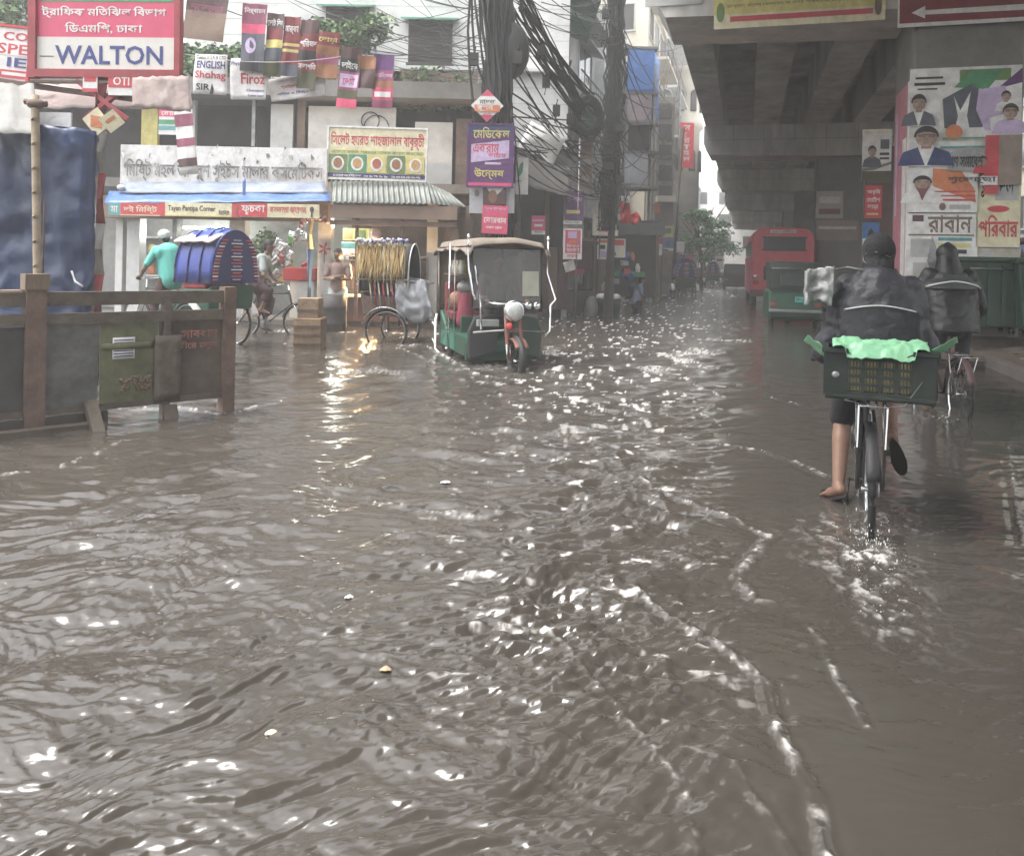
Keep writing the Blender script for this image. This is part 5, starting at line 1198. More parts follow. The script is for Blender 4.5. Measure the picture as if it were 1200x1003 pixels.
# green bin with white sacks
t = thing('green_tub', 'dark green tub filled with white bundles at the water edge', 'tub', G(714, 371)); g_ = G(714, 371); Y = g_.y; s_ = Y/F
mb = MB(); mb.lathe((g_.x, Y+.3, -.1), [(13*s_, 0), (14*s_, 20*s_), (14.8*s_, 25*s_), (13.6*s_, 25*s_), (13*s_, 20*s_)], GREEND, 20); mb.build('tub', GREEND, t, True)
mb = MB()
for k in range(6): a = k*1.05; mb.ell((g_.x+.2*math.cos(a), Y+.3+.2*math.sin(a), 22*s_), (.14, .14, .1), WHITEP, 10, 8)
mb.build('bundle', WHITEP, t, True)
t = thing('sack', 'crumpled pale sack standing left of the green tub', 'sack', G(696, 371)); c = G(694, 371); mb = MB(); mb.ell(c+Vector((0, .3, .18)), (.2, .2, .36), GSH, 14, 10); fuse(mb, 'sack_body', GSH, t, .04, 2, True)
# storefronts and stalls along the left kerb farther down
rnd = random.Random(31)
STL = ['brown stall with a sloping sheet roof at the left kerb', 'red topped vendor stall at the left kerb in front of the booth', 'low dark stall with pale goods along the left kerb', 'blue topped stall near the street tree', 'brown cart shaped stall beyond the thin dark pole', 'dim stall far along the left kerb']
for k, (px, s_, topm, bodym) in enumerate(((752, 34, DKBR, DARKW), (770, 41, REDPR, DKBR), (783, 47, WHITEP, DARKW), (797, 54, BLUEP, DKBR), (808, 62, STEEL, BRICKP), (820, 72, DKBR, DARKW))):
    c = S(s_, -4.3); t = thing('market_stall', STL[k], 'stall', c, STREET)
    mb = MB(); mb.box((0, 0, .55), (1.3, 2.2, .9), bodym); mb.build('counter', bodym, t, bevel=.02)
    mb = MB(); mb.box((.1, 0, 2.15), (1.9, 2.8, .06), topm, ry=.12); mb.build('roof', topm, t)
    for x in (-.7, .8):
        for y in (-1.1, 1.1): mb = MB(); mb.box((x, y, 1.1), (.06, .06, 2.2), WOOD); mb.build('post', WOOD, t)
    mb = MB()
    for q in range(9): mb.ell((rnd.uniform(-.5, .5), -1+2*q/8, 1.08), (.13, .12, .12), rnd.choice([WHITEP, ORANGEP, GREENPR, CREAMP]), 8, 6)
    mb.build('goods', WHITEP, t)
for k, (lab, bx_, Y, m_, its) in enumerate((('red sign with white letters over the stall in the middle distance', (750, 279, 776, 299), 30, REDPR, [('r', 0, .35, 1, 1, WHITEP), ('t', 'ছবি', .15, .4, .9, .9, REDPR)]),
        ('light blue round emblem board on the thin dark pole', (776, 279, 789, 294), 35.6, BLUEP, [('d', .5, .45, .25, .25, NAVYP), ('r', 0, .8, 1, 1, WHITEP)]),
        ('yellow board above the blue emblem board', (777, 265, 789, 278), 35.7, YELP, [('r', .2, .2, .8, .7, LEAF2)]),
        ('small grey notice right of the thin dark pole', (793, 283, 802, 296), 35.8, WHITEP, []),
        ('amber hanging board beyond the red cloth', (766, 238, 774, 250), 34, ORANGEP, []),
        ('pink street notice over the far stalls', (800, 296, 812, 304), 50, PINKP, []),
        ('white street notice by the foot of the street tree', (838, 300, 848, 320), 60, WHITEP, [('r', .2, .2, .8, .3, INK)]))):
    sign('street_sign', lab, 'sign', bx_, Y, m_, its)
# vertical red sign
sign('vertical_sign', 'vertical bright red sign with white characters high over the street', 'sign', (796, 144, 813, 197), 42, mk('signal_red', (.72, .03, .05), .5, .1, 3), [('t', c, .28, .06+.14*k, .75, .17+.14*k, WHITEP) for k, c in enumerate('সেরাহল')])
rod('utility_pole', 'narrow pole carrying the vertical red sign', 797, 100, 793, 42, .10, STEEL)
# blue sheeted building, pink panel, white hoarding
t = thing('sheeted_balcony', 'stack of balconies wrapped in blue sheet over pink panels beside the grey pole', 'balcony', P(755, 200, 30.5)); Y = 30.3
for nm, x0, y0, x1, y1, m_, dep in (('blue_sheet', 735, 57, 767, 109, mk('bright_blue_sheet', (.06, .20, .58), .5, .2, 3, .3, 10, grime=.2), .08), ('pink_sheet', 734, 109, 764, 144, mk('pale_pink_sheet', (.42, .33, .35), .7, .2, 3, .3, 10, grime=.3), .08), ('dark_opening', 734, 147, 762, 178, DARKW, .3), ('white_hoarding', 731, 178, 759, 218, mk('grey_white_hoarding', (.50, .52, .56), .6, .2, 3, grime=.3), .08)):
    C_, w_, h_ = pxr(x0, y0, x1, y1, Y); mb = MB()
    if dep < .1: mb.surf(flat((C_.x, Y, C_.z), w_, h_, wave=.03, seed=x0), m_, nu=12, nv=10, th=.04)
    else: mb.box((C_.x, Y+.3, C_.z), (w_, .1, h_), m_)
    mb.build(nm, m_, t, True)
C_, w_, h_ = pxr(767, 59, 774, 140, Y); mb = MB(); mb.surf(flat((C_.x+.1, Y+.9, C_.z), 1.8, h_, yaw=1.25, wave=.05), MATS['bright_blue_sheet'], nu=8, nv=8, th=.03); mb.build('side_sheet', None, t, True)
for py in (56, 109, 145, 178, 220): mb = MB(); a, b = P(731, py, Y), P(769, py, Y); mb.box(((a.x+b.x)/2, Y+.5, a.z), (b.x-a.x+.15, 1.1, .09), CONC_D); mb.build('slab', CONC_D, t, True)
mb = MB()
for x, y in ((734, 0), (766, 0), (734, 1), (766, 1)): c = P(x, 200, Y); mb.box((c.x, Y+.1+y*.85, 4.4), (.1, .1, 9), STEEL)
mb.build('post', STEEL, t, True)
# scaffold-like brown bay building next to it
t = thing('bay_building', 'slim building of stacked olive brown bays between the blue sheet and the tower', 'building', P(783, 250, 38)); Y = 38
mb = MB(); C_, w_, h_ = pxr(769, 114, 790, 238, Y); mb.box((C_.x, Y+2, (C_.z+h_/2)/2), (w_, 4, C_.z+h_/2), mk('olive_brown_plaster', (.22, .20, .155), .8, .3, 3, grime=.4)); mb.build('wall', None, t, True)
for k in range(5):
    C_, w_, h_ = pxr(772, 122+24*k, 787, 140+24*k, Y); mb = MB(); mb.box((C_.x, Y-.02, C_.z), (w_, .1, h_), DARKW if k % 2 else MATS['dark_canvas']); mb.build('window', None, t, True)
mb = MB(); C_, w_, h_ = pxr(770, 230, 791, 237, Y-.4); mb.box((C_.x, Y-.2, C_.z), (w_, .8, h_), CREAM); mb.build('ledge', CREAM, t, True)

# street tree
t = thing('street_tree', 'feathery light green tree on the left kerb under the tall buildings', 'tree', P(822, 320, 47).to_2d().to_3d()); rnd = random.Random(9); Y = 47
c0 = P(822, 310, Y); mb = MB(); mb.tube([(c0.x, Y, -.2), (c0.x+.1, Y, 1.4), (c0.x-.2, Y, 2.6), (c0.x-.4, Y, 3.6)], [.2, .16, .12, .07], WOOD, 8)
for k in range(9):
    a = k*.7; mb.tube([(c0.x-.1, Y, 1.6+.15*k), (c0.x+math.cos(a)*.8, Y+math.sin(a)*.8, 2.4+.2*k), (c0.x+math.cos(a)*1.5, Y+math.sin(a)*1.5, 2.6+.3*k)], [.06, .04, .015], WOOD, 6)
mb.build('trunk', WOOD, t, True)
LT = [mk('tree_green', (.10, .30, .12), .6, .25, 3), mk('tree_pale_green', (.24, .46, .22), .6, .25, 3), mk('tree_deep_green', (.05, .16, .06), .6, .25, 3)]
mb = MB()
for k in range(44):
    a = rnd.random()*2*PI; zz = rnd.random(); r = (1.75 if zz < .75 else 1.2)*math.sqrt(rnd.random()); c = Vector((c0.x-.2+r*math.cos(a), Y+r*math.sin(a), 1.5+3.1*zz)); leaves(mb, c, (.55, .55, .16), 110, .17, None, rnd, mats=LT[:2] if rnd.random() < .6 else LT)
mb.build('crown', LT[0], t, True)
t = thing('street_tree', 'small darker tree at the foot of the tall cream buildings far down the left kerb', 'tree', P(845, 312, 70).to_2d().to_3d()); Y = 70
c0 = P(845, 310, Y); mb = MB(); mb.tube([(c0.x, Y, -.2), (c0.x, Y, 2.4)], [.2, .1], WOOD, 8); mb.build('trunk', WOOD, t, True)
mb = MB()
for k in range(16): leaves(mb, (c0.x+rnd.uniform(-1.5, 1.5), Y+rnd.uniform(-1, 1), rnd.uniform(2, 3.6)), (.8, .8, .5), 90, .26, None, rnd, mats=LT)
mb.build('crown', LT[0], t, True)

# ------------------------------------------------------------------ things under the flyover: banners, posters, bins
capF = lambda s0: None
def on_pier(s0, t0, t1, z0, z1, o=.01):
    a = S(s0, t0); b = S(s0, t1)
    def Ff(u, v, oo=0.): p = a.lerp(b, u) - SD*(o+oo); return Vector((p.x, p.y, z1-(z1-z0)*v))
    return Ff
def pier_sign(name, label, cat, s0, t0, t1, z0, z1, base, items, o=.01, th=.02, frame=None, wave=0, group=None):
    Ff = on_pier(s0, t0, t1, z0, z1, o); mb = MB(); mb.surf(Ff, base, 0, 0, 1, 1, 1, 1, th=th, smooth=False)
    for k, it in enumerate(items):
        oo = .003+.0011*k
        if it[0] == 'r': mb.surf(Ff, it[5], *it[1:5], 1, 1, o=oo, th=.002, smooth=False)
        elif it[0] == 't': mb.text(it[1], Ff, it[2], it[3], it[4], it[5], it[6], o=oo)
        elif it[0] == 'd': mb.disc(Ff, it[1], it[2], it[3], it[4], it[5], o=oo)
        elif it[0] == 'p': mb.disc(Ff, 0, 0, 0, 0, it[2], o=oo, poly=it[1])
    if frame:
        w_ = (Ff(1, 0)-Ff(0, 0)).length; h_ = (Ff(0, 1)-Ff(0, 0)).length; a, b = .05/w_, .05/h_
        for r in ((-a, -b, 0, 1+b), (1, -b, 1+a, 1+b), (0, -b, 1, 0), (0, 1, 1, 1+b)): mb.surf(Ff, frame, *r, 1, 1, o=.03, th=.04+.001*(r[0] == 0), smooth=False)
    return mb.solo(name, label, cat, group=group)
def stz(px, py, s0):        # t and z of a pixel on the street cross-plane s = s0
    u, v = uv(px, py); k = u/F     # X = k*Y
    # S: X = .278 s + .9605 t ; Y = .9605 s - .278 t
    t = (k*.9605*s0 - .278*s0)/(.9605 + k*.278); Y = .9605*s0 - .278*t
    return t, H - v/F*Y
s1 = PIERS[1]
def box_on(s0, px): (ta, za), (tb, zb) = stz(px[0], px[1], s0), stz(px[2], px[3], s0); return ta, tb, zb, za
ta, tb, zb, za = box_on(s1, (838, -40, 1037, 24))
pier_sign('cap_banner', 'yellow banner with brown lines of text across the flyover pier cap', 'banner', s1, ta, tb, zb, za, CREAMP, [('r', .0, .02, 1, .78, YELP), ('t', 'ঢাকা দক্ষিণ সিটি কর্পোরেশন এলাকায় পরিচ্ছন্নতা অভিযান', .08, .50, .95, .58, BRICKP), ('t', 'রাস্তায় ময়লা ফেলবেন না নগর পরিষ্কার রাখুন সবাই মিলে', .08, .62, .94, .70, BRICKP), ('r', .1, .82, .93, .90, REDPR), ('d', .04, .75, .025, .15, LEAF2), ('d', .96, .78, .02, .15, BRICKP)], o=.03)
ta, tb, zb, za = box_on(s1, (1053, -40, 1260, 22))
pier_sign('cap_banner', 'dark red banner with gold letters and a white arrow across the pier cap', 'banner', s1, ta, tb, zb, za, WHITEP, [('r', .01, 0, .99, .94, mk('deep_red_print', (.24, .02, .03), .6, .2, 4, grime=.2)), ('t', 'জাতীয় সমাবেশ সফল করুন', .15, .35, .95, .62, YELP), ('p', [(.08, .78), (.16, .68), (.16, .75), (.95, .74), (.95, .84), (.16, .82), (.16, .88)], WHITEP)], o=.03)
ta, tb, zb, za = box_on(s1, (757, -30, 823, 5))
pier_sign('cap_banner', 'faded pale notice at the left end of the flyover pier cap', 'banner', s1, ta, tb, zb, za, PLAST_G, [('r', .1, .3, .9, .6, WHITEP)], o=.03)
# --- the pier plastered with political posters
def portrait(u, v, w_, h_, shirt, coat=None, glasses=False, beard=None, cap=None):
    e = lambda cu, cv, ru, rv, n=18: [(cu+ru*math.cos(2*PI*i/n), cv-rv*math.sin(2*PI*i/n)) for i in range(n)]
    L_ = [('p', [(u-w_*.62, v+h_*.62), (u-w_*.5, v+h_*.30), (u-w_*.16, v+h_*.16), (u+w_*.16, v+h_*.16), (u+w_*.5, v+h_*.30), (u+w_*.62, v+h_*.62)][::-1], shirt)]
    if coat: L_ += [('p', [(u-w_*.62, v+h_*.62), (u-w_*.5, v+h_*.30), (u-w_*.18, v+h_*.18), (u-w_*.02, v+h_*.60)][::-1], coat), ('p', [(u+w_*.02, v+h_*.60), (u+w_*.18, v+h_*.18), (u+w_*.5, v+h_*.30), (u+w_*.62, v+h_*.62)][::-1], coat)]
    hp = [(u+w_*.27*math.cos(x_), v-h_*.06-h_*.25*math.sin(x_)) for x_ in [PI*k/14 for k in range(15)]]
    hp = hp + [(u-w_*.235, v-h_*.03), (u-w_*.20, v-h_*.13), (u-w_*.05, v-h_*.175), (u+w_*.10, v-h_*.165), (u+w_*.21, v-h_*.12), (u+w_*.235, v-h_*.03)]
    jaw = [(u-w_*.23, v-h_*.10), (u-w_*.225, v+h_*.03), (u-w_*.17, v+h_*.115), (u-w_*.07, v+h_*.165), (u+w_*.07, v+h_*.165), (u+w_*.17, v+h_*.115), (u+w_*.225, v+h_*.03), (u+w_*.23, v-h_*.10), (u+w_*.12, v-h_*.21), (u-w_*.12, v-h_*.21)]
    shade = [(u+w_*.06, v+h_*.165), (u+w_*.17, v+h_*.115), (u+w_*.225, v+h_*.03), (u+w_*.23, v-h_*.10), (u+w_*.13, v-h_*.12), (u+w_*.13, v+h_*.05)]
    L_ += [('r', u-w_*.11, v+h_*.05, u+w_*.11, v+h_*.22, PSKIN2), ('p', jaw, PSKIN), ('p', shade, PSKIN2), ('p', hp, cap or HAIRP)]
    L_ += [('r', u-w_*.15, v-h_*.085, u-w_*.05, v-h_*.068, PSKIN3), ('r', u+w_*.05, v-h_*.085, u+w_*.15, v-h_*.068, PSKIN3), ('r', u-w_*.16, v-h_*.105, u-w_*.045, v-h_*.096, HAIRP), ('r', u+w_*.045, v-h_*.105, u+w_*.16, v-h_*.096, HAIRP), ('p', [(u+w_*.01, v-h_*.06), (u-w_*.03, v+h_*.035), (u+w_*.04, v+h_*.035)], PSKIN2), ('r', u-w_*.07, v+h_*.082, u+w_*.07, v+h_*.092, PSKIN3), ('r', u-w_*.05, v+h_*.035, u+w_*.05, v+h_*.041, PSKIN3)]
    if glasses: L_ += [('r', u-w_*.2, v-h_*.105, u+w_*.2, v-h_*.093, INK), ('r', u-w_*.17, v-h_*.105, u-w_*.155, v-h_*.05, INK), ('r', u+w_*.155, v-h_*.105, u+w_*.17, v-h_*.05, INK), ('r', u-w_*.16, v-h_*.055, u-w_*.04, v-h_*.045, INK), ('r', u+w_*.04, v-h_*.055, u+w_*.16, v-h_*.045, INK)]
    if beard: L_ += [('p', [(u-w_*.22, v+h_*.04), (u-w_*.1, v+h_*.13), (u+w_*.1, v+h_*.13), (u+w_*.22, v+h_*.04), (u+w_*.1, v+h_*.26), (u, v+h_*.55), (u-w_*.1, v+h_*.26)][::-1], beard)]
    return L_
PSKIN3 = mk('printed_skin_dark', (.14, .085, .07), .6, .2, 20); PSKIN = mk('printed_skin', (.40, .27, .21), .6, .4, 14); PSKIN2 = mk('printed_skin_shade', (.30, .18, .14), .6, .1, 6); HAIRP = mk('printed_hair', (.03, .027, .028), .6, .1, 6); REDLIP = mk('printed_lip', (.32, .12, .11), .6, .1, 6)
ta, tb, zb, za = box_on(s1, (1068, 80, 1197, 248))
PG = ('political poster sheets pasted on the near pier',)
items = [('r', .45, .02, .9, .1, LEAF2), ('p', [(.4, .14), (.55, .03), (.85, .02), (.7, .16)], GREENPR), ('p', [(.78, .16), (1, .02), (1, .12)], PURP), ('r', .05, .06, .3, .075, INK), ('r', .04, .10, .32, .12, INK), ('r', .07, .14, .25, .15, INK),
         ('p', [(.32, .42), (.30, .22), (.55, .12), (.70, .20), (.66, .42)], DBLU), ('p', [(.40, .20), (.46, .30), (.55, .17), (.52, .34), (.56, .48), (.40, .48), (.44, .34)], WHITEP),
         ('p', [(.62, .16), (.85, .14), (.95, .44), (.68, .44), (.60, .3)], LILAC), ('p', [(.72, .36), (.98, .30), (1, .48), (.74, .48)], WHITEP)]
items += portrait(.86, .22, .16, .15, WHITEP) + portrait(.90, .33, .26, .22, LILAC, glasses=True)
items += portrait(.08, .255, .26, .24, WHITEP, DBLU)
items += [('d', .40, .455, .075, .055, ORANGEP), ('r', .30, .49, .75, .50, GREENPR), ('r', .28, .55, .74, .565, TEALP), ('p', [(.35, .72), (.35, .60), (.55, .55), (.72, .62), (.70, .73)], STEEL), ('r', .68, .48, .80, .88, REDPR), ('r', .80, .48, 1, .82, mk('bare_cardboard', (.26, .20, .16), .8, .2, 5, grime=.3))]
items += portrait(.66, .66, .14, .13, REDPR)
items += [('t', 'গণ সমাবেশ', .34, .60, .66, .70, INK), ('r', .64, .76, .79, .82, WHITEP), ('t', 'শুভেচ্ছা', .35, .755, .78, .81, INK)]
items += portrait(.15, .50, .42, .30, WHITEP, NAVYP, glasses=True)
PS1 = pier_sign('political_poster', 'large collage poster with many portraits, uppermost on the near pier', 'poster', s1+.1, ta, tb, zb, za, WHITEP, items, o=.012)
ta, tb, zb, za = box_on(s1, (1066, 193, 1146, 249))
pier_sign('political_poster', 'white and orange poster with a bearded portrait at mid height on the near pier', 'poster', s1+.1, ta, tb, zb, za, WHITEP,
          [('p', [(.35, .08), (.75, .12), (.95, .5), (.98, .8), (.35, .45)], ORANGEP), ('r', .3, .55, .97, .58, REDPR), ('r', .28, .64, .97, .67, REDPR), ('r', .4, .72, .97, .76, REDPR), ('d', .50, .88, .05, .08, BRICKP), ('r', .6, .84, .9, .93, PLAST_G)] + portrait(.2, .42, .52, .62, WHITEP, beard=mk('printed_beard', (.20, .06, .07), .6, .1, 6)), o=.055)
ta, tb, zb, za = box_on(s1, (1064, 250, 1146, 345))
pier_sign('wall_print', 'white painted panel with brown Bengali letters and scraps of posters low on the near pier', 'poster', s1+.1, ta, tb, zb, za, WHITEP,
          [('r', .08, .02, .24, .1, DKBR), ('t', 'রাবান', .30, .02, .92, .24, BRICKP), ('r', .03, .26, .95, .28, BRICKP), ('r', .06, .32, .35, .55, PLAST_G), ('r', .45, .30, .92, .34, TEALP), ('r', .45, .37, .9, .42, YELP), ('r', .45, .45, .85, .5, INK), ('r', .5, .54, .88, .66, CREAMP), ('t', 'সভা', .55, .55, .85, .65, INK), ('r', .1, .62, .3, .8, CONC), ('r', .35, .70, .85, .95, CREAMP), ('r', .4, .75, .7, .80, REDPR), ('p', [(.36, .28), (.46, .5), (.40, .9), (.3, .6)], STEEL), ('t', 'ভাই', .1, .84, .3, .94, REDPR)], o=.014)
ta, tb, zb, za = box_on(s1, (1147, 190, 1197, 290))
pier_sign('wall_print', 'cream panel with brown script and red letters at the right half of the near pier', 'poster', s1+.1, ta, tb, zb, za, CREAMP,
          [('t', 'যুব', .05, .12, .35, .42, INK), ('r', .42, .15, .95, .45, PLAST_G), ('t', 'দল', .5, .18, .85, .40, INK), ('t', 'পরিবার', .05, .62, .95, .88, REDPR), ('d', .5, .55, .25, .04, REDPR)], o=.014)
ta, tb, zb, za = box_on(s1, (1147, 291, 1197, 345))
pier_sign('wall_print', 'stained beige lower panel at the right half of the near pier', 'poster', s1+.1, ta, tb, zb, za, mk('stained_beige', (.42, .38, .31), .8, .3, 6, grime=.6, gcol=(.2, .18, .15)), [('p', [(.1, .1), (.4, .05), (.35, .6), (.15, .5)], PLAST_G)], o=.014)
# pier side (facing the traffic lane) wears a pink sheet
def pier_side(s_a, s_b, z0, z1, base, label, strip=()):
    def Ff(u, v, oo=0.): p = S(s_a+(s_b-s_a)*u, 2.6-.012-oo); return Vector((p.x, p.y, z1-(z1-z0)*v))
    mb = MB(); mb.surf(Ff, base, nu=1, nv=1, th=.02, smooth=False)
    for k, (a, b, c, d, m_) in enumerate(strip): mb.surf(Ff, m_, a, b, c, d, 1, 1, o=.003+.001*k, th=.002, smooth=False)
    return mb.solo('side_banner', label, 'banner')
pier_side(s1+1.6, s1+.18, .9, 4.6, mk('dusty_pink_print', (.50, .16, .20), .65, .25, 3, grime=.4, gcol=(.4, .3, .3)), 'tall pink and white banner on the narrow side of the near pier', [(.55, .25, .8, .9, WHITEP), (.85, 0, 1, 1, WHITEP), (.1, .1, .2, .6, LILAC)])
# notices on the far pier and between
s2 = PIERS[2]
ta, tb, zb, za = box_on(s2, (957, 224, 988, 256)); pier_sign('pier_notice', 'faded grey banner across the second pier', 'poster', s2+.1, ta, tb, zb, za, CONC, [('r', .1, .2, .9, .45, WHITEP), ('r', .1, .65, .9, .85, DRED)], o=.012)
ta, tb, zb, za = box_on(s2, (957, 258, 1006, 282)); pier_sign('pier_notice', 'pinkish banner low on the second pier', 'poster', s2+.1, ta, tb, zb, za, SHEET, [('r', .05, .3, .95, .45, WHITEP)], o=.012)
t = thing('poster_board', 'tall dark hoarding with small posters between the two piers', 'hoarding', S(20, 3.4, 0))
def Fh(u, v, o=0.): p = S(20.0, 2.55+1.3*u)-SD*o; return Vector((p.x, p.y, 4.2*(1-v)+.0))
mb = MB(); mb.surf(Fh, DKBR, nu=1, nv=1, th=.08, smooth=False); mb.build('board', DKBR, t, True)
mb = MB(); 
for k in (0, 1): p = S(20.08, 2.6+1.2*k); mb.box((p.x, p.y, 2.2), (.09, .09, 4.6), RUST)
mb.build('post', RUST, t, True)
for lab, bx_, base, its in (('black and white portrait poster uppermost on the dark hoarding', (1011, 152, 1044, 213), WHITEP, [('r', .05, .03, .95, .08, CREAMP), ('r', .62, .2, .92, .38, DBLU), ('r', .6, .45, .92, .5, INK), ('r', .6, .54, .92, .58, INK), ('p', [(0, .75), (.4, .72), (1, .62), (1, .67), (.4, .78), (0, .8)], CONC_D), ('r', 0, .8, 1, 1, DGRN)] + portrait(.34, .45, .55, .45, DBLU)),
                            ('bright red notice with white letters below the portrait poster', (1014, 218, 1033, 256), REDPR, [('t', 'জরুরি', .12, .1, .9, .28, WHITEP), ('t', 'নোটিশ', .12, .34, .9, .5, WHITEP), ('t', 'ভাড়া', .15, .58, .8, .74, WHITEP), ('r', .1, .84, .8, .9, YELP)]),
                            ('blue notice with a dark dome emblem low on the hoarding', (1011, 261, 1030, 295), BLUEP, [('p', [(.3, .48), (.35, .3), (.5, .2), (.65, .3), (.7, .48)], INK), ('r', 0, .55, 1, 1, WHITEP), ('t', 'ওমরাহ', .1, .6, .9, .8, NAVYP)])):
    ta, tb, zb, za = box_on(20.0, bx_); pier_sign('small_poster', lab, 'poster', 20.0, ta, tb, zb, za, base, its, o=.006)
# green dumpsters on the median behind the pier
def dumpster(label, c, rz, w_=1.5, d_=1.1, h_=1.25):
    t = thing('waste_bin', label, 'bin', c, rz)
    mb = MB(); mb.prism([(-w_/2*.86, .12), (w_/2*.86, .12), (w_/2, h_), (-w_/2, h_)], -d_/2, d_/2, GREEND); mb.build('tank', GREEND, t, bevel=.02)
    mb = MB(); mb.box((0, 0, h_+.03), (w_+.1, d_+.1, .07), GREEND); mb.build('rim', GREEND, t, bevel=.015)
    mb = MB()
    for k in range(5): x = (-.4+.2*k)*w_; mb.box((x, -d_/2-.02, h_*.55), (.06, .05, h_*.8), GREEND)
    mb.build('rib', GREEND, t)
    for x in (-1, 1):
        for y in (-1, 1): mb = MB(); mb.ring((x*w_*.36, y*d_*.36, .07), .05, .025, (1, 0, 0), BLACK, 14, 6); mb.build('wheel', BLACK, t)
    mb = MB(); mb.tube([(-w_*.3, -d_/2-.09, h_*.9), (w_*.3, -d_/2-.09, h_*.9)], .02, STEEL, 8); mb.build('handle', STEEL, t)
    return t
def T2(px, py, z=.2): g = G(px, py, z); g.z = z; return g
dumpster('dark green waste bin on the median left of its twin', (P(1150, 385, 12.7).x, 12.7, .44), .0+STREET, .95, .8, 1.12)
dumpster('dark green waste bin at the right edge of the median', (P(1222, 385, 12.3).x, 12.3, .44), .05+STREET, .95, .8, 1.10)
# red canopied vehicle beyond the bins
t = thing('pedal_van', 'red canopied rickshaw van parked beyond the waste bins', 'rickshaw van', S(17.0, 5.6, .1), STREET)
mb = MB(); mb.surf(lambda u, v, o=0.: Vector((-.75+1.5*u, -1+2*v, 1.85+.22*math.sin(u*PI)+o)), REDP, nu=12, nv=4, th=.04); mb.build('canopy', REDP, t)
mb = MB(); mb.box((0, 0, .75), (1.3, 2.0, .5), mk('van_blue', (.04, .05, .12), .5, .3, 4)); mb.build('body', None, t, bevel=.03)
for x in (-.68, .68):
    for y in (-.9, .9): mb = MB(); mb.tube([(x, y, .9), (x, y, 1.9)], .03, STEEL, 8); mb.build('post', STEEL, t)
    mb = MB(); mb.ring((x*1.1, -.4, .33), .32, .03, (1, 0, 0), BLACK, 24, 8)
    for k in range(10): a = k*PI/5; mb.tube([(x*1.1, -.4, .33), (x*1.1, -.4+.31*math.cos(a), .33+.31*math.sin(a))], .004, STEEL, 4)
    mb.build('wheel', BLACK, t)
mb = MB(); mb.box((-.3, -.9, 1.15), (.25, .2, .3), WHITEP); mb.box((.3, -.8, 1.1), (.3, .25, .2), BLUEP); mb.build('load', WHITEP, t)
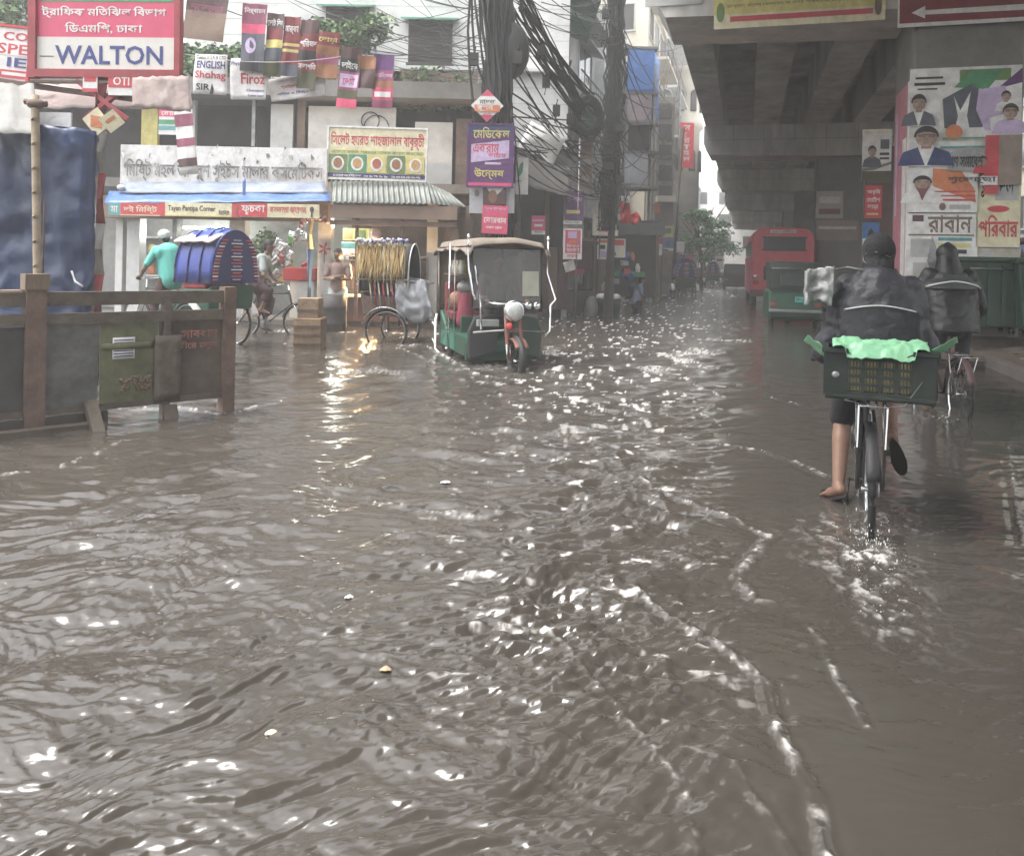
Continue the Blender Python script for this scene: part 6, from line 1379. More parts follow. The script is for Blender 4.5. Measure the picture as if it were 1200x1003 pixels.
# ------------------------------------------------------------------ wheels and cycles
def wheel(parent, c, r, axis=(1, 0, 0), name='wheel', spokes=18, tr=.02, mat=BLACK, a=0.):
    c = Vector(c); mb = MB(); mb.ring(c, r*.90, .009, axis, CHROME, 36, 6); mb.tube([c-Vector(axis)*.04, c+Vector(axis)*.04], .025, CHROME, 10)
    x, y = frame_of(Vector(axis))
    for k in range(spokes):
        an = a+2*PI*k/spokes; d = x*math.cos(an)+y*math.sin(an); e = x*math.cos(an+.5)+y*math.sin(an+.5); s = .025*(1 if k % 2 else -1)
        mb.tube([c+Vector(axis)*s+e*.02, c+d*r*.89], .0016 if r < .5 else .002, STEEL, 4, cap=False)
    w_ = mb.build(name, CHROME, parent); mb = MB(); mb.ring(c, r*.955, tr, axis, mat, 40, 8); mb.build('tyre', mat, w_); return w_
def bicycle(name, label, cat, loc, rz, frame_mat, cz=.735, group=None, steer=0.):
    """roadster: rear hub at the origin column, heading +y, ground at z=0"""
    t = thing(name, label, cat, loc, rz, group); R = .345
    wheel(t, (0, 0, R), R, name='rear_wheel'); wheel(t, (0, 1.10, R), R, name='front_wheel')
    mb = MB(); bb = Vector((0, .45, .29)); st = Vector((0, .28, .82)); hd = Vector((0, .86, .86)); hb = Vector((0, .90, .66))
    for a, b, r in ((bb, st, .016), (st, hd, .015), (bb, hb, .018), (hd, hb, .02)): mb.tube([a, b], r, frame_mat, 8)
    for x in (-1, 1): mb.tube([(x*.06, 0, R), (x*.03, .28, .74)], .009, frame_mat, 6); mb.tube([(x*.06, 0, R), (x*.03, .42, .29)], .010, frame_mat, 6)
    mb.build('frame', frame_mat, t)
    mb = MB()
    for x in (-1, 1): mb.tube([(x*.05, 1.10, R), (x*.05, .98, .60), (0, .91, .68)], .011, CHROME, 8)
    mb.tube([(0, .86, .84), (0, .84, 1.0)], .013, CHROME, 8); mb.build('fork', CHROME, t)
    mb = MB(); mb.tube([(-.30, .62, 1.0), (-.27, .74, 1.02), (-.12, .84, 1.01), (0, .85, 1.0), (.12, .84, 1.01), (.27, .74, 1.02), (.30, .62, 1.0)], .012, CHROME, 10)
    for x in (-1, 1): mb.tube([(x*.30, .66, 1.005), (x*.305, .55, .99)], .018, BLACK, 10)
    mb.build('handlebar', CHROME, t)
    mb = MB(); mb.ell((0, .20, .93), (.10, .13, .035), BLACK, 14, 8); mb.ell((0, .33, .93), (.035, .14, .03), BLACK, 12, 8); mb.tube([(0, .28, .8), (0, .24, .92)], .012, CHROME, 8); mb.build('saddle', BLACK, t)
    mb = MB(); mb.lathe((.05, .45, .29), [(.085, 0), (.09, .003), (.085, .006)], STEEL, 28, (1, 0, 0)); mb.tube([(-.08, .45, .29), (.08, .45, .29)], .014, STEEL, 8)
    mb.tube([(-.09, .45, .29), (-.10, .43, .125)], .010, STEEL, 6); mb.tube([(.09, .45, .29), (.10, .47, .455)], .010, STEEL, 6); mb.build('crank', STEEL, t)
    for p in ((-.15, .43, .12), (.15, .47, .46)): mb = MB(); mb.box(p, (.09, .07, .022), BLACK); mb.build('pedal', BLACK, t, bevel=.004)
    mb = MB(); mb.tube([(.05, .45, .375), (.05, 0, R+.035)], .005, RUST, 5); mb.tube([(.05, .45, .20), (.05, 0, R-.035)], .005, RUST, 5); mb.lathe((.047, 0, R), [(.035, 0), (.037, .003), (.035, .006)], STEEL, 18, (1, 0, 0)); mb.build('chain', RUST, t)
    for cy, a0, a1, nm in ((0, .35, 2.9, 'rear_mudguard'), (1.10, .2, 2.2, 'front_mudguard')):
        mb = MB()
        def Fm(u, v, o=0.): a = a0+(a1-a0)*u; r = R+.028+o-.012*abs(v-.5)*2; return Vector((-.032+.064*v, cy-r*math.cos(a) if cy == 0 else cy-r*math.cos(a), R+r*math.sin(a)))
        mb.surf(Fm, frame_mat, nu=18, nv=4, th=.003); mb.build(nm, frame_mat, t)
    mb = MB()
    for x in (-.065, -.02, .02, .065): mb.tube([(x, -.28, cz), (x, .22, cz)], .006, CHROME, 6)
    for y in (-.28, -.03, .22): mb.tube([(-.07, y, cz), (.07, y, cz)], .006, CHROME, 6)
    for x in (-.07, .07): mb.tube([(x, -.24, cz), (x, 0, R)], .006, CHROME, 6); mb.tube([(x, .1, cz), (x, 0, R)], .006, CHROME, 6)
    mb.build('carrier', CHROME, t)
    return t
def cyc_rick(label, loc, rz, hoodmat, style, rnd_seed=1):
    """Dhaka cycle rickshaw: rear axle at the origin, heading +y"""
    rnd = random.Random(rnd_seed); t = thing('cycle_rickshaw', label, 'rickshaw', loc, rz); R = .36
    for x in (-.46, .46): wheel(t, (x, 0, R), R, name='rear_wheel', tr=.022)
    wheel(t, (0, 1.85, R), R, name='front_wheel', tr=.022)
    FM = GREENP if style == 'blue' else RUST
    mb = MB()
    for x in (-.36, .36): mb.tube([(x, -.35, .62), (x, .75, .60), (x*.3, 1.15, .50)], .018, FM, 8); mb.tube([(x, 0, .62), (x, 0, R)], .018, FM, 8)
    mb.tube([(-.5, 0, R), (.5, 0, R)], .016, STEEL, 8); mb.tube([(0, 1.15, .33), (0, 1.0, .86)], .017, FM, 8); mb.tube([(0, 1.0, .84), (0, 1.62, .88)], .016, FM, 8); mb.tube([(0, 1.15, .33), (0, 1.65, .68)], .017, FM, 8); mb.tube([(-.1, .7, .5), (0, 1.15, .33)], .015, FM, 8)
    mb.build('frame', FM, t)
    mb = MB()
    for x in (-.05, .05): mb.tube([(x, 1.85, R), (x, 1.72, .62), (0, 1.65, .70)], .011, CHROME, 8)
    mb.tube([(0, 1.65, .7), (0, 1.60, 1.03)], .014, CHROME, 8); mb.tube([(-.28, 1.38, 1.03), (-.24, 1.52, 1.05), (0, 1.60, 1.03), (.24, 1.52, 1.05), (.28, 1.38, 1.03)], .012, CHROME, 8); mb.build('fork_and_handlebar', CHROME, t)
    mb = MB(); mb.ell((0, .96, .95), (.09, .12, .035), BLACK, 12, 8); mb.ell((0, 1.07, .95), (.035, .12, .03), BLACK, 10, 8); mb.build('saddle', BLACK, t)
    mb = MB(); mb.tube([(-.1, 1.15, .33), (-.11, 1.12, .17)], .01, STEEL, 6); mb.tube([(.1, 1.15, .33), (.11, 1.18, .49)], .01, STEEL, 6); mb.lathe((.05, 1.15, .33), [(.085, 0), (.09, .003), (.085, .006)], STEEL, 20, (1, 0, 0)); mb.build('crank', STEEL, t)
    # tub, seat, footboard
    mb = MB(); mb.prism([(-.42, .62), (.55, .58), (.60, .66), (.30, .70), (.25, .92), (-.38, .94), (-.48, 1.0)], -.42, .42, FM, plane='yz'); mb.build('seat_tub', FM, t, bevel=.02)
    mb = MB(); mb.box((0, -.05, .98), (.80, .52, .10), REDPR if style == 'blue' else PURP); mb.build('seat_cushion', REDPR, t, bevel=.03)
    mb = MB()
    for x in (-.53, .53):
        def Fm(u, v, o=0., x=x): a = .3+2.5*u; r = R+.05+o; return Vector((x-.07+.14*v, -r*math.cos(a), R+r*math.sin(a)))
        mb.surf(Fm, CHROME if style != 'blue' else WHITEP, nu=16, nv=3, th=.005)
    mb.build('mudguard', CHROME, t)
    # hood: bows from the seat sides arching over
    mb = MB()
    def Fhood(u, v, o=0.):      # u across (left->right arch), v from back to front
        a = PI*(1-u); r = .43+o; back = -.52+.10*v; yv = -.50+.85*v
        zt = 1.02+ (.80+.05*math.sin(v*PI))*math.sin(a)**.75 if 0 < a < PI else 1.02
        return Vector((r*math.cos(a)*(1.0 if True else 1), yv, zt+o*math.sin(a)))
    nvh = 10
    mb.surf(Fhood, hoodmat[0], nu=20, nv=nvh, th=.015); hd = mb.build('hood', hoodmat[0], t)
    mb = MB()                    # back of the hood
    pts = [Fhood(k/20, 0) for k in range(21)]; pts2 = [p+Vector((0, -.02, 0)) for p in pts]; n = 21
    mb.add(pts+pts2, [tuple(range(n-1, -1, -1)), tuple(range(n, 2*n))]+[(k, k+1, n+k+1, n+k) for k in range(n-1)]+[(n-1, 0, n, 2*n-1)], hoodmat[1]); bk = mb.build('hood_back', hoodmat[1], t)
    mb = MB()
    for k in range(13):
        z = 1.08+.05*k; w_ = .13 if k % 2 else .09
        mb.box((0, -.535, z), (w_*1.6, .012, .018), [LILAC, PINKP, ORANGEP, WHITEP][k % 4])
        for x in (-.40, .40): mb.box((x*math.sqrt(max(.1, 1-((z-1.05)/.75)**2)), -.533, z), (.09, .012, .02), [PINKP, WHITEP, ORANGEP][k % 3])
    mb.build('trim', LILAC, bk)
    mb = MB()
    for v in (0, .33, .66, 1): mb.tube([Fhood(k/16, v, .012) for k in range(17)], .012, WHITEP if style != 'blue' else hoodmat[1], 6)
    mb.build('hood_bow', WHITEP, hd)
    return t

# ------------------------------------------------------------------ people
def person(label, loc, rz, J, top, bottom, topM, botM, hairstyle='short', voxel=.014, sleeve='long', lungi=False, scale=1., cloth_it=3, feet=True, extra=None, grip=(False, False), skinM=None, name='person', shoe=None):
    """J: joint dict in the person's own frame (x right, y forward, z up). One continuous skin surface plus clothes."""
    t = thing(name, label, 'person', loc, rz); J = {k: Vector(v)*scale for k, v in J.items()}; s = scale
    skinM = skinM or SKIN
    b = MB(); pel, ch, nk, hd = J['pelvis'], J['chest'], J['neck'], J['head']
    up = (ch-pel).normalized()
    b.cap(pel, pel.lerp(ch, .5), .125*s, .12*s); b.cap(pel.lerp(ch, .5), ch, .12*s, .125*s)
    for sd_ in ('l', 'r'):
        sh = J['sh_'+sd_]; b.cap(ch.lerp(sh, .25)-up*.03*s, sh, .085*s, .062*s); b.cap(sh, J['el_'+sd_], .050*s, .038*s); b.cap(J['el_'+sd_], J['wr_'+sd_], .037*s, .026*s)
        hip = J['hip_'+sd_]; b.cap(hip, J['kn_'+sd_], .085*s, .055*s); b.cap(J['kn_'+sd_], J['kn_'+sd_].lerp(J['an_'+sd_], .35), .052*s, .054*s); b.cap(J['kn_'+sd_].lerp(J['an_'+sd_], .35), J['an_'+sd_], .052*s, .034*s)
        an, toe = J['an_'+sd_], J['toe_'+sd_]; fd = (toe-an).normalized(); side = fd.cross(Vector((0, 0, 1))).normalized() if abs(fd.z) < .9 else Vector((1, 0, 0))
        b.cap(an-fd*.03*s, an.lerp(toe, .55), .034*s, .03*s); b.cap(an.lerp(toe, .55), toe, .034*s, .02*s)
        for k in range(5): q = an.lerp(toe, .8)+side*(.034-.017*k)*s; b.cap(q, q+fd*(.065-.006*abs(k-1))*s, .012*s, .009*s, n=8)
        # hand: palm, four bent fingers, thumb
        wr = J['wr_'+sd_]; d = J.get('hd_'+sd_); d = (d-wr).normalized() if d is not None else (wr-J['el_'+sd_]).normalized()
        sg = 1 if sd_ == 'r' else -1; pn = J.get('pn_'+sd_); pn = pn.normalized() if pn is not None else Vector((-sg, 0, 0)); pn = (pn-d*pn.dot(d)).normalized(); sx = d.cross(pn)
        pc = wr+d*.05*s
        for k in range(4): o_ = sx*(k-1.5)*.019*s; b.cap(wr+o_*.5+d*.01*s, wr+d*.085*s+o_, .017*s, .0125*s, n=10)
        cl = 1.5 if grip[0 if sd_ == 'l' else 1] else .55
        for k, L_ in enumerate((.070, .080, .074, .058)):
            p0 = wr+d*.088*s+sx*(k-1.5)*.0205*s; p1 = p0+(d*math.cos(cl*.5)+pn*math.sin(cl*.5))*L_*.42*s; p2 = p1+(d*math.cos(cl*1.3)+pn*math.sin(cl*1.3))*L_*.33*s; p3 = p2+(d*math.cos(cl*1.9)+pn*math.sin(cl*1.9))*L_*.25*s
            b.cap(p0, p1, .0095*s, .009*s, n=8); b.cap(p1, p2, .009*s, .008*s, n=8); b.cap(p2, p3, .008*s, .007*s, n=8)
        thd = (-sx*.75 if True else sx)+d*.5+pn*.45; thd.normalize(); q = wr+d*.03*s-sx*.025*s; b.cap(q, q+thd*.04*s, .013*s, .011*s, n=8); b.cap(q+thd*.04*s, q+(thd*.062+d*.018+pn*.01)*s, .011*s, .009*s, n=8)
    b.cap(ch+up*.08*s, nk, .062*s, .052*s); b.cap(nk, hd-Vector((0, 0, .05*s)), .052*s, .05*s)
    fw = J.get('face', Vector((0, 1, 0))); fw = fw.normalized(); hx = fw.cross(Vector((0, 0, 1))).normalized(); hu = hx.cross(fw)
    R3 = Matrix((hx, fw, hu)).transposed()
    b.ell(hd, (.076*s, .095*s, .108*s), n=20, m=14, R=R3); b.ell(hd+fw*.028*s-hu*.06*s, (.052*s, .06*s, .055*s), n=16, m=10, R=R3)
    b.cap(hd+fw*.092*s+hu*.01*s, hd+fw*.112*s-hu*.022*s, .010*s, .015*s, n=8)
    for q in (-1, 1): b.ell(hd+hx*q*.078*s-hu*.01*s, (.012*s, .022*s, .032*s), n=10, m=8, R=R3)
    body = fuse(b, 'body', skinM, t, voxel, 3)
    if True:   # face details: brows, eyes, mouth
        for q in (-1, 1):
            m = MB(); m.ell(hd+hx*q*.030*s+fw*.087*s+hu*.004*s, (.014*s, .008*s, .007*s), WHITEP, 8, 6, R3); m.ell(hd+hx*q*.030*s+fw*.094*s+hu*.004*s, (.006*s, .004*s, .006*s), HAIR, 8, 6, R3); m.build('eye', WHITEP, body)
        m = MB(); m.ell(hd+fw*.090*s-hu*.055*s, (.024*s, .008*s, .006*s), mk('lip', (.16, .06, .045), .5, .1, 9), 10, 6, R3); m.build('mouth', None, body)
    if hairstyle == 'short':
        m = MB(); m.ell(hd-fw*.012*s+hu*.024*s, (.083*s, .098*s, .100*s), n=20, m=14, R=R3); m.ell(hd-fw*.05*s-hu*.02*s, (.068*s, .055*s, .075*s), n=16, m=10, R=R3)
        o_ = fuse(m, 'hair', HAIR, body, .010, 2)
    # clothes
    if top:
        m = MB(); g = .018*s if top == 'shirt' else .034*s
        m.cap(pel-up*.02*s, pel.lerp(ch, .5), .135*s+g, .128*s+g); m.cap(pel.lerp(ch, .5), ch, .128*s+g, .128*s+g)
        for sd_ in ('l', 'r'):
            sh, el, wr = J['sh_'+sd_], J['el_'+sd_], J['wr_'+sd_]
            m.cap(ch.lerp(sh, .2)-up*.02*s, sh, .09*s+g, .062*s+g); m.cap(sh, sh.lerp(el, 1. if sleeve != 'short' else .72), .052*s+g, .042*s+g*1.1)
            if sleeve == 'long': m.cap(el, el.lerp(wr, .93), .041*s+g, .030*s+g*.8)
        m.cap(ch+up*.06*s, ch.lerp(nk, .62), .07*s+g*.6, .058*s+g*.4)
        cl = fuse(m, 'jacket' if top == 'jacket' else 'shirt', topM, t, max(.016, voxel), cloth_it)
    if bottom:
        m = MB(); g = .02*s
        if lungi:
            kl, kr = J['kn_l'], J['kn_r']; al, ar = J['an_l'], J['an_r']
            m.cap(pel-up*.03*s, J['hip_l'].lerp(kl, .3), .14*s, .12*s); m.cap(pel, J['hip_r'].lerp(kr, .3), .14*s, .12*s); L_ = .35 if lungi == 'short' else .75
            m.cap(J['hip_l'], kl, .105*s, .095*s); m.cap(J['hip_r'], kr, .105*s, .095*s); m.cap(J['hip_l'].lerp(J['hip_r'], .5), kl.lerp(kr, .5), .12*s, .10*s)
            m.cap(kl, kl.lerp(al, L_), .085*s, .09*s); m.cap(kr, kr.lerp(ar, L_), .085*s, .09*s); m.cap(kl.lerp(kr, .5), kl.lerp(kr, .5).lerp(al.lerp(ar, .5), L_), .08*s, .085*s)
        else:
            m.cap(pel+up*.02*s, pel-up*.04*s, .13*s, .125*s)
            for sd_ in ('l', 'r'):
                hp, kn, an = J['hip_'+sd_], J['kn_'+sd_], J['an_'+sd_]; m.cap(hp, kn, .094*s+g*.5, .062*s+g); f = {'long': .92, 'rolled': .25, 'short': 0.0}[bottom]
                if f: m.cap(kn, kn.lerp(an, f), .060*s+g*.9, .050*s+g*.8)
        fuse(m, 'lungi' if lungi else 'trousers', botM, t, max(.016, voxel), cloth_it)
    if shoe:
        for sd_ in ('l', 'r'):
            an, toe = J['an_'+sd_], J['toe_'+sd_]; fd = (toe-an).normalized(); fd2 = (toe-an).normalized(); nrm = J.get('sole_'+sd_, Vector((0, 0, -1))); nrm = (nrm-fd*nrm.dot(fd)).normalized(); sx = fd.cross(nrm)
            pts = []
            for k in range(22):
                a = 2*PI*k/22; y = math.cos(a); w_ = (.040+.010*y)*math.sin(a); pts.append(an.lerp(toe, .62)+fd*(y*.145*s)+sx*(w_*s)+nrm*.036*s)
            m = MB(); q = [p+nrm*.016*s for p in pts]; n = 22; m.add(pts+q, [tuple(range(n)), tuple(range(2*n-1, n-1, -1))]+[(k, k+n, (k+1) % n+n, (k+1) % n) for k in range(n)], shoe)
            c = an.lerp(toe, .95); m.tube([c+sx*.042*s+nrm*.03*s, c+sx*.02*s-nrm*.026*s+fd*.01*s, c-nrm*.03*s+fd*.03*s, c-sx*.02*s-nrm*.026*s+fd*.01*s, c-sx*.042*s+nrm*.03*s], .006*s, shoe, 6)
            m.build('sandal', shoe, t)
    return t, J
def cyc_pose(lean=.25, seat=.97, hb=(.62, 1.03), hbx=.29, ped=(.12, .46), cy=.45, sy=.22):
    """cyclist on a roadster, left foot down and right foot up; same frame as bicycle()"""
    pel = V(0, sy, seat+.09); ch = pel+V(0, math.sin(lean)*.40, math.cos(lean)*.40); nk = ch+V(0, math.sin(lean)*.13, math.cos(lean)*.13); hd = nk+V(0, .045, .15)
    J = dict(pelvis=pel, chest=ch, neck=nk, head=hd)
    for sd_, x in (('l', -1), ('r', 1)):
        sh = ch+V(x*.185, .02, .055); wr = V(x*hbx, hb[0]-.04, hb[1]+.045); m_ = sh.lerp(wr, .5); J['sh_'+sd_] = sh; J['wr_'+sd_] = wr; J['el_'+sd_] = m_+V(x*.10, -.03, -.10); J['hd_'+sd_] = wr+V(0, .1, -.03); J['pn_'+sd_] = V(0, -.1, -1)
        J['hip_'+sd_] = pel+V(x*.09, .02, -.03)
        pz = ped[0] if sd_ == 'l' else ped[1]; an = V(x*.14, cy-.06+(0 if sd_ == 'l' else .0), pz+.09); J['an_'+sd_] = an; J['toe_'+sd_] = an+V(x*.02, .15, -.05)
        kn = J['hip_'+sd_].lerp(an, .5)+V(x*.03, .20 if sd_ == 'r' else .12, .10 if sd_ == 'r' else .02); J['kn_'+sd_] = kn
    return J
# ------------------------------------------------------------------ the cyclist in front, seen from behind
g = G(1022, 634); YC = g.y
yawC = math.atan2(-.12, 1)
JCK = mk('jacket_charcoal', (.030, .030, .038), .5, .3, 5, .5, 22); JCKS = mk('jacket_shoulder_grey', (.07, .07, .075), .7, .25, 5, .4, 22); PIPE = mk('reflective_piping', (.55, .55, .54), .35, .1, 8)
YR = g.y+.30; locC = Vector((P(1024, 300, YR).x, YR, ROADZ)); rzC = math.radians(-21)
BK = bicycle('bicycle', 'dark roadster bicycle ridden away from the viewer with a plastic crate on its carrier', 'bicycle', locC, rzC, INK, cz=.845)
J = cyc_pose(lean=.16, seat=.93, hb=(.62, 1.02), hbx=.30)
J['neck'] = J['chest']+V(0, .025, .115); J['head'] = J['neck']+V(0, .05, .12)
J['sh_l'] = J['chest']+V(-.165, .02, .035); J['sh_r'] = J['chest']+V(.165, .02, .035)
J['wr_l'] = V(-.31, .56, 1.04); J['el_l'] = V(-.285, .30, 1.06); J['el_r'] = V(.27, .34, 1.06); J['wr_r'] = V(.29, .58, 1.05)
J['an_l'] = V(-.15, .36, .23); J['toe_l'] = V(-.215, .47, .17); J['kn_l'] = V(-.13, .58, .64); J['sole_l'] = V(0, 0, -1)
J['an_r'] = V(.14, .38, .56); J['toe_r'] = V(.18, .46, .43); J['kn_r'] = V(.12, .70, .86); J['sole_r'] = V(.1, -.9, -.3)
for k in list(J):
    if k[:3] not in ('pn_', 'sol', 'an_', 'toe', 'kn_'): J[k] = J[k]+V(.045, 0, 0)
t, Jc = person('person cycling away in a charcoal jacket with pale piping and bare calves', locC, rzC, J, None, 'short', JCK, mk('trouser_dark', (.03, .03, .034), .8, .3, 6), 'none', .011, shoe=mk('sandal_black', (.015, .013, .012), .6, .2, 8), grip=(True, True), cloth_it=4)
def torso_fn(Jc, prof, lean):          # prof: (height fraction, half width, half depth)
    pel, ch = Jc['pelvis'], Jc['chest']; z0, z1 = pel.z-.12, ch.z+.15
    def Fj(a, z, o=0.):
        for (h0_, w0_, d0_), (h1_, w1_, d1_) in zip(prof[:-1], prof[1:]):
            if z <= h1_+1e-9: f = (z-h0_)/(h1_-h0_); f = f*f*(3-2*f); W = w0_+(w1_-w0_)*f; D = d0_+(d1_-d0_)*f; break
        zz = z0+(z1-z0)*z; p = 2.35; ca, sa = math.cos(a), math.sin(a); r = (abs(sa/W)**p+abs(ca/D)**p)**(-1/p)+o
        return Vector((pel.x+r*sa, pel.y+(zz-pel.z)*lean+.01-r*ca, zz))
    return Fj
def coat(t, Jc, Fj, matr, sleeves, vox=.011, folds=.011, name='jacket', hem=0):
    m = MB(); nu, nv = 40, 26; vs = [Fj(-PI+2*PI*j/nu, i/nv) for i in range(nv+1) for j in range(nu)]
    m.add(vs, [(i*nu+j, i*nu+(j+1) % nu, (i+1)*nu+(j+1) % nu, (i+1)*nu+j) for i in range(nv) for j in range(nu)]+[tuple(range(nu-1, -1, -1)), tuple(nv*nu+j for j in range(nu))], None, True)
    for sd_ in ('l', 'r'):
        sh, el, wr = Jc['sh_'+sd_], Jc['el_'+sd_], Jc['wr_'+sd_]; r0, r1, r2 = sleeves
        m.cap(Jc['chest'].lerp(sh, .4), sh, r0*1.05, r0); m.cap(sh, el, r0, r1); m.cap(el, el.lerp(wr, .95), r1, r2)
    o = fuse(m, name, matr, t, vox, 3); me = o.data; nrm = [v.normal.copy() for v in me.vertices]
    for v, n_ in zip(me.vertices, nrm):
        q = v.co; f = noise.noise(Vector((q.x*5, q.y*5, q.z*13))); f2 = noise.noise(Vector((q.x*13+q.z*6, q.y*11, q.z*22-q.x*9))); f3 = 1-abs(noise.noise(Vector((q.x*6+q.z*4, q.y*5, q.z*9-q.x*5+7))))*2.2
        v.co = q + n_*folds*(.6*f + .45*f2 + .5*f3)
    me.update(); return o
Fj = torso_fn(Jc, [(0, .225, .155), (.12, .232, .165), (.45, .232, .165), (.66, .225, .160), (.80, .195, .145), (.91, .145, .125), (1.0, .095, .100)], .16)
jb = coat(t, Jc, Fj, JCK, (.078, .064, .044), folds=.019)
m = MB(); m.surf(lambda u, v, o=0.: Fj(-1.25+2.5*u, .10+.53*v+.05*v*math.cos((-1.25+2.5*u)*1.4), o+.014+.004*math.sin(u*19+v*7)+.008*noise.noise(Vector((u*5, v*7, 4)))-.030*max(0, abs(u-.5)*2-.8)*5*.5), mk('jacket_back_panel', (.022, .022, .027), .75, .3, 5, .5, 22), nu=48, nv=34, th=.006); m.build('back_panel', None, jb)
m = MB(); m.tube([Fj(-.95+1.9*k/40, .635+.052*math.cos((-.95+1.9*k/40)*1.5), .022) for k in range(41)], .0042, PIPE, 6); m.build('reflective_piping', PIPE, jb)
m = MB(); cpt = Jc['neck']; m.lathe(cpt-Vector((0, .01, .045)), [(.088, 0), (.084, .03), (.078, .062), (.070, .06), (.074, .03)], JCK, 24); m.build('collar', JCK, jb)
# hood / knitted cap
m = MB(); hd = Jc['head']; m.ell(hd+V(0, -.004, .020), (.094, .112, .110), n=24, m=16); m.cap(hd+V(0, -.02, -.03), Jc['neck']+V(0, -.02, -.01), .086, .082)
CAPM = mk('dark_hood', (.020, .019, .020), .85, .35, 9, .6, 40); hood = fuse(m, 'hood', CAPM, t, .010, 3)
m = MB(); m.tube([hd+V(-.088, -.03, -.015), hd+V(-.07, -.075, .005), hd+V(-.02, -.112, .012), hd+V(.045, -.10, -.012), hd+V(.08, -.05, -.03)], .0028, mk('grey_strap', (.16, .15, .15), .6, .1, 9), 6); m.tube([hd+V(-.09, -.0, .02), hd+V(-.085, -.06, -.04), hd+V(-.05, -.10, -.075)], .0035, MATS['grey_strap'], 6); m.build('strap', None, hood)
# crate on the carrier
t = thing('plastic_crate', 'black green plastic crate with a yellowed slotted back riding on the bicycle carrier', 'crate', locC+Vector((.01, -.06, .86)), rzC)
CRT = mk('crate_plastic', (.016, .026, .022), .42, .35, 6, .1, 40, grime=.4, gcol=(.06, .06, .05)); SLOT = mk('crate_slot_yellow', (.75, .62, .26), .6, .4, 14, grime=.4, gcol=(.09, .09, .06))
w1, w0, d_, h0 = .276, .262, .32, .255; yb = -.13
def crate_face(z, sx): f = z/h0; w_ = w0+(w1-w0)*f; return w_*sx
def bx(mb, x0, x1, z0, z1, y, th=.014, mat=CRT): mb.box(((x0+x1)/2, y, (z0+z1)/2), (abs(x1-x0), th, z1-z0), mat)
m = MB(); y = yb
bx(m, -w0, -w0+.10, 0, h0, y); bx(m, w0-.10, w0, 0, h0, y)           # solid end fields
bx(m, -w0+.1, w0-.1, 0, .045, y); bx(m, -w0+.1, w0-.1, .218, .240, y)
rows = [(.045, .078), (.090, .120), (.138, .165), (.178, .208)]
for i in range(3): bx(m, -w0+.1, w0-.1, rows[i][1], rows[i+1][0], y)
bx(m, -w0+.1, w0-.1, rows[3][1], .2185, y)
for r0, r1 in rows:
    n = 20
    for k in range(n+1):
        x = -w0+.1+(2*w0-.2)*k/n; wd = .006 if k % 5 else .017; bx(m, x-wd/2, x+wd/2, r0, r1, y, .010)
m.build('slotted_back', CRT, t)
m = MB(); bx(m, -w0+.1, w0-.1, .05, .215, y+.012, .004, SLOT); m.build('inner_liner', SLOT, t)
m = MB(); m.box((0, yb+d_, h0/2), (2*w0, .014, h0)); m.box((0, yb+d_/2, .008), (2*w0-.02, d_-.02, .014))
m.build('front_and_floor', CRT, t)
for sx in (-1, 1):
    m = MB(); m.box((sx*w0, yb+d_/2, h0/2), (.014, d_+.012, h0)); 
    for k in range(4): m.box((sx*(w0+.010), yb+.05+k*.1, h0*.5), (.010, .016, h0*.9))
    m.build('side_wall', CRT, t)
m = MB()
for (x0, x1, zt) in ((-w1, -w1+.12, h0+.018), (w1-.12, w1, h0+.018)): m.box(((x0+x1)/2, yb-.008, zt-.012), (abs(x1-x0), .038, .026))
m.tube([(-w1+.10, yb-.01, h0+.006), (-w1+.17, yb-.01, h0-.028), (w1-.17, yb-.01, h0-.028), (w1-.10, yb-.01, h0+.006)], .010, CRT, 8)
for sx in (-1, 1): m.box((sx*(w0+.008), yb+d_/2, h0+.006), (.036, d_+.02, .026))
m.box((0, yb+d_+.008, h0+.006), (2*w0, .036, .026)); m.box((0, yb-.012, .02), (2*w0+.01, .03, .022)); m.build('rim', CRT, t, bevel=.004)
m = MB(); m.ell((-w0+.045, yb-.012, .13), (.020, .006, .018), STEEL, 12, 8); m.tube([(-w0+.17, yb-.02, .03), (-w0+.09, yb-.022, .0), (.0, yb-.024, -.03), (.12, yb-.022, -.01), (w0-.06, yb-.02, .12)], .0022, STEEL, 5); m.build('wire_tie', STEEL, t)
# green cloth in the crate
GCL = mk('mint_plastic_sheet', (.20, .50, .27), .38, .18, 6, .4, 16)
m = MB()
def Fc(u, v, o=0.):
    x = -.235+.47*u; y_ = yb-.024+(d_*.9)*v; ed = abs(u-.5)*2
    z = h0+.028 - .05*max(0, 1-v*9)*(1 if ed < .72 else 0) + .028*noise.noise(Vector((u*6, v*5, 3))) + .012*noise.noise(Vector((u*18, v*12, 5))) + .03*math.sin(v*PI)
    if v == 0: z -= .0
    return Vector((x, y_-.012*(v < .03), z+o))
m.surf(Fc, GCL, nu=46, nv=24, th=.004)
for sx in (-1, 1):
    def Fe(u, v, o=0., sx=sx):
        x = sx*(.245+.12*u+.02*v); z = h0+.0+.075*u-.055*v*(1-.3*u)+.01*noise.noise(Vector((u*5, v*5, sx)))+(.03 if sx > 0 else 0); return Vector((x, yb+.03+.10*v+.02*u+o, z))
    m.surf(Fe, GCL, nu=14, nv=10, th=.006)
t2 = thing('plastic_sheet', 'mint green plastic sheet spilling over both ends of the crate', 'sheet', locC+Vector((.01, -.06, .86)), rzC); m.build('sheet', GCL, t2)
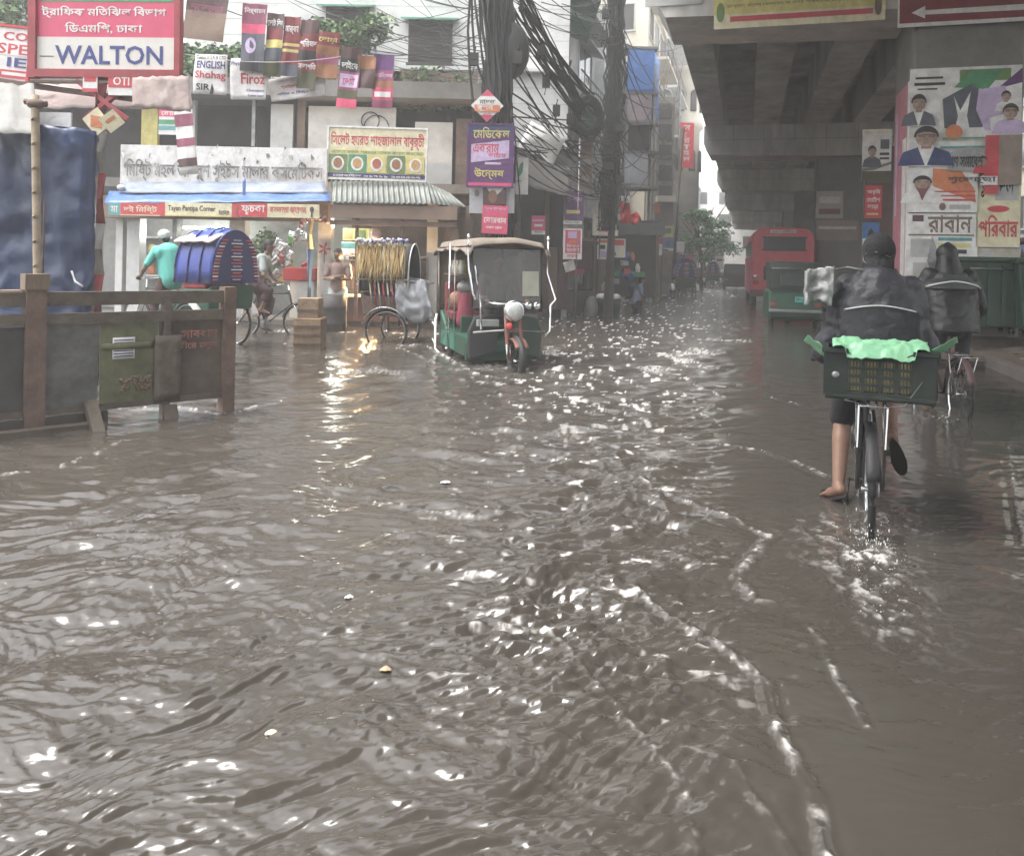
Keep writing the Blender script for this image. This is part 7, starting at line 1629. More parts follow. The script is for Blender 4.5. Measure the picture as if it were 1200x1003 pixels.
# grey plastic bag blown out from the left arm
m = MB(); Cb_ = P(961, 338, YC+.55)
def Fbag(u, v, o=0.):
    p = Cb_+Vector((-.075+.15*u*(1-.1*v), .03*math.sin(u*5)+.03*noise.noise(Vector((u*4, v*4, 1)))-o, .10-.20*v+.03*u-.03*v*u+.03*math.sin(u*PI)*v)); return p+Vector((0, 0, .012*noise.noise(Vector((u*8, v*7, 4)))))
m.surf(Fbag, mk('milky_plastic_bag', (.27, .27, .265), .32, .15, 8, .6, 14), nu=20, nv=20, th=.05)
m.tube([Cb_+Vector((.06, 0, .11)), Cb_+Vector((.16, .0, .125)), Cb_+Vector((.3, 0, .10))], .008, MATS['milky_plastic_bag'], 6)
m.solo('plastic_bag', 'milky plastic bag hanging from the left handlebar of the front cyclist', 'bag')

# droplets thrown by the rear wheel
rnd = random.Random(77); m = MB(); DROP = mk('white_water', (.75, .74, .72), .15, .1, 8, spec=.8)
for k in range(150):
    a = rnd.gauss(0, 1); c = Vector((locC.x-.13+rnd.gauss(.01, .06), locC.y-.34+rnd.gauss(-.02, .10), abs(rnd.gauss(0, .05)))); r = .0008+.0026*rnd.random()**2.5; m.ell(c, (r, r, r*rnd.uniform(1, 4)), DROP, 6, 4)
for k in range(60):
    c = G(rnd.gauss(1030, 18), rnd.uniform(640, 720)); c.z = rnd.uniform(.004, .018); r = rnd.uniform(.001, .0025); m.ell(c, (r*1.6, r, r), DROP, 6, 4)
m.solo('water_spray', 'white spray of droplets thrown up by the rear wheel of the front bicycle', 'spray', kind='stuff')

# ------------------------------------------------------------------ the second cyclist, ahead and to the right
g = G(1124, 484); loc2 = Vector((g.x, g.y, ROADZ)); rz2 = math.radians(-10)
bicycle('bicycle', 'dark bicycle ridden along the kerb by the hooded person', 'bicycle', loc2, rz2, DKBR)
J = cyc_pose(lean=.34, seat=.98); J['kn_r'] += V(.06, 0, 0)
t, J2 = person('person cycling in a black hooded raincoat with a pale arc on the back', loc2, rz2, J, None, 'long', mk('raincoat_black', (.014, .014, .015), .45, .35, 5, .5, 16), MATS['trouser_dark'], 'none', .014, shoe=MATS['sandal_black'], grip=(True, True))
m = MB(); hd = J2['head']; m.ell(hd+V(0, -.01, .02), (.105, .125, .11), n=18, m=12); m.cap(hd+V(0, -.02, .05), hd+V(.0, -.03, .11), .075, .035); m.cap(hd+V(0, -.03, -.03), J2['neck']+V(0, -.03, -.04), .105, .14); fuse(m, 'hood', MATS['raincoat_black'], t, .013, 3)
RCG = mk('raincoat_grey', (.045, .047, .046), .45, .35, 5, .5, 16); ch = J2['chest']; pel = J2['pelvis']
Fk = torso_fn(J2, [(0, .235, .19), (.15, .235, .20), (.5, .25, .20), (.72, .245, .18), (.86, .17, .14), (1.0, .10, .10)], .34)
rc = coat(t, J2, Fk, MATS['raincoat_black'], (.09, .078, .055), .014, .014, 'raincoat')
m = MB(); m.surf(lambda u, v, o=0.: Fk(-1.6+3.2*u, .66+.26*v, o+.018+.008*noise.noise(Vector((u*6, v*5, 4)))), RCG, nu=30, nv=10, th=.006); m.build('shoulder_yoke', RCG, rc)
m = MB(); m.tube([Fk(-1.25+2.5*k/30, .68+.10*math.cos((-1.25+2.5*k/30)*1.25), .03) for k in range(31)], .009, PIPE, 6); m.build('reflective_arc', PIPE, rc)

# ------------------------------------------------------------------ battery rickshaw in the middle
def local_text(*a): pass
g = G(605, 434); rzE = math.radians(180+17)       # heading +y turned towards the viewer and a little right
hE = Vector((-math.sin(rzE), math.cos(rzE), 0)); LOCE = Vector((g.x, g.y, ROADZ)) - hE*2.0
t = thing('battery_rickshaw', 'green three wheeled battery rickshaw with brown canvas roof facing the viewer', 'battery rickshaw', LOCE, rzE)
CANV = mk('brown_canvas', (.21, .17, .13), .8, .25, 4, .5, 14, grime=.5, gcol=(.16, .13, .10)); 
# rear axle at y=0, front wheel at y=2.0; body width 1.0
w_ = .47
for x in (-w_, w_): wheel(t, (x, .02, .24), .24, name='rear_wheel', spokes=12, tr=.04)
wheel(t, (0, 2.0, .28), .29, name='front_wheel', spokes=12, tr=.05)
mb = MB(); mb.prism([(-.45, .26), (1.35, .24), (1.42, .34), (1.42, .50), (1.2, .54), (-.10, .54), (-.12, .60), (-.45, .80)], -.50, .50, GREENP, plane='yz'); mb.build('body', GREENP, t, bevel=.03)
mb = MB(); mb.box((0, 1.30, .33), (1.02, .10, .24), GREEND); mb.box((0, .5, .40), (.98, .6, .06), GREEND); mb.build('floor_step', GREEND, t, bevel=.01)
# lower front cowl each side of the fork
for sx in (-1, 1):
    mb = MB(); mb.prism([(sx*.12, .34), (sx*.50, .24), (sx*.52, .62), (sx*.44, .80), (sx*.12, .86)][::sx], 1.40, 1.50, GREEND if sx < 0 else INK); mb.build('leg_shield', GREEND, t, bevel=.02)
mb = MB(); mb.box((0, -.02, .74), (.92, .42, .12), DRED); mb.box((0, -.26, 1.0), (.92, .10, .48), DRED); mb.build('rear_seat', DRED, t, bevel=.03)
mb = MB(); mb.box((0, .98, .74), (.60, .34, .12), INK); mb.build('driver_seat', INK, t, bevel=.03)
mb = MB(); mb.box((0, .74, .62), (.9, .06, .3), GREENP); mb.build('partition', GREENP, t, bevel=.01)
# roof
def Froof(u, v, o=0.):
    x = -.60+1.20*u; y_ = -.55+2.12*v; z = 1.80+.07*math.sin(u*PI)+.03*math.sin(v*PI)-.05*(v < .02)+.012*noise.noise(Vector((u*4, v*5, 1)))+.01*math.sin(v*PI*5)
    if u < .06 or u > .94: z -= .10-.03*noise.noise(Vector((v*9, u*3, 2)))
    if v > .97: z -= .05
    return Vector((x, y_, z+o))
mb = MB(); mb.surf(Froof, CANV, nu=34, nv=30, th=.02); mb.build('canvas_roof', CANV, t)
mb = MB(); mb.surf(lambda u, v, o=0.: Vector((-.53+1.06*u, -.52-o, 1.74-.95*v+.01*math.sin(u*20))), CANV, nu=24, nv=8, th=.01); mb.build('canvas_back', CANV, t)
mb = MB()
for x in (-.52, .52):
    mb.tube([(x, -.48, .6), (x, -.48, 1.76)], .035 , CANV, 10); mb.tube([(x, .62, .55), (x, .62, 1.76)], .014, WHITEP, 8)
    mb.tube([(x, -.48, 1.76), (x, 1.5, 1.76)], .014, RUST, 8)
mb.tube([(-.52, 1.5, 1.76), (.52, 1.5, 1.76)], .016, RUST, 8); mb.build('roof_frame', CANV, t)
# windshield and frame
WGL = mk('dusty_windshield', (.12, .125, .12), .16, .2, 3, spec=.6, alpha=.38)
def Fw(u, v, o=0.): return Vector((-.49+.98*u, 1.47+.06*v+o, 1.74-.80*v))
mb = MB(); mb.surf(Fw, WGL, nu=1, nv=1, th=.006, smooth=False); mb.build('windshield', WGL, t)
mb = MB()
for a, b in (((0, 0), (1, 0)), ((1, 0), (1, 1)), ((1, 1), (0, 1)), ((0, 1), (0, 0))): mb.tube([Fw(*a, .006), Fw(*b, .006)], .016, INK, 8)
mb.build('windshield_frame', INK, t)
mb = MB(); mb.tube([Fw(.35, .99, .03), Fw(.62, .86, .035)], .006, BLACK, 6); mb.tube([Fw(.62, .98, .03), Fw(.80, .90, .035)], .006, BLACK, 6); mb.surf(Fw, mk('pale_sticker', (.36, .36, .28), .6, .2, 4), .04, .38, .28, .80, 1, 1, o=.008, th=.004, smooth=False); mb.build('wiper', BLACK, t)
# chrome guard tubes
mb = MB()
for sx, pts in ((1, [(.56, 1.55, 1.84), (.57, 1.56, 1.72), (.55, 1.56, 1.45), (.50, 1.62, 1.12), (.47, 1.64, 1.06)]), (1, [(.46, 1.56, 1.50), (.41, 1.66, 1.0), (.40, 1.70, .66)]), (-1, [(-.56, 1.55, 1.86), (-.55, 1.56, 1.42), (-.66, 1.62, 1.06), (-.58, 1.64, .98), (-.58, 1.64, .64), (-.50, 1.66, .56)]),
               (1, [(.60, .62, 1.80), (.60, .62, .52)])): mb.tube(pts, .016, CHROME, 8)
mb.tube([(.56, -.42, .72), (.60, -.30, .66), (.60, -.28, .20), (.60, .40, .12), (.58, 1.35, .10)], .018, WHITEP, 8); mb.tube([(.58, -.62, .58), (.60, -.30, .54)], .014, WHITEP, 8); mb.tube([(.58, -.60, .32), (.60, -.28, .26)], .014, WHITEP, 8)
mb.tube([(-.5, 1.66, .62), (0, 1.74, .66), (.5, 1.66, .62)], .016, STEEL, 8); mb.build('guard_rail', CHROME, t)
for x in (-.56, .56): mb = MB(); mb.ell((x, 1.55, 1.88), (.022, .022, .04), CHROME, 10, 8); mb.build('finial', CHROME, t)
# fork, mudguard, headlight, handlebar
mb = MB()
for x in (-.10, .10): mb.tube([(x, 2.02, .25), (x, 1.86, .62), (x*.9, 1.74, .96)], .026, mk('rust_red_paint', (.17, .055, .035), .5, .35, 7, grime=.4), 10); mb.tube([(x, 2.02, .25), (x, 1.92, .48)], .034, CHROME, 10)
mb.box((0, 1.83, .66), (.24, .06, .05), MATS['rust_red_paint']); mb.build('fork', None, t)
mb = MB(); mb.surf(lambda u, v, o=0.: Vector((-.09+.18*v, 2.0-(.33+o)*math.cos(.5+1.9*u), .27+(.31+o)*math.sin(.5+1.9*u)-.02*abs(v-.5))), MATS['rust_red_paint'], nu=16, nv=6, th=.008); mb.build('mudguard', None, t)
mb = MB(); mb.lathe((0, 1.80, .92), [(.05, -.10), (.10, -.06), (.135, .02), (.14, .06), (.125, .07)], CHROME, 28, (0, 1, -.05)); hl = mb.build('headlight', CHROME, t)
mb = MB(); mb.lathe((0, 1.868, .915), [(.12, 0), (.09, .025), (.03, .035)], mk('lens_glass', (.55, .58, .56), .12, .25, 25, .4, 60, spec=.8), 28, (0, 1, -.05)); mb.build('lens', None, hl)
mb = MB(); mb.ell((.06, 1.85, .72), (.045, .03, .045), mk('red_reflector', (.7, .03, .03), .25, .1, 5), 14, 10); mb.build('reflector', None, t)
mb = MB(); mb.tube([(-.34, 1.56, 1.02), (-.18, 1.72, 1.0), (.18, 1.72, 1.0), (.34, 1.56, 1.02)], .014, CHROME, 8); mb.build('handlebar', CHROME, t)
for x in (-.24, -.36): mb = MB(); mb.lathe((x, 1.70, .98), [(.03, -.05), (.05, .03), (.045, .04)], CHROME, 14, (0, 1, 0)); mb.build('indicator_lamp', CHROME, t)
mb = MB(); mb.box((.28, 1.58, .74), (.30, .06, .09), mk('grey_number_plate', (.33, .36, .34), .5, .2, 5, grime=.3)); mb.build('front_plate', None, t, bevel=.006)
mb = MB(); mb.surf(lambda u, v, o=0.: Vector((.506+o, .30+.32*u, .50-.22*v)), mk('bright_green_panel', (.02, .19, .13), .4, .3, 5, grime=.3), nu=1, nv=1, th=.006, smooth=False); mb.surf(lambda u, v, o=0.: Vector((.506+o, -.3+.42*u, .50-.22*v)), MATS['bright_green_panel'], nu=1, nv=1, th=.006, smooth=False); mb.build('side_panel', None, t)
# goods in the cabin: jars on an inner shelf, red sack, wrapped bundle
ME = Matrix.Translation(LOCE) @ Matrix.Rotation(rzE, 4, 'Z')
rnd = random.Random(55)
for k in range(8):
    m = MB(); p = ME @ Vector((.36+.06*(k % 2), -.20+.11*k, 1.37)); m.lathe(p, [(.035, 0), (.04, .12), (.02, .17), (.022, .20)], [ORANGEP, CREAMP, YELP, WHITEP][k % 4], 10); m.solo('snack_jar', 'small jar riding on the inner shelf of the battery rickshaw', 'jar', group='jars on the shelf in the battery rickshaw')
mb = MB(); mb.box((.38, .20, 1.355), (.20, .98, .02), WOOD); mb.build('inner_shelf', WOOD, t)
m = MB(); p = ME @ Vector((.30, .45, .56)); m.cap(p+Vector((0, 0, .12)), p+Vector((0, 0, .50)), .15, .11); o_ = thing('sack', 'crimson sack standing inside the side opening of the battery rickshaw', 'sack', p); fuse(m, 'sack_body', mk('crimson_sack', (.26, .03, .06), .6, .2, 5, .4, 14), o_, .03, 3, True)
m = MB(); m.ell(p+Vector((0, 0, .62)), (.15, .13, .11), MATS['milky_plastic_bag'], 14, 10); o_ = thing('plastic_bag', 'tied white plastic bag on top of the crimson sack', 'bag', p+Vector((0, 0, .55))); fuse(m, 'bag_body', MATS['milky_plastic_bag'], o_, .03, 1, True)
m = MB(); p2 = ME @ Vector((.32, .02, .82)); m.ell(p2+Vector((0, 0, .14)), (.17, .15, .15), RUST, 12, 8); o_ = thing('bundle', 'brown patterned bundle on the rear seat of the battery rickshaw', 'bundle', p2); fuse(m, 'bundle_body', mk('brown_bundle', (.28, .12, .07), .7, .4, 12, .4, 14), o_, .03, 2, True)
# driver
J = cyc_pose(lean=.10, seat=.80, hb=(1.50, 1.03), hbx=.28); off = V(0, .74, 0)
for k in list(J): 
    if k[:3] not in ('wr_', 'hd_', 'pn_'): J[k] = J[k]+off
for sd_, x in (('l', -1), ('r', 1)): J['kn_'+sd_] = V(x*.16, 1.35, .82); J['an_'+sd_] = V(x*.16, 1.32, .42); J['toe_'+sd_] = V(x*.17, 1.46, .38); J['el_'+sd_] = V(x*.30, 1.2, 1.05); J['wr_'+sd_] = V(x*.28, 1.46, 1.05); J['hd_'+sd_] = J['wr_'+sd_]+V(0, .1, -.02)
person('person driving the battery rickshaw behind its dusty windshield', LOCE, rzE, J, 'shirt', 'long', mk('dull_mauve_cloth', (.17, .12, .14), .8, .2, 5), MATS['trouser_dark'], 'short', .016, sleeve='long', grip=(True, True))

# ------------------------------------------------------------------ cycle rickshaws on the left
BLH = mk('rickshaw_hood_blue', (.025, .055, .33), .4, .2, 5, .3, 14, spec=.5); BLN = mk('rickshaw_hood_navy', (.022, .025, .12), .5, .25, 5, .3, 14)
cR = G(256, 409, ROADZ); locR = Vector((P(250, 300, 12.7).x, 12.7, ROADZ+.12)); rzR = math.radians(60)
t = cyc_rick('cycle rickshaw with shiny blue hood and navy back behind the road barrier', locR, rzR, (BLH, BLN), 'blue', 2)
m = MB(); MR = Matrix.Translation(locR) @ Matrix.Rotation(rzR, 4, 'Z')
def Fs_(u, v, o=0.): p = Vector((-.42+.84*u, -.45+.85*v, 1.66+.14*math.sin(u*PI)+.03*noise.noise(Vector((u*6, v*6, 2)))+o)); return MR @ p
m.surf(Fs_, mk('pale_folded_sheet', (.50, .44, .42), .5, .3, 6, .4, 14), nu=16, nv=14, th=.03); m.surf(lambda u, v, o=0.: Fs_(.3+.4*u, .1+.6*v, o+.05), mk('sky_blue_sheet', (.10, .24, .62), .45, .2, 5, .4, 12), nu=10, nv=10, th=.04)
m.solo('folded_sheet', 'pale and sky blue plastic sheet folded over the blue rickshaw hood', 'sheet')
J = cyc_pose(lean=.30, seat=.98, hb=(.62, 1.05)); 
for k in list(J):
    if k[:3] != 'pn_': J[k] = J[k]+V(0, .78, 0)
TEAL = mk('teal_shirt', (.08, .50, .42), .7, .12, 4, .4, 12)
t, Jt = person('person in a bright teal shirt and white cap pedalling the blue hooded rickshaw', locR, rzR, J, 'shirt', 'rolled', TEAL, DKBR, 'short', .015, sleeve='short', grip=(True, True))
m = MB(); hd = Jt['head']; m.ell(hd+V(0, -.01, .035), (.098, .112, .095), n=18, m=12); fuse(m, 'cap', mk('white_cap', (.55, .54, .54), .7, .25, 8, .4, 20), t, .012, 2)
m = MB(); ch = Jt['chest']; pl = Jt['pelvis']; m.cap(pl+V(0, -.02, -.02), ch+V(0, -.03, 0), .19, .20); m.cap(ch+V(-.14, -.02, .02), ch+V(.14, -.02, .02), .12, .12); fuse(m, 'loose_shirt_back', TEAL, t, .018, 4)
# second man on a bicycle heading right
locB = Vector((P(283, 300, 14.6).x, 14.6, ROADZ+.05)); rzB = math.radians(-84)
bicycle('bicycle', 'black bicycle heading right in front of the sweet shop', 'bicycle', locB, rzB, INK)
J = cyc_pose(lean=.42, seat=.98, hb=(.62, 1.03))
person('person in a grey striped shirt and brown lungi cycling right before the sweet shop', locB, rzB, J, 'shirt', 'long', mk('grey_green_shirt', (.26, .30, .29), .8, .3, 9), mk('brown_lungi', (.07, .03, .035), .8, .3, 7), 'short', .015, sleeve='short', lungi='short', grip=(True, True))
# golden hung rickshaw heading right
GOLD = mk('gold_tinsel', (.55, .36, .12), .35, .5, 26, .6, 30, stretch=(1, 1, .12)); DKH = mk('dark_hood_cloth', (.035, .03, .032), .7, .3, 5)
locG = Vector((P(463, 300, 14.0).x, 14.0, ROADZ)); rzG = math.radians(-97)
t = cyc_rick('cycle rickshaw hung with gold tinsel in front of the snack shop', locG, rzG, (DKH, DKH), 'dark', 3)
m = MB(); rnd = random.Random(91)
for k in range(90):     # long gold tassels over the hood side facing the viewer (its right side)
    y = -.50+.80*k/89+rnd.uniform(-.01, .01); z0 = 1.80+rnd.uniform(-.03, .05); L_ = .55+rnd.uniform(-.06, .08); x = .50+rnd.uniform(0, .05); pts = [Vector((x+.015*math.sin(q*1.3+k), y+rnd.gauss(0, .012), z0-L_*q/5)) for q in range(6)]
    m.tube(pts, [.008, .014, .017, .016, .013, .005], GOLD if rnd.random() < .8 else CREAMP, 5)
for k in range(46):
    y = -.52+.86*k/45; m.ell((.52+rnd.uniform(-.02, .04), y, 1.86+rnd.uniform(-.02, .03)), (.03, .025, .03), rnd.choice([LILAC, BLUEP, WHITEP, LILAC]), 7, 5)
m.build('gold_tassels', GOLD, t)
m = MB(); m.tube([(.50, -.52, 1.22), (.50, .36, 1.22)], .018, CREAMP, 8)
m.build('hood_rail', CREAMP, t)
m = MB()
for k in range(9): y = -.30+.075*k; m.tube([(.45, y+.04, .78), (.47, y, 1.16)], .012, REDPR if k % 2 else CREAMP, 6)
m.build('side_rods', REDPR, t)
MG = Matrix.Translation(locG) @ Matrix.Rotation(rzG, 4, 'Z')
m = MB()
def Fr(u, v, o=0.):
    y = .12+.52*u; z = 1.28-.72*v+.05*math.sin(u*9)-.10*u*(1-v); x = .40+.12*math.sin(v*2.4)+.04*noise.noise(Vector((u*5, v*5, 1))); return MG @ Vector((x+o, y+.20*v*(1 if u > .5 else .4), z))
m.surf(Fr, mk('grey_rain_sheet', (.24, .25, .27), .3, .3, 5, .6, 10, spec=.6), nu=24, nv=24, th=.02)
m.surf(lambda u, v, o=0.: MG @ Vector((-.38+.80*u, .12+.50*v, 1.27-.10*v+.03*noise.noise(Vector((u*5, v*5, 7)))+o)), MATS['grey_rain_sheet'], nu=16, nv=12, th=.02)
m.solo('rain_sheet', 'crumpled grey plastic rain sheet over the passenger seat of the gold hung rickshaw', 'sheet')
J = cyc_pose(lean=.35, seat=.98, hb=(.62, 1.05))
for k in list(J):
    if k[:3] != 'pn_': J[k] = J[k]+V(0, .78, 0)
person('person in dark clothes pedalling the gold hung rickshaw, mostly behind the battery rickshaw', locG, rzG, J, 'shirt', 'long', INK, DKBR, 'short', .018, sleeve='long', grip=(True, True))

# ------------------------------------------------------------------ standing man with folded arms, drum
def stand(h=1.0, kneel=0):
    J = dict(pelvis=V(0, 0, .95), chest=V(0, .0, 1.34), neck=V(0, .01, 1.47), head=V(0, .04, 1.62))
    for sd_, x in (('l', -1), ('r', 1)):
        J['sh_'+sd_] = V(x*.185, 0, 1.39); J['el_'+sd_] = V(x*.25, .03, 1.11); J['wr_'+sd_] = V(x*.24, .10, .87)
        J['hip_'+sd_] = V(x*.09, 0, .90); J['kn_'+sd_] = V(x*.10, .03, .50); J['an_'+sd_] = V(x*.11, 0, .09); J['toe_'+sd_] = V(x*.14, .16, .03)
    return J
J = stand(); J['el_l'] = V(-.25, .06, 1.13); J['el_r'] = V(.25, .06, 1.13); J['wr_l'] = V(.06, .24, 1.12); J['wr_r'] = V(-.05, .26, 1.18); J['hd_l'] = V(.16, .22, 1.13); J['hd_r'] = V(-.15, .23, 1.19); J['pn_l'] = V(0, -1, 0); J['pn_r'] = V(0, -1, 0); J['face'] = V(.35, 1, -.1)
sx_ = P(396, 300, 16.1)
person('person with folded arms in a dull pink shirt standing before the snack counter', (sx_.x, 16.15, ROADZ+.02), math.radians(180), J, 'shirt', 'long', mk('dull_pink_shirt', (.26, .17, .15), .8, .2, 6), mk('pale_teal_lungi', (.36, .46, .46), .8, .2, 6), 'short', .014, sleeve='short', lungi='long')
t = thing('oil_drum', 'dark drum standing in front of the person with folded arms', 'drum', (P(392, 300, 15.6).x, 15.6, ROADZ))
m = MB(); m.lathe((P(392, 300, 15.6).x, 15.6, ROADZ), [(.23, 0), (.24, .02), (.24, .30), (.25, .32), (.24, .34), (.24, .60), (.25, .62), (.24, .64), (.24, .86), (.22, .86)], mk('drum_iron', (.05, .045, .045), .6, .3, 6, grime=.3), 24); m.build('drum_body', None, t, True)
# man in plaid with a dark lungi walking away at the street edge; more people far down
J = stand(); J['el_l'] = V(-.26, .10, 1.12); J['wr_l'] = V(-.16, .28, 1.10); J['kn_l'] = V(-.10, .16, .52); J['chest'] = V(0, .10, 1.30); J['neck'] = V(0, .16, 1.42); J['head'] = V(0, .20, 1.56)
gm = G(745, 366)
person('person in a blue checked shirt stooping at the water edge by the green tub', (gm.x, gm.y, -.62), math.radians(-60), J, 'shirt', 'long', mk('blue_check_shirt', (.22, .28, .42), .8, .5, 30), mk('black_lungi', (.025, .022, .022), .8, .2, 6), 'short', .016, sleeve='short', lungi='long')
FARP = [(684, 345, 25.0, 2.6, 'white_shirt', (.6, .6, .58), 'person in a white shirt standing beside the maroon stall'), (792, 329, 52, 0.2, 'grey_shirt', (.3, .3, .32), 'person in grey wading beyond the thin dark pole'), (846, 318, 84, 3.1, 'white_shirt', (.6, .6, .58), 'person in white far down the street before the dark van'),
        (862, 318, 80, 3.0, 'cream_shirt', (.5, .48, .4), 'person in cream far down the street beside the red bus'), (812, 326, 60, 1.0, 'dark_shirt', (.06, .06, .07), 'person in dark clothes far along the left kerb'), (826, 324, 66, 2.0, 'brick_shirt', (.3, .1, .08), 'person in a brick red shirt far along the left kerb')]
for px, py, Y, rz, nm, col_, lab in FARP:
    c = P(px, py, Y); person(lab, (c.x, Y, ROADZ+.05), rz, stand(), 'shirt', 'long', mk(nm, col_, .8, .2, 5), MATS['trouser_dark'], 'short', .03, sleeve='short', cloth_it=1)

# ------------------------------------------------------------------ traffic ahead: auto rickshaw, bus, van, cars
def cng(label, loc, rz, tall=True):
    t = thing('auto_rickshaw', label, 'auto rickshaw', loc, rz)
    mb = MB(); mb.prism([(-.75, .32), (-.80, .55), (-.74, .98), (1.35, .98), (1.55, .60), (1.50, .34), (.9, .24), (-.4, .24)], -.62, .62, GREENP, plane='yz'); mb.build('body', GREENP, t, bevel=.06)
    HB = mk('hood_black_green', (.022, .032, .028), .65, .3, 5, .3, 12)
    mb = MB(); mb.prism([(-.76, .98), (-.70, 1.52), (-.55, 1.68), (.85, 1.70), (1.05, 1.60), (1.0, 1.52), (.62, 1.50), (.60, .98)], -.60, .60, HB, plane='yz'); mb.build('hood', HB, t, bevel=.07)
    mb = MB(); mb.box((0, -.745, 1.24), (.70, .02, .30), GLASS, rx=-.11); mb.build('rear_window', GLASS, t, bevel=.02)
    mb = MB(); mb.box((0, -.80, .50), (1.22, .05, .08), STEEL); mb.build('bumper', STEEL, t, bevel=.02)
    mb = MB(); mb.tube([(-.60, -.775, .99), (.60, -.775, .99)], .012, CHROME, 6); mb.tube([(-.55, -.74, 1.52), (.55, -.74, 1.52)], .012, PIPE, 6); mb.build('trim', CHROME, t)
    mb = MB(); mb.box((.10, -.81, .78), (.22, .012, .13), mk('plate_turquoise', (.06, .48, .38), .5, .1, 5)); mb.text('ঢাকা ১১', lambda u, v, o=0.: Vector((.0+.2*u, -.818-o, .83-.1*v)), .05, .1, .95, .9, INK, o=.001); mb.build('number_plate', None, t)
    for x in (-.5, .5): mb = MB(); mb.box((x, -.80, .66), (.14, .03, .08), mk('tail_lens_red', (.4, .03, .03), .3, .1, 5)); mb.build('tail_lamp', None, t, bevel=.01)
    for x in (-.52, .52): wheel(t, (x, -.35, .22), .22, spokes=8, tr=.05)
    wheel(t, (0, 1.35, .22), .22, spokes=8, tr=.05)
    mb = MB()
    for x in (-.64, .64): mb.tube([(x, 1.25, 1.1), (x*1.25, 1.3, 1.25)], .012, STEEL, 6); mb.ell((x*1.28, 1.3, 1.28), (.07, .02, .05), STEEL, 10, 8)
    mb.build('mirror', STEEL, t); return t
gC = G(938, 382); cng('green auto rickshaw driving away behind the red bus', (gC.x, gC.y+.6, ROADZ+.02), STREET+math.radians(2))
# bus
gB = G(916, 359); YB = gB.y; tb_ = thing('bus', 'red single deck bus with a wide dark rear window driving away under the flyover', 'bus', (gB.x, YB, ROADZ), STREET+math.radians(1.5))
BUSR = mk('bus_red', (.78, .06, .10), .42, .2, 2, grime=.25, gcol=(.16, .05, .05)); BUSP = mk('bus_side_sheen', (.72, .16, .24), .42, .15, 2, grime=.2)  # pink side: reflection on the red flank painted into the colour
BW, BH, BL = 1.08, 3.0, 8.2
mb = MB(); mb.prism([(-BW, .50), (-BW, 2.55), (-BW+.06, 2.8), (-BW+.22, 2.95), (0, 3.02), (BW-.22, 2.95), (BW-.06, 2.8), (BW, 2.55), (BW, .50)], 0, BL, BUSR); mb.build('body', BUSR, tb_, bevel=.05)
mb = MB(); mb.box((-BW-.012, BL/2, 1.25), (.03, BL-.3, 1.35), BUSP); mb.build('side_panel', BUSP, tb_)
mb = MB(); mb.box((.05, -.012, 2.42), (1.45, .03, .42), GLASS); rw = mb.build('rear_window', GLASS, tb_, bevel=.02)
mb = MB(); 
for z in (2.19, 2.65): mb.box((.05, -.02, z), (1.55, .04, .05), BLACK)
mb.build('window_seal', BLACK, rw)
mb = MB(); mb.box((0, -.02, .62), (2*BW+.04, .14, .26), mk('bus_bumper', (.14, .03, .035), .5, .2, 4)); mb.build('bumper', None, tb_, bevel=.03)
mb = MB(); mb.box((.0, -.012, 1.35), (1.3, .025, .5), mk('bus_engine_hatch', (.10, .035, .035), .6, .3, 8)); 
for k in range(6): mb.box((0, -.03, 1.17+.07*k), (1.2, .02, .02), BLACK)
mb.build('engine_hatch', None, tb_)
for x in (-.92, .92):
    for z in (1.0, 1.2): mb = MB(); mb.box((x, -.02, z), (.2, .04, .14), MATS['tail_lens_red']); mb.build('tail_lamp', None, tb_, bevel=.01)
for k in range(7):
    for x in (-1, 1): mb = MB(); mb.box((x*(BW+.005), .7+k*1.05, 2.2), (.02, .85, .62), GLASS); mb.build('side_window', GLASS, tb_)
for y in (1.9, 6.4):
    for x in (-.95, .95): mb = MB(); mb.ring((x, y, .42), .32, .13, (1, 0, 0), BLACK, 24, 10); mb.ell((x, y, .42), (.1, .2, .2), STEEL, 12, 8); mb.build('wheel', BLACK, tb_)
mb = MB(); mb.box((0, .0, 2.86), (.9, .03, .12), WHITEP); mb.text('ঢাকা মেট্রো', lambda u, v, o=0.: Vector((-.4+.8*u, -.02-o, 2.91-.1*v)), 0, .1, 1, .95, REDPR); mb.build('route_board', WHITEP, tb_)
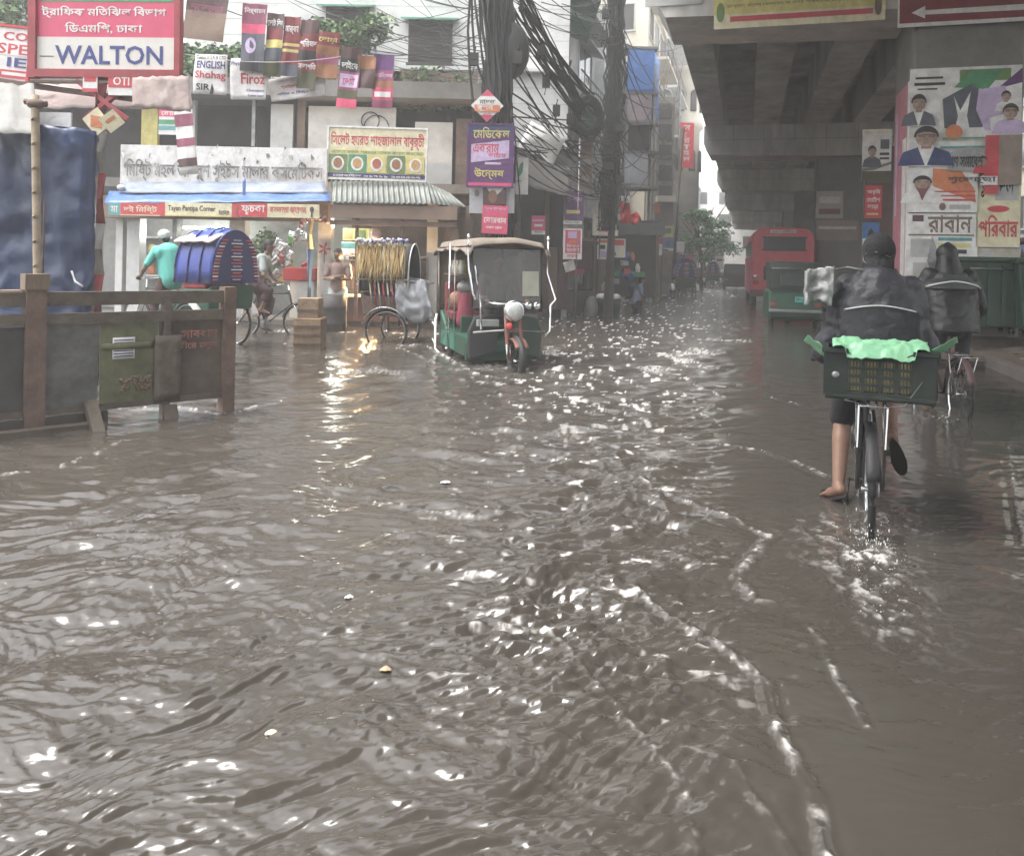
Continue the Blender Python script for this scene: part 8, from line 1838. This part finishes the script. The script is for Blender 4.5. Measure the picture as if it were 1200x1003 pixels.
def car(name, label, cat, loc, rz, mat, L_=4.1, W=1.6, Hh=1.42, van=False):
    t = thing(name, label, cat, loc, rz)
    if van: prof = [(0, .3), (0, 1.0), (.05, Hh+.45), (.3, Hh+.52), (L_-.9, Hh+.5), (L_-.3, 1.0), (L_, .9), (L_, .3)]
    else: prof = [(0, .3), (0, .85), (.55, .95), (.95, Hh-.02), (1.3, Hh), (2.35, Hh), (2.75, Hh-.05), (3.2, .92), (L_-.1, .8), (L_, .3)]
    mb = MB(); mb.prism(prof, -W/2, W/2, mat, plane='yz'); mb.build('body', mat, t, bevel=.07)
    mb = MB(); z = Hh-.2 if not van else Hh+.1
    for x in (-W/2-.005, W/2+.005): mb.box((x, L_*.42, z), (.02, L_*.42 if not van else L_*.7, .3), GLASS)
    mb.build('side_window', GLASS, t)
    mb = MB(); mb.box((0, .72 if not van else -.0, Hh-.22 if not van else Hh+.12), (W*.8, .03, .36), GLASS, rx=(.0 if van else -.75)); mb.build('rear_window', GLASS, t)
    mb = MB(); mb.box((0, 3.02 if not van else L_-.55, Hh-.22 if not van else Hh+.1), (W*.8, .03, .46), GLASS, rx=.75 if not van else .5); mb.build('windscreen', GLASS, t)
    for x in (-.62, .62):
        mb = MB(); mb.box((x, L_, .66), (.3, .06, .16), WHITEP); mb.build('headlight', WHITEP, t); mb = MB(); mb.box((x, -.01, .75), (.25, .05, .14), MATS['tail_lens_red']); mb.build('tail_lamp', None, t)
        for y in (.75, L_-.8): mb = MB(); mb.ring((x*1.18, y, .3), .22, .09, (1, 0, 0), BLACK, 20, 8); mb.build('wheel', BLACK, t)
    return t
cc = P(864, 340, 48); car('van', 'small black van driving away left of the red bus', 'van', (P(863, 300, 50).x, 50, ROADZ), STREET, mk('car_black', (.02, .02, .022), .3, .2, 4), van=True, Hh=1.2, L_=3.6, W=1.45)
for k, (px, Y, m_, lab, rz) in enumerate(((812, 62, mk('car_grey_blue', (.16, .20, .25), .3, .15, 3), 'grey blue car parked side on beyond the vendors', STREET+1.2), (832, 66, MATS['car_black'], 'black car nosing out under the street tree', STREET+2.6), (824, 80, mk('car_blue', (.10, .25, .45), .3, .15, 3), 'light blue car far down under the small dark tree', STREET+.1), (842, 92, mk('car_maroon', (.16, .03, .03), .3, .15, 3), 'maroon car farthest down the street', STREET))):
    car('parked_car', lab, 'car', (P(px, 300, Y).x, Y, ROADZ), rz, m_)
c = P(838, 316, 58); m = MB()
for k in range(12): m.ell((c.x+rnd.uniform(-.7, .7), 58+rnd.uniform(-.3, .3), .75+rnd.uniform(0, .3)), (.22, .2, .16), WHITEP, 8, 6)
t = thing('handcart', 'handcart heaped with white sacks before the black car', 'handcart', (c.x, 58, ROADZ)); m.build('sack_load', WHITEP, t, True)
m = MB(); m.box((c.x, 58, .55), (1.9, 1., .1), WOOD); m.tube([(c.x+.9, 57.7, .6), (c.x+1.9, 57.6, .8)], .03, WOOD, 6); m.tube([(c.x+.9, 58.3, .6), (c.x+1.9, 58.2, .8)], .03, WOOD, 6); m.build('bed', WOOD, t, True)
for dy in (-.55, .55): m = MB(); m.ring((c.x, 58+dy, .3), .38, .03, (0, 1, 0), BLACK, 20, 6); m.build('wheel', BLACK, t, True)
def copy_tree(o, parent=None):
    c = o.copy(); COL.objects.link(c); c.parent = parent
    for ch in list(o.children): copy_tree(ch, c)
    return c
RT = [x for x in scene.objects if x.name.startswith('cycle_rickshaw')]
src = [x for x in RT if 'blue hood' in x['label']][0]
for s_, t_, rz, lab in ((36, -2.6, .25, 'small blue hooded rickshaw waiting beyond the red cloth'), (46, -3.3, 2.4, 'distant hooded rickshaw turned side on by the thin dark pole'), (56, -2.2, .1, 'farthest hooded rickshaw in the middle of the street')):
    c = copy_tree(src); c.location = S(s_, t_, ROADZ); c.rotation_euler = (0, 0, STREET+rz); c['label'] = lab; c['group'] = 'hooded rickshaws far down the street'

rnd = random.Random(3)
for px, py, sx_, m_, lab, nm in ((452, 786, .022, mk('dry_leaf', (.42, .30, .16), .6, .2, 9), 'pale tan leaf afloat in the near water', 'floating_leaf'), (409, 701, .02, WHITEP, 'white foam cup piece afloat left of the middle of the water', 'floating_scrap'), (522, 566, .035, WHITEP, 'white plastic scrap afloat in the middle distance of the water', 'floating_scrap'), (318, 861, .02, CREAMP, 'cream wrapper afloat in the nearest left water', 'floating_scrap')):
    c = G(px, py, .006); m = MB(); m.surf(lambda u, v, o=0.: c+Vector(((u-.5)*sx_*1.8, (v-.5)*sx_*(1.6-2*abs(u-.5)), .004+.006*math.sin(u*3.1)+.004*noise.noise(Vector((u*3, v*3, px)))+o)), m_, nu=8, nv=5, th=.002)
    m.solo(nm, lab, 'leaf' if nm == 'floating_leaf' else 'litter')
# ------------------------------------------------------------------ haze volume added as a veil that lifts the blacks
if HAZE:
    hz = bpy.data.materials.new('haze_veil'); hz.use_nodes = True; N, L = hz.node_tree.nodes, hz.node_tree.links; N.remove(N['Principled BSDF'])
    pv = N.new('ShaderNodeVolumePrincipled'); pv.inputs['Density'].default_value = HAZE; pv.inputs['Color'].default_value = (1, 1, 1, 1); pv.inputs['Anisotropy'].default_value = .2
    L.new(pv.outputs[0], N['Material Output'].inputs['Volume'])
    m = MB(); m.box((0, 55, 17.5), (150, 190, 38), hz); o = m.build('haze', hz); setp(o, kind='stuff')
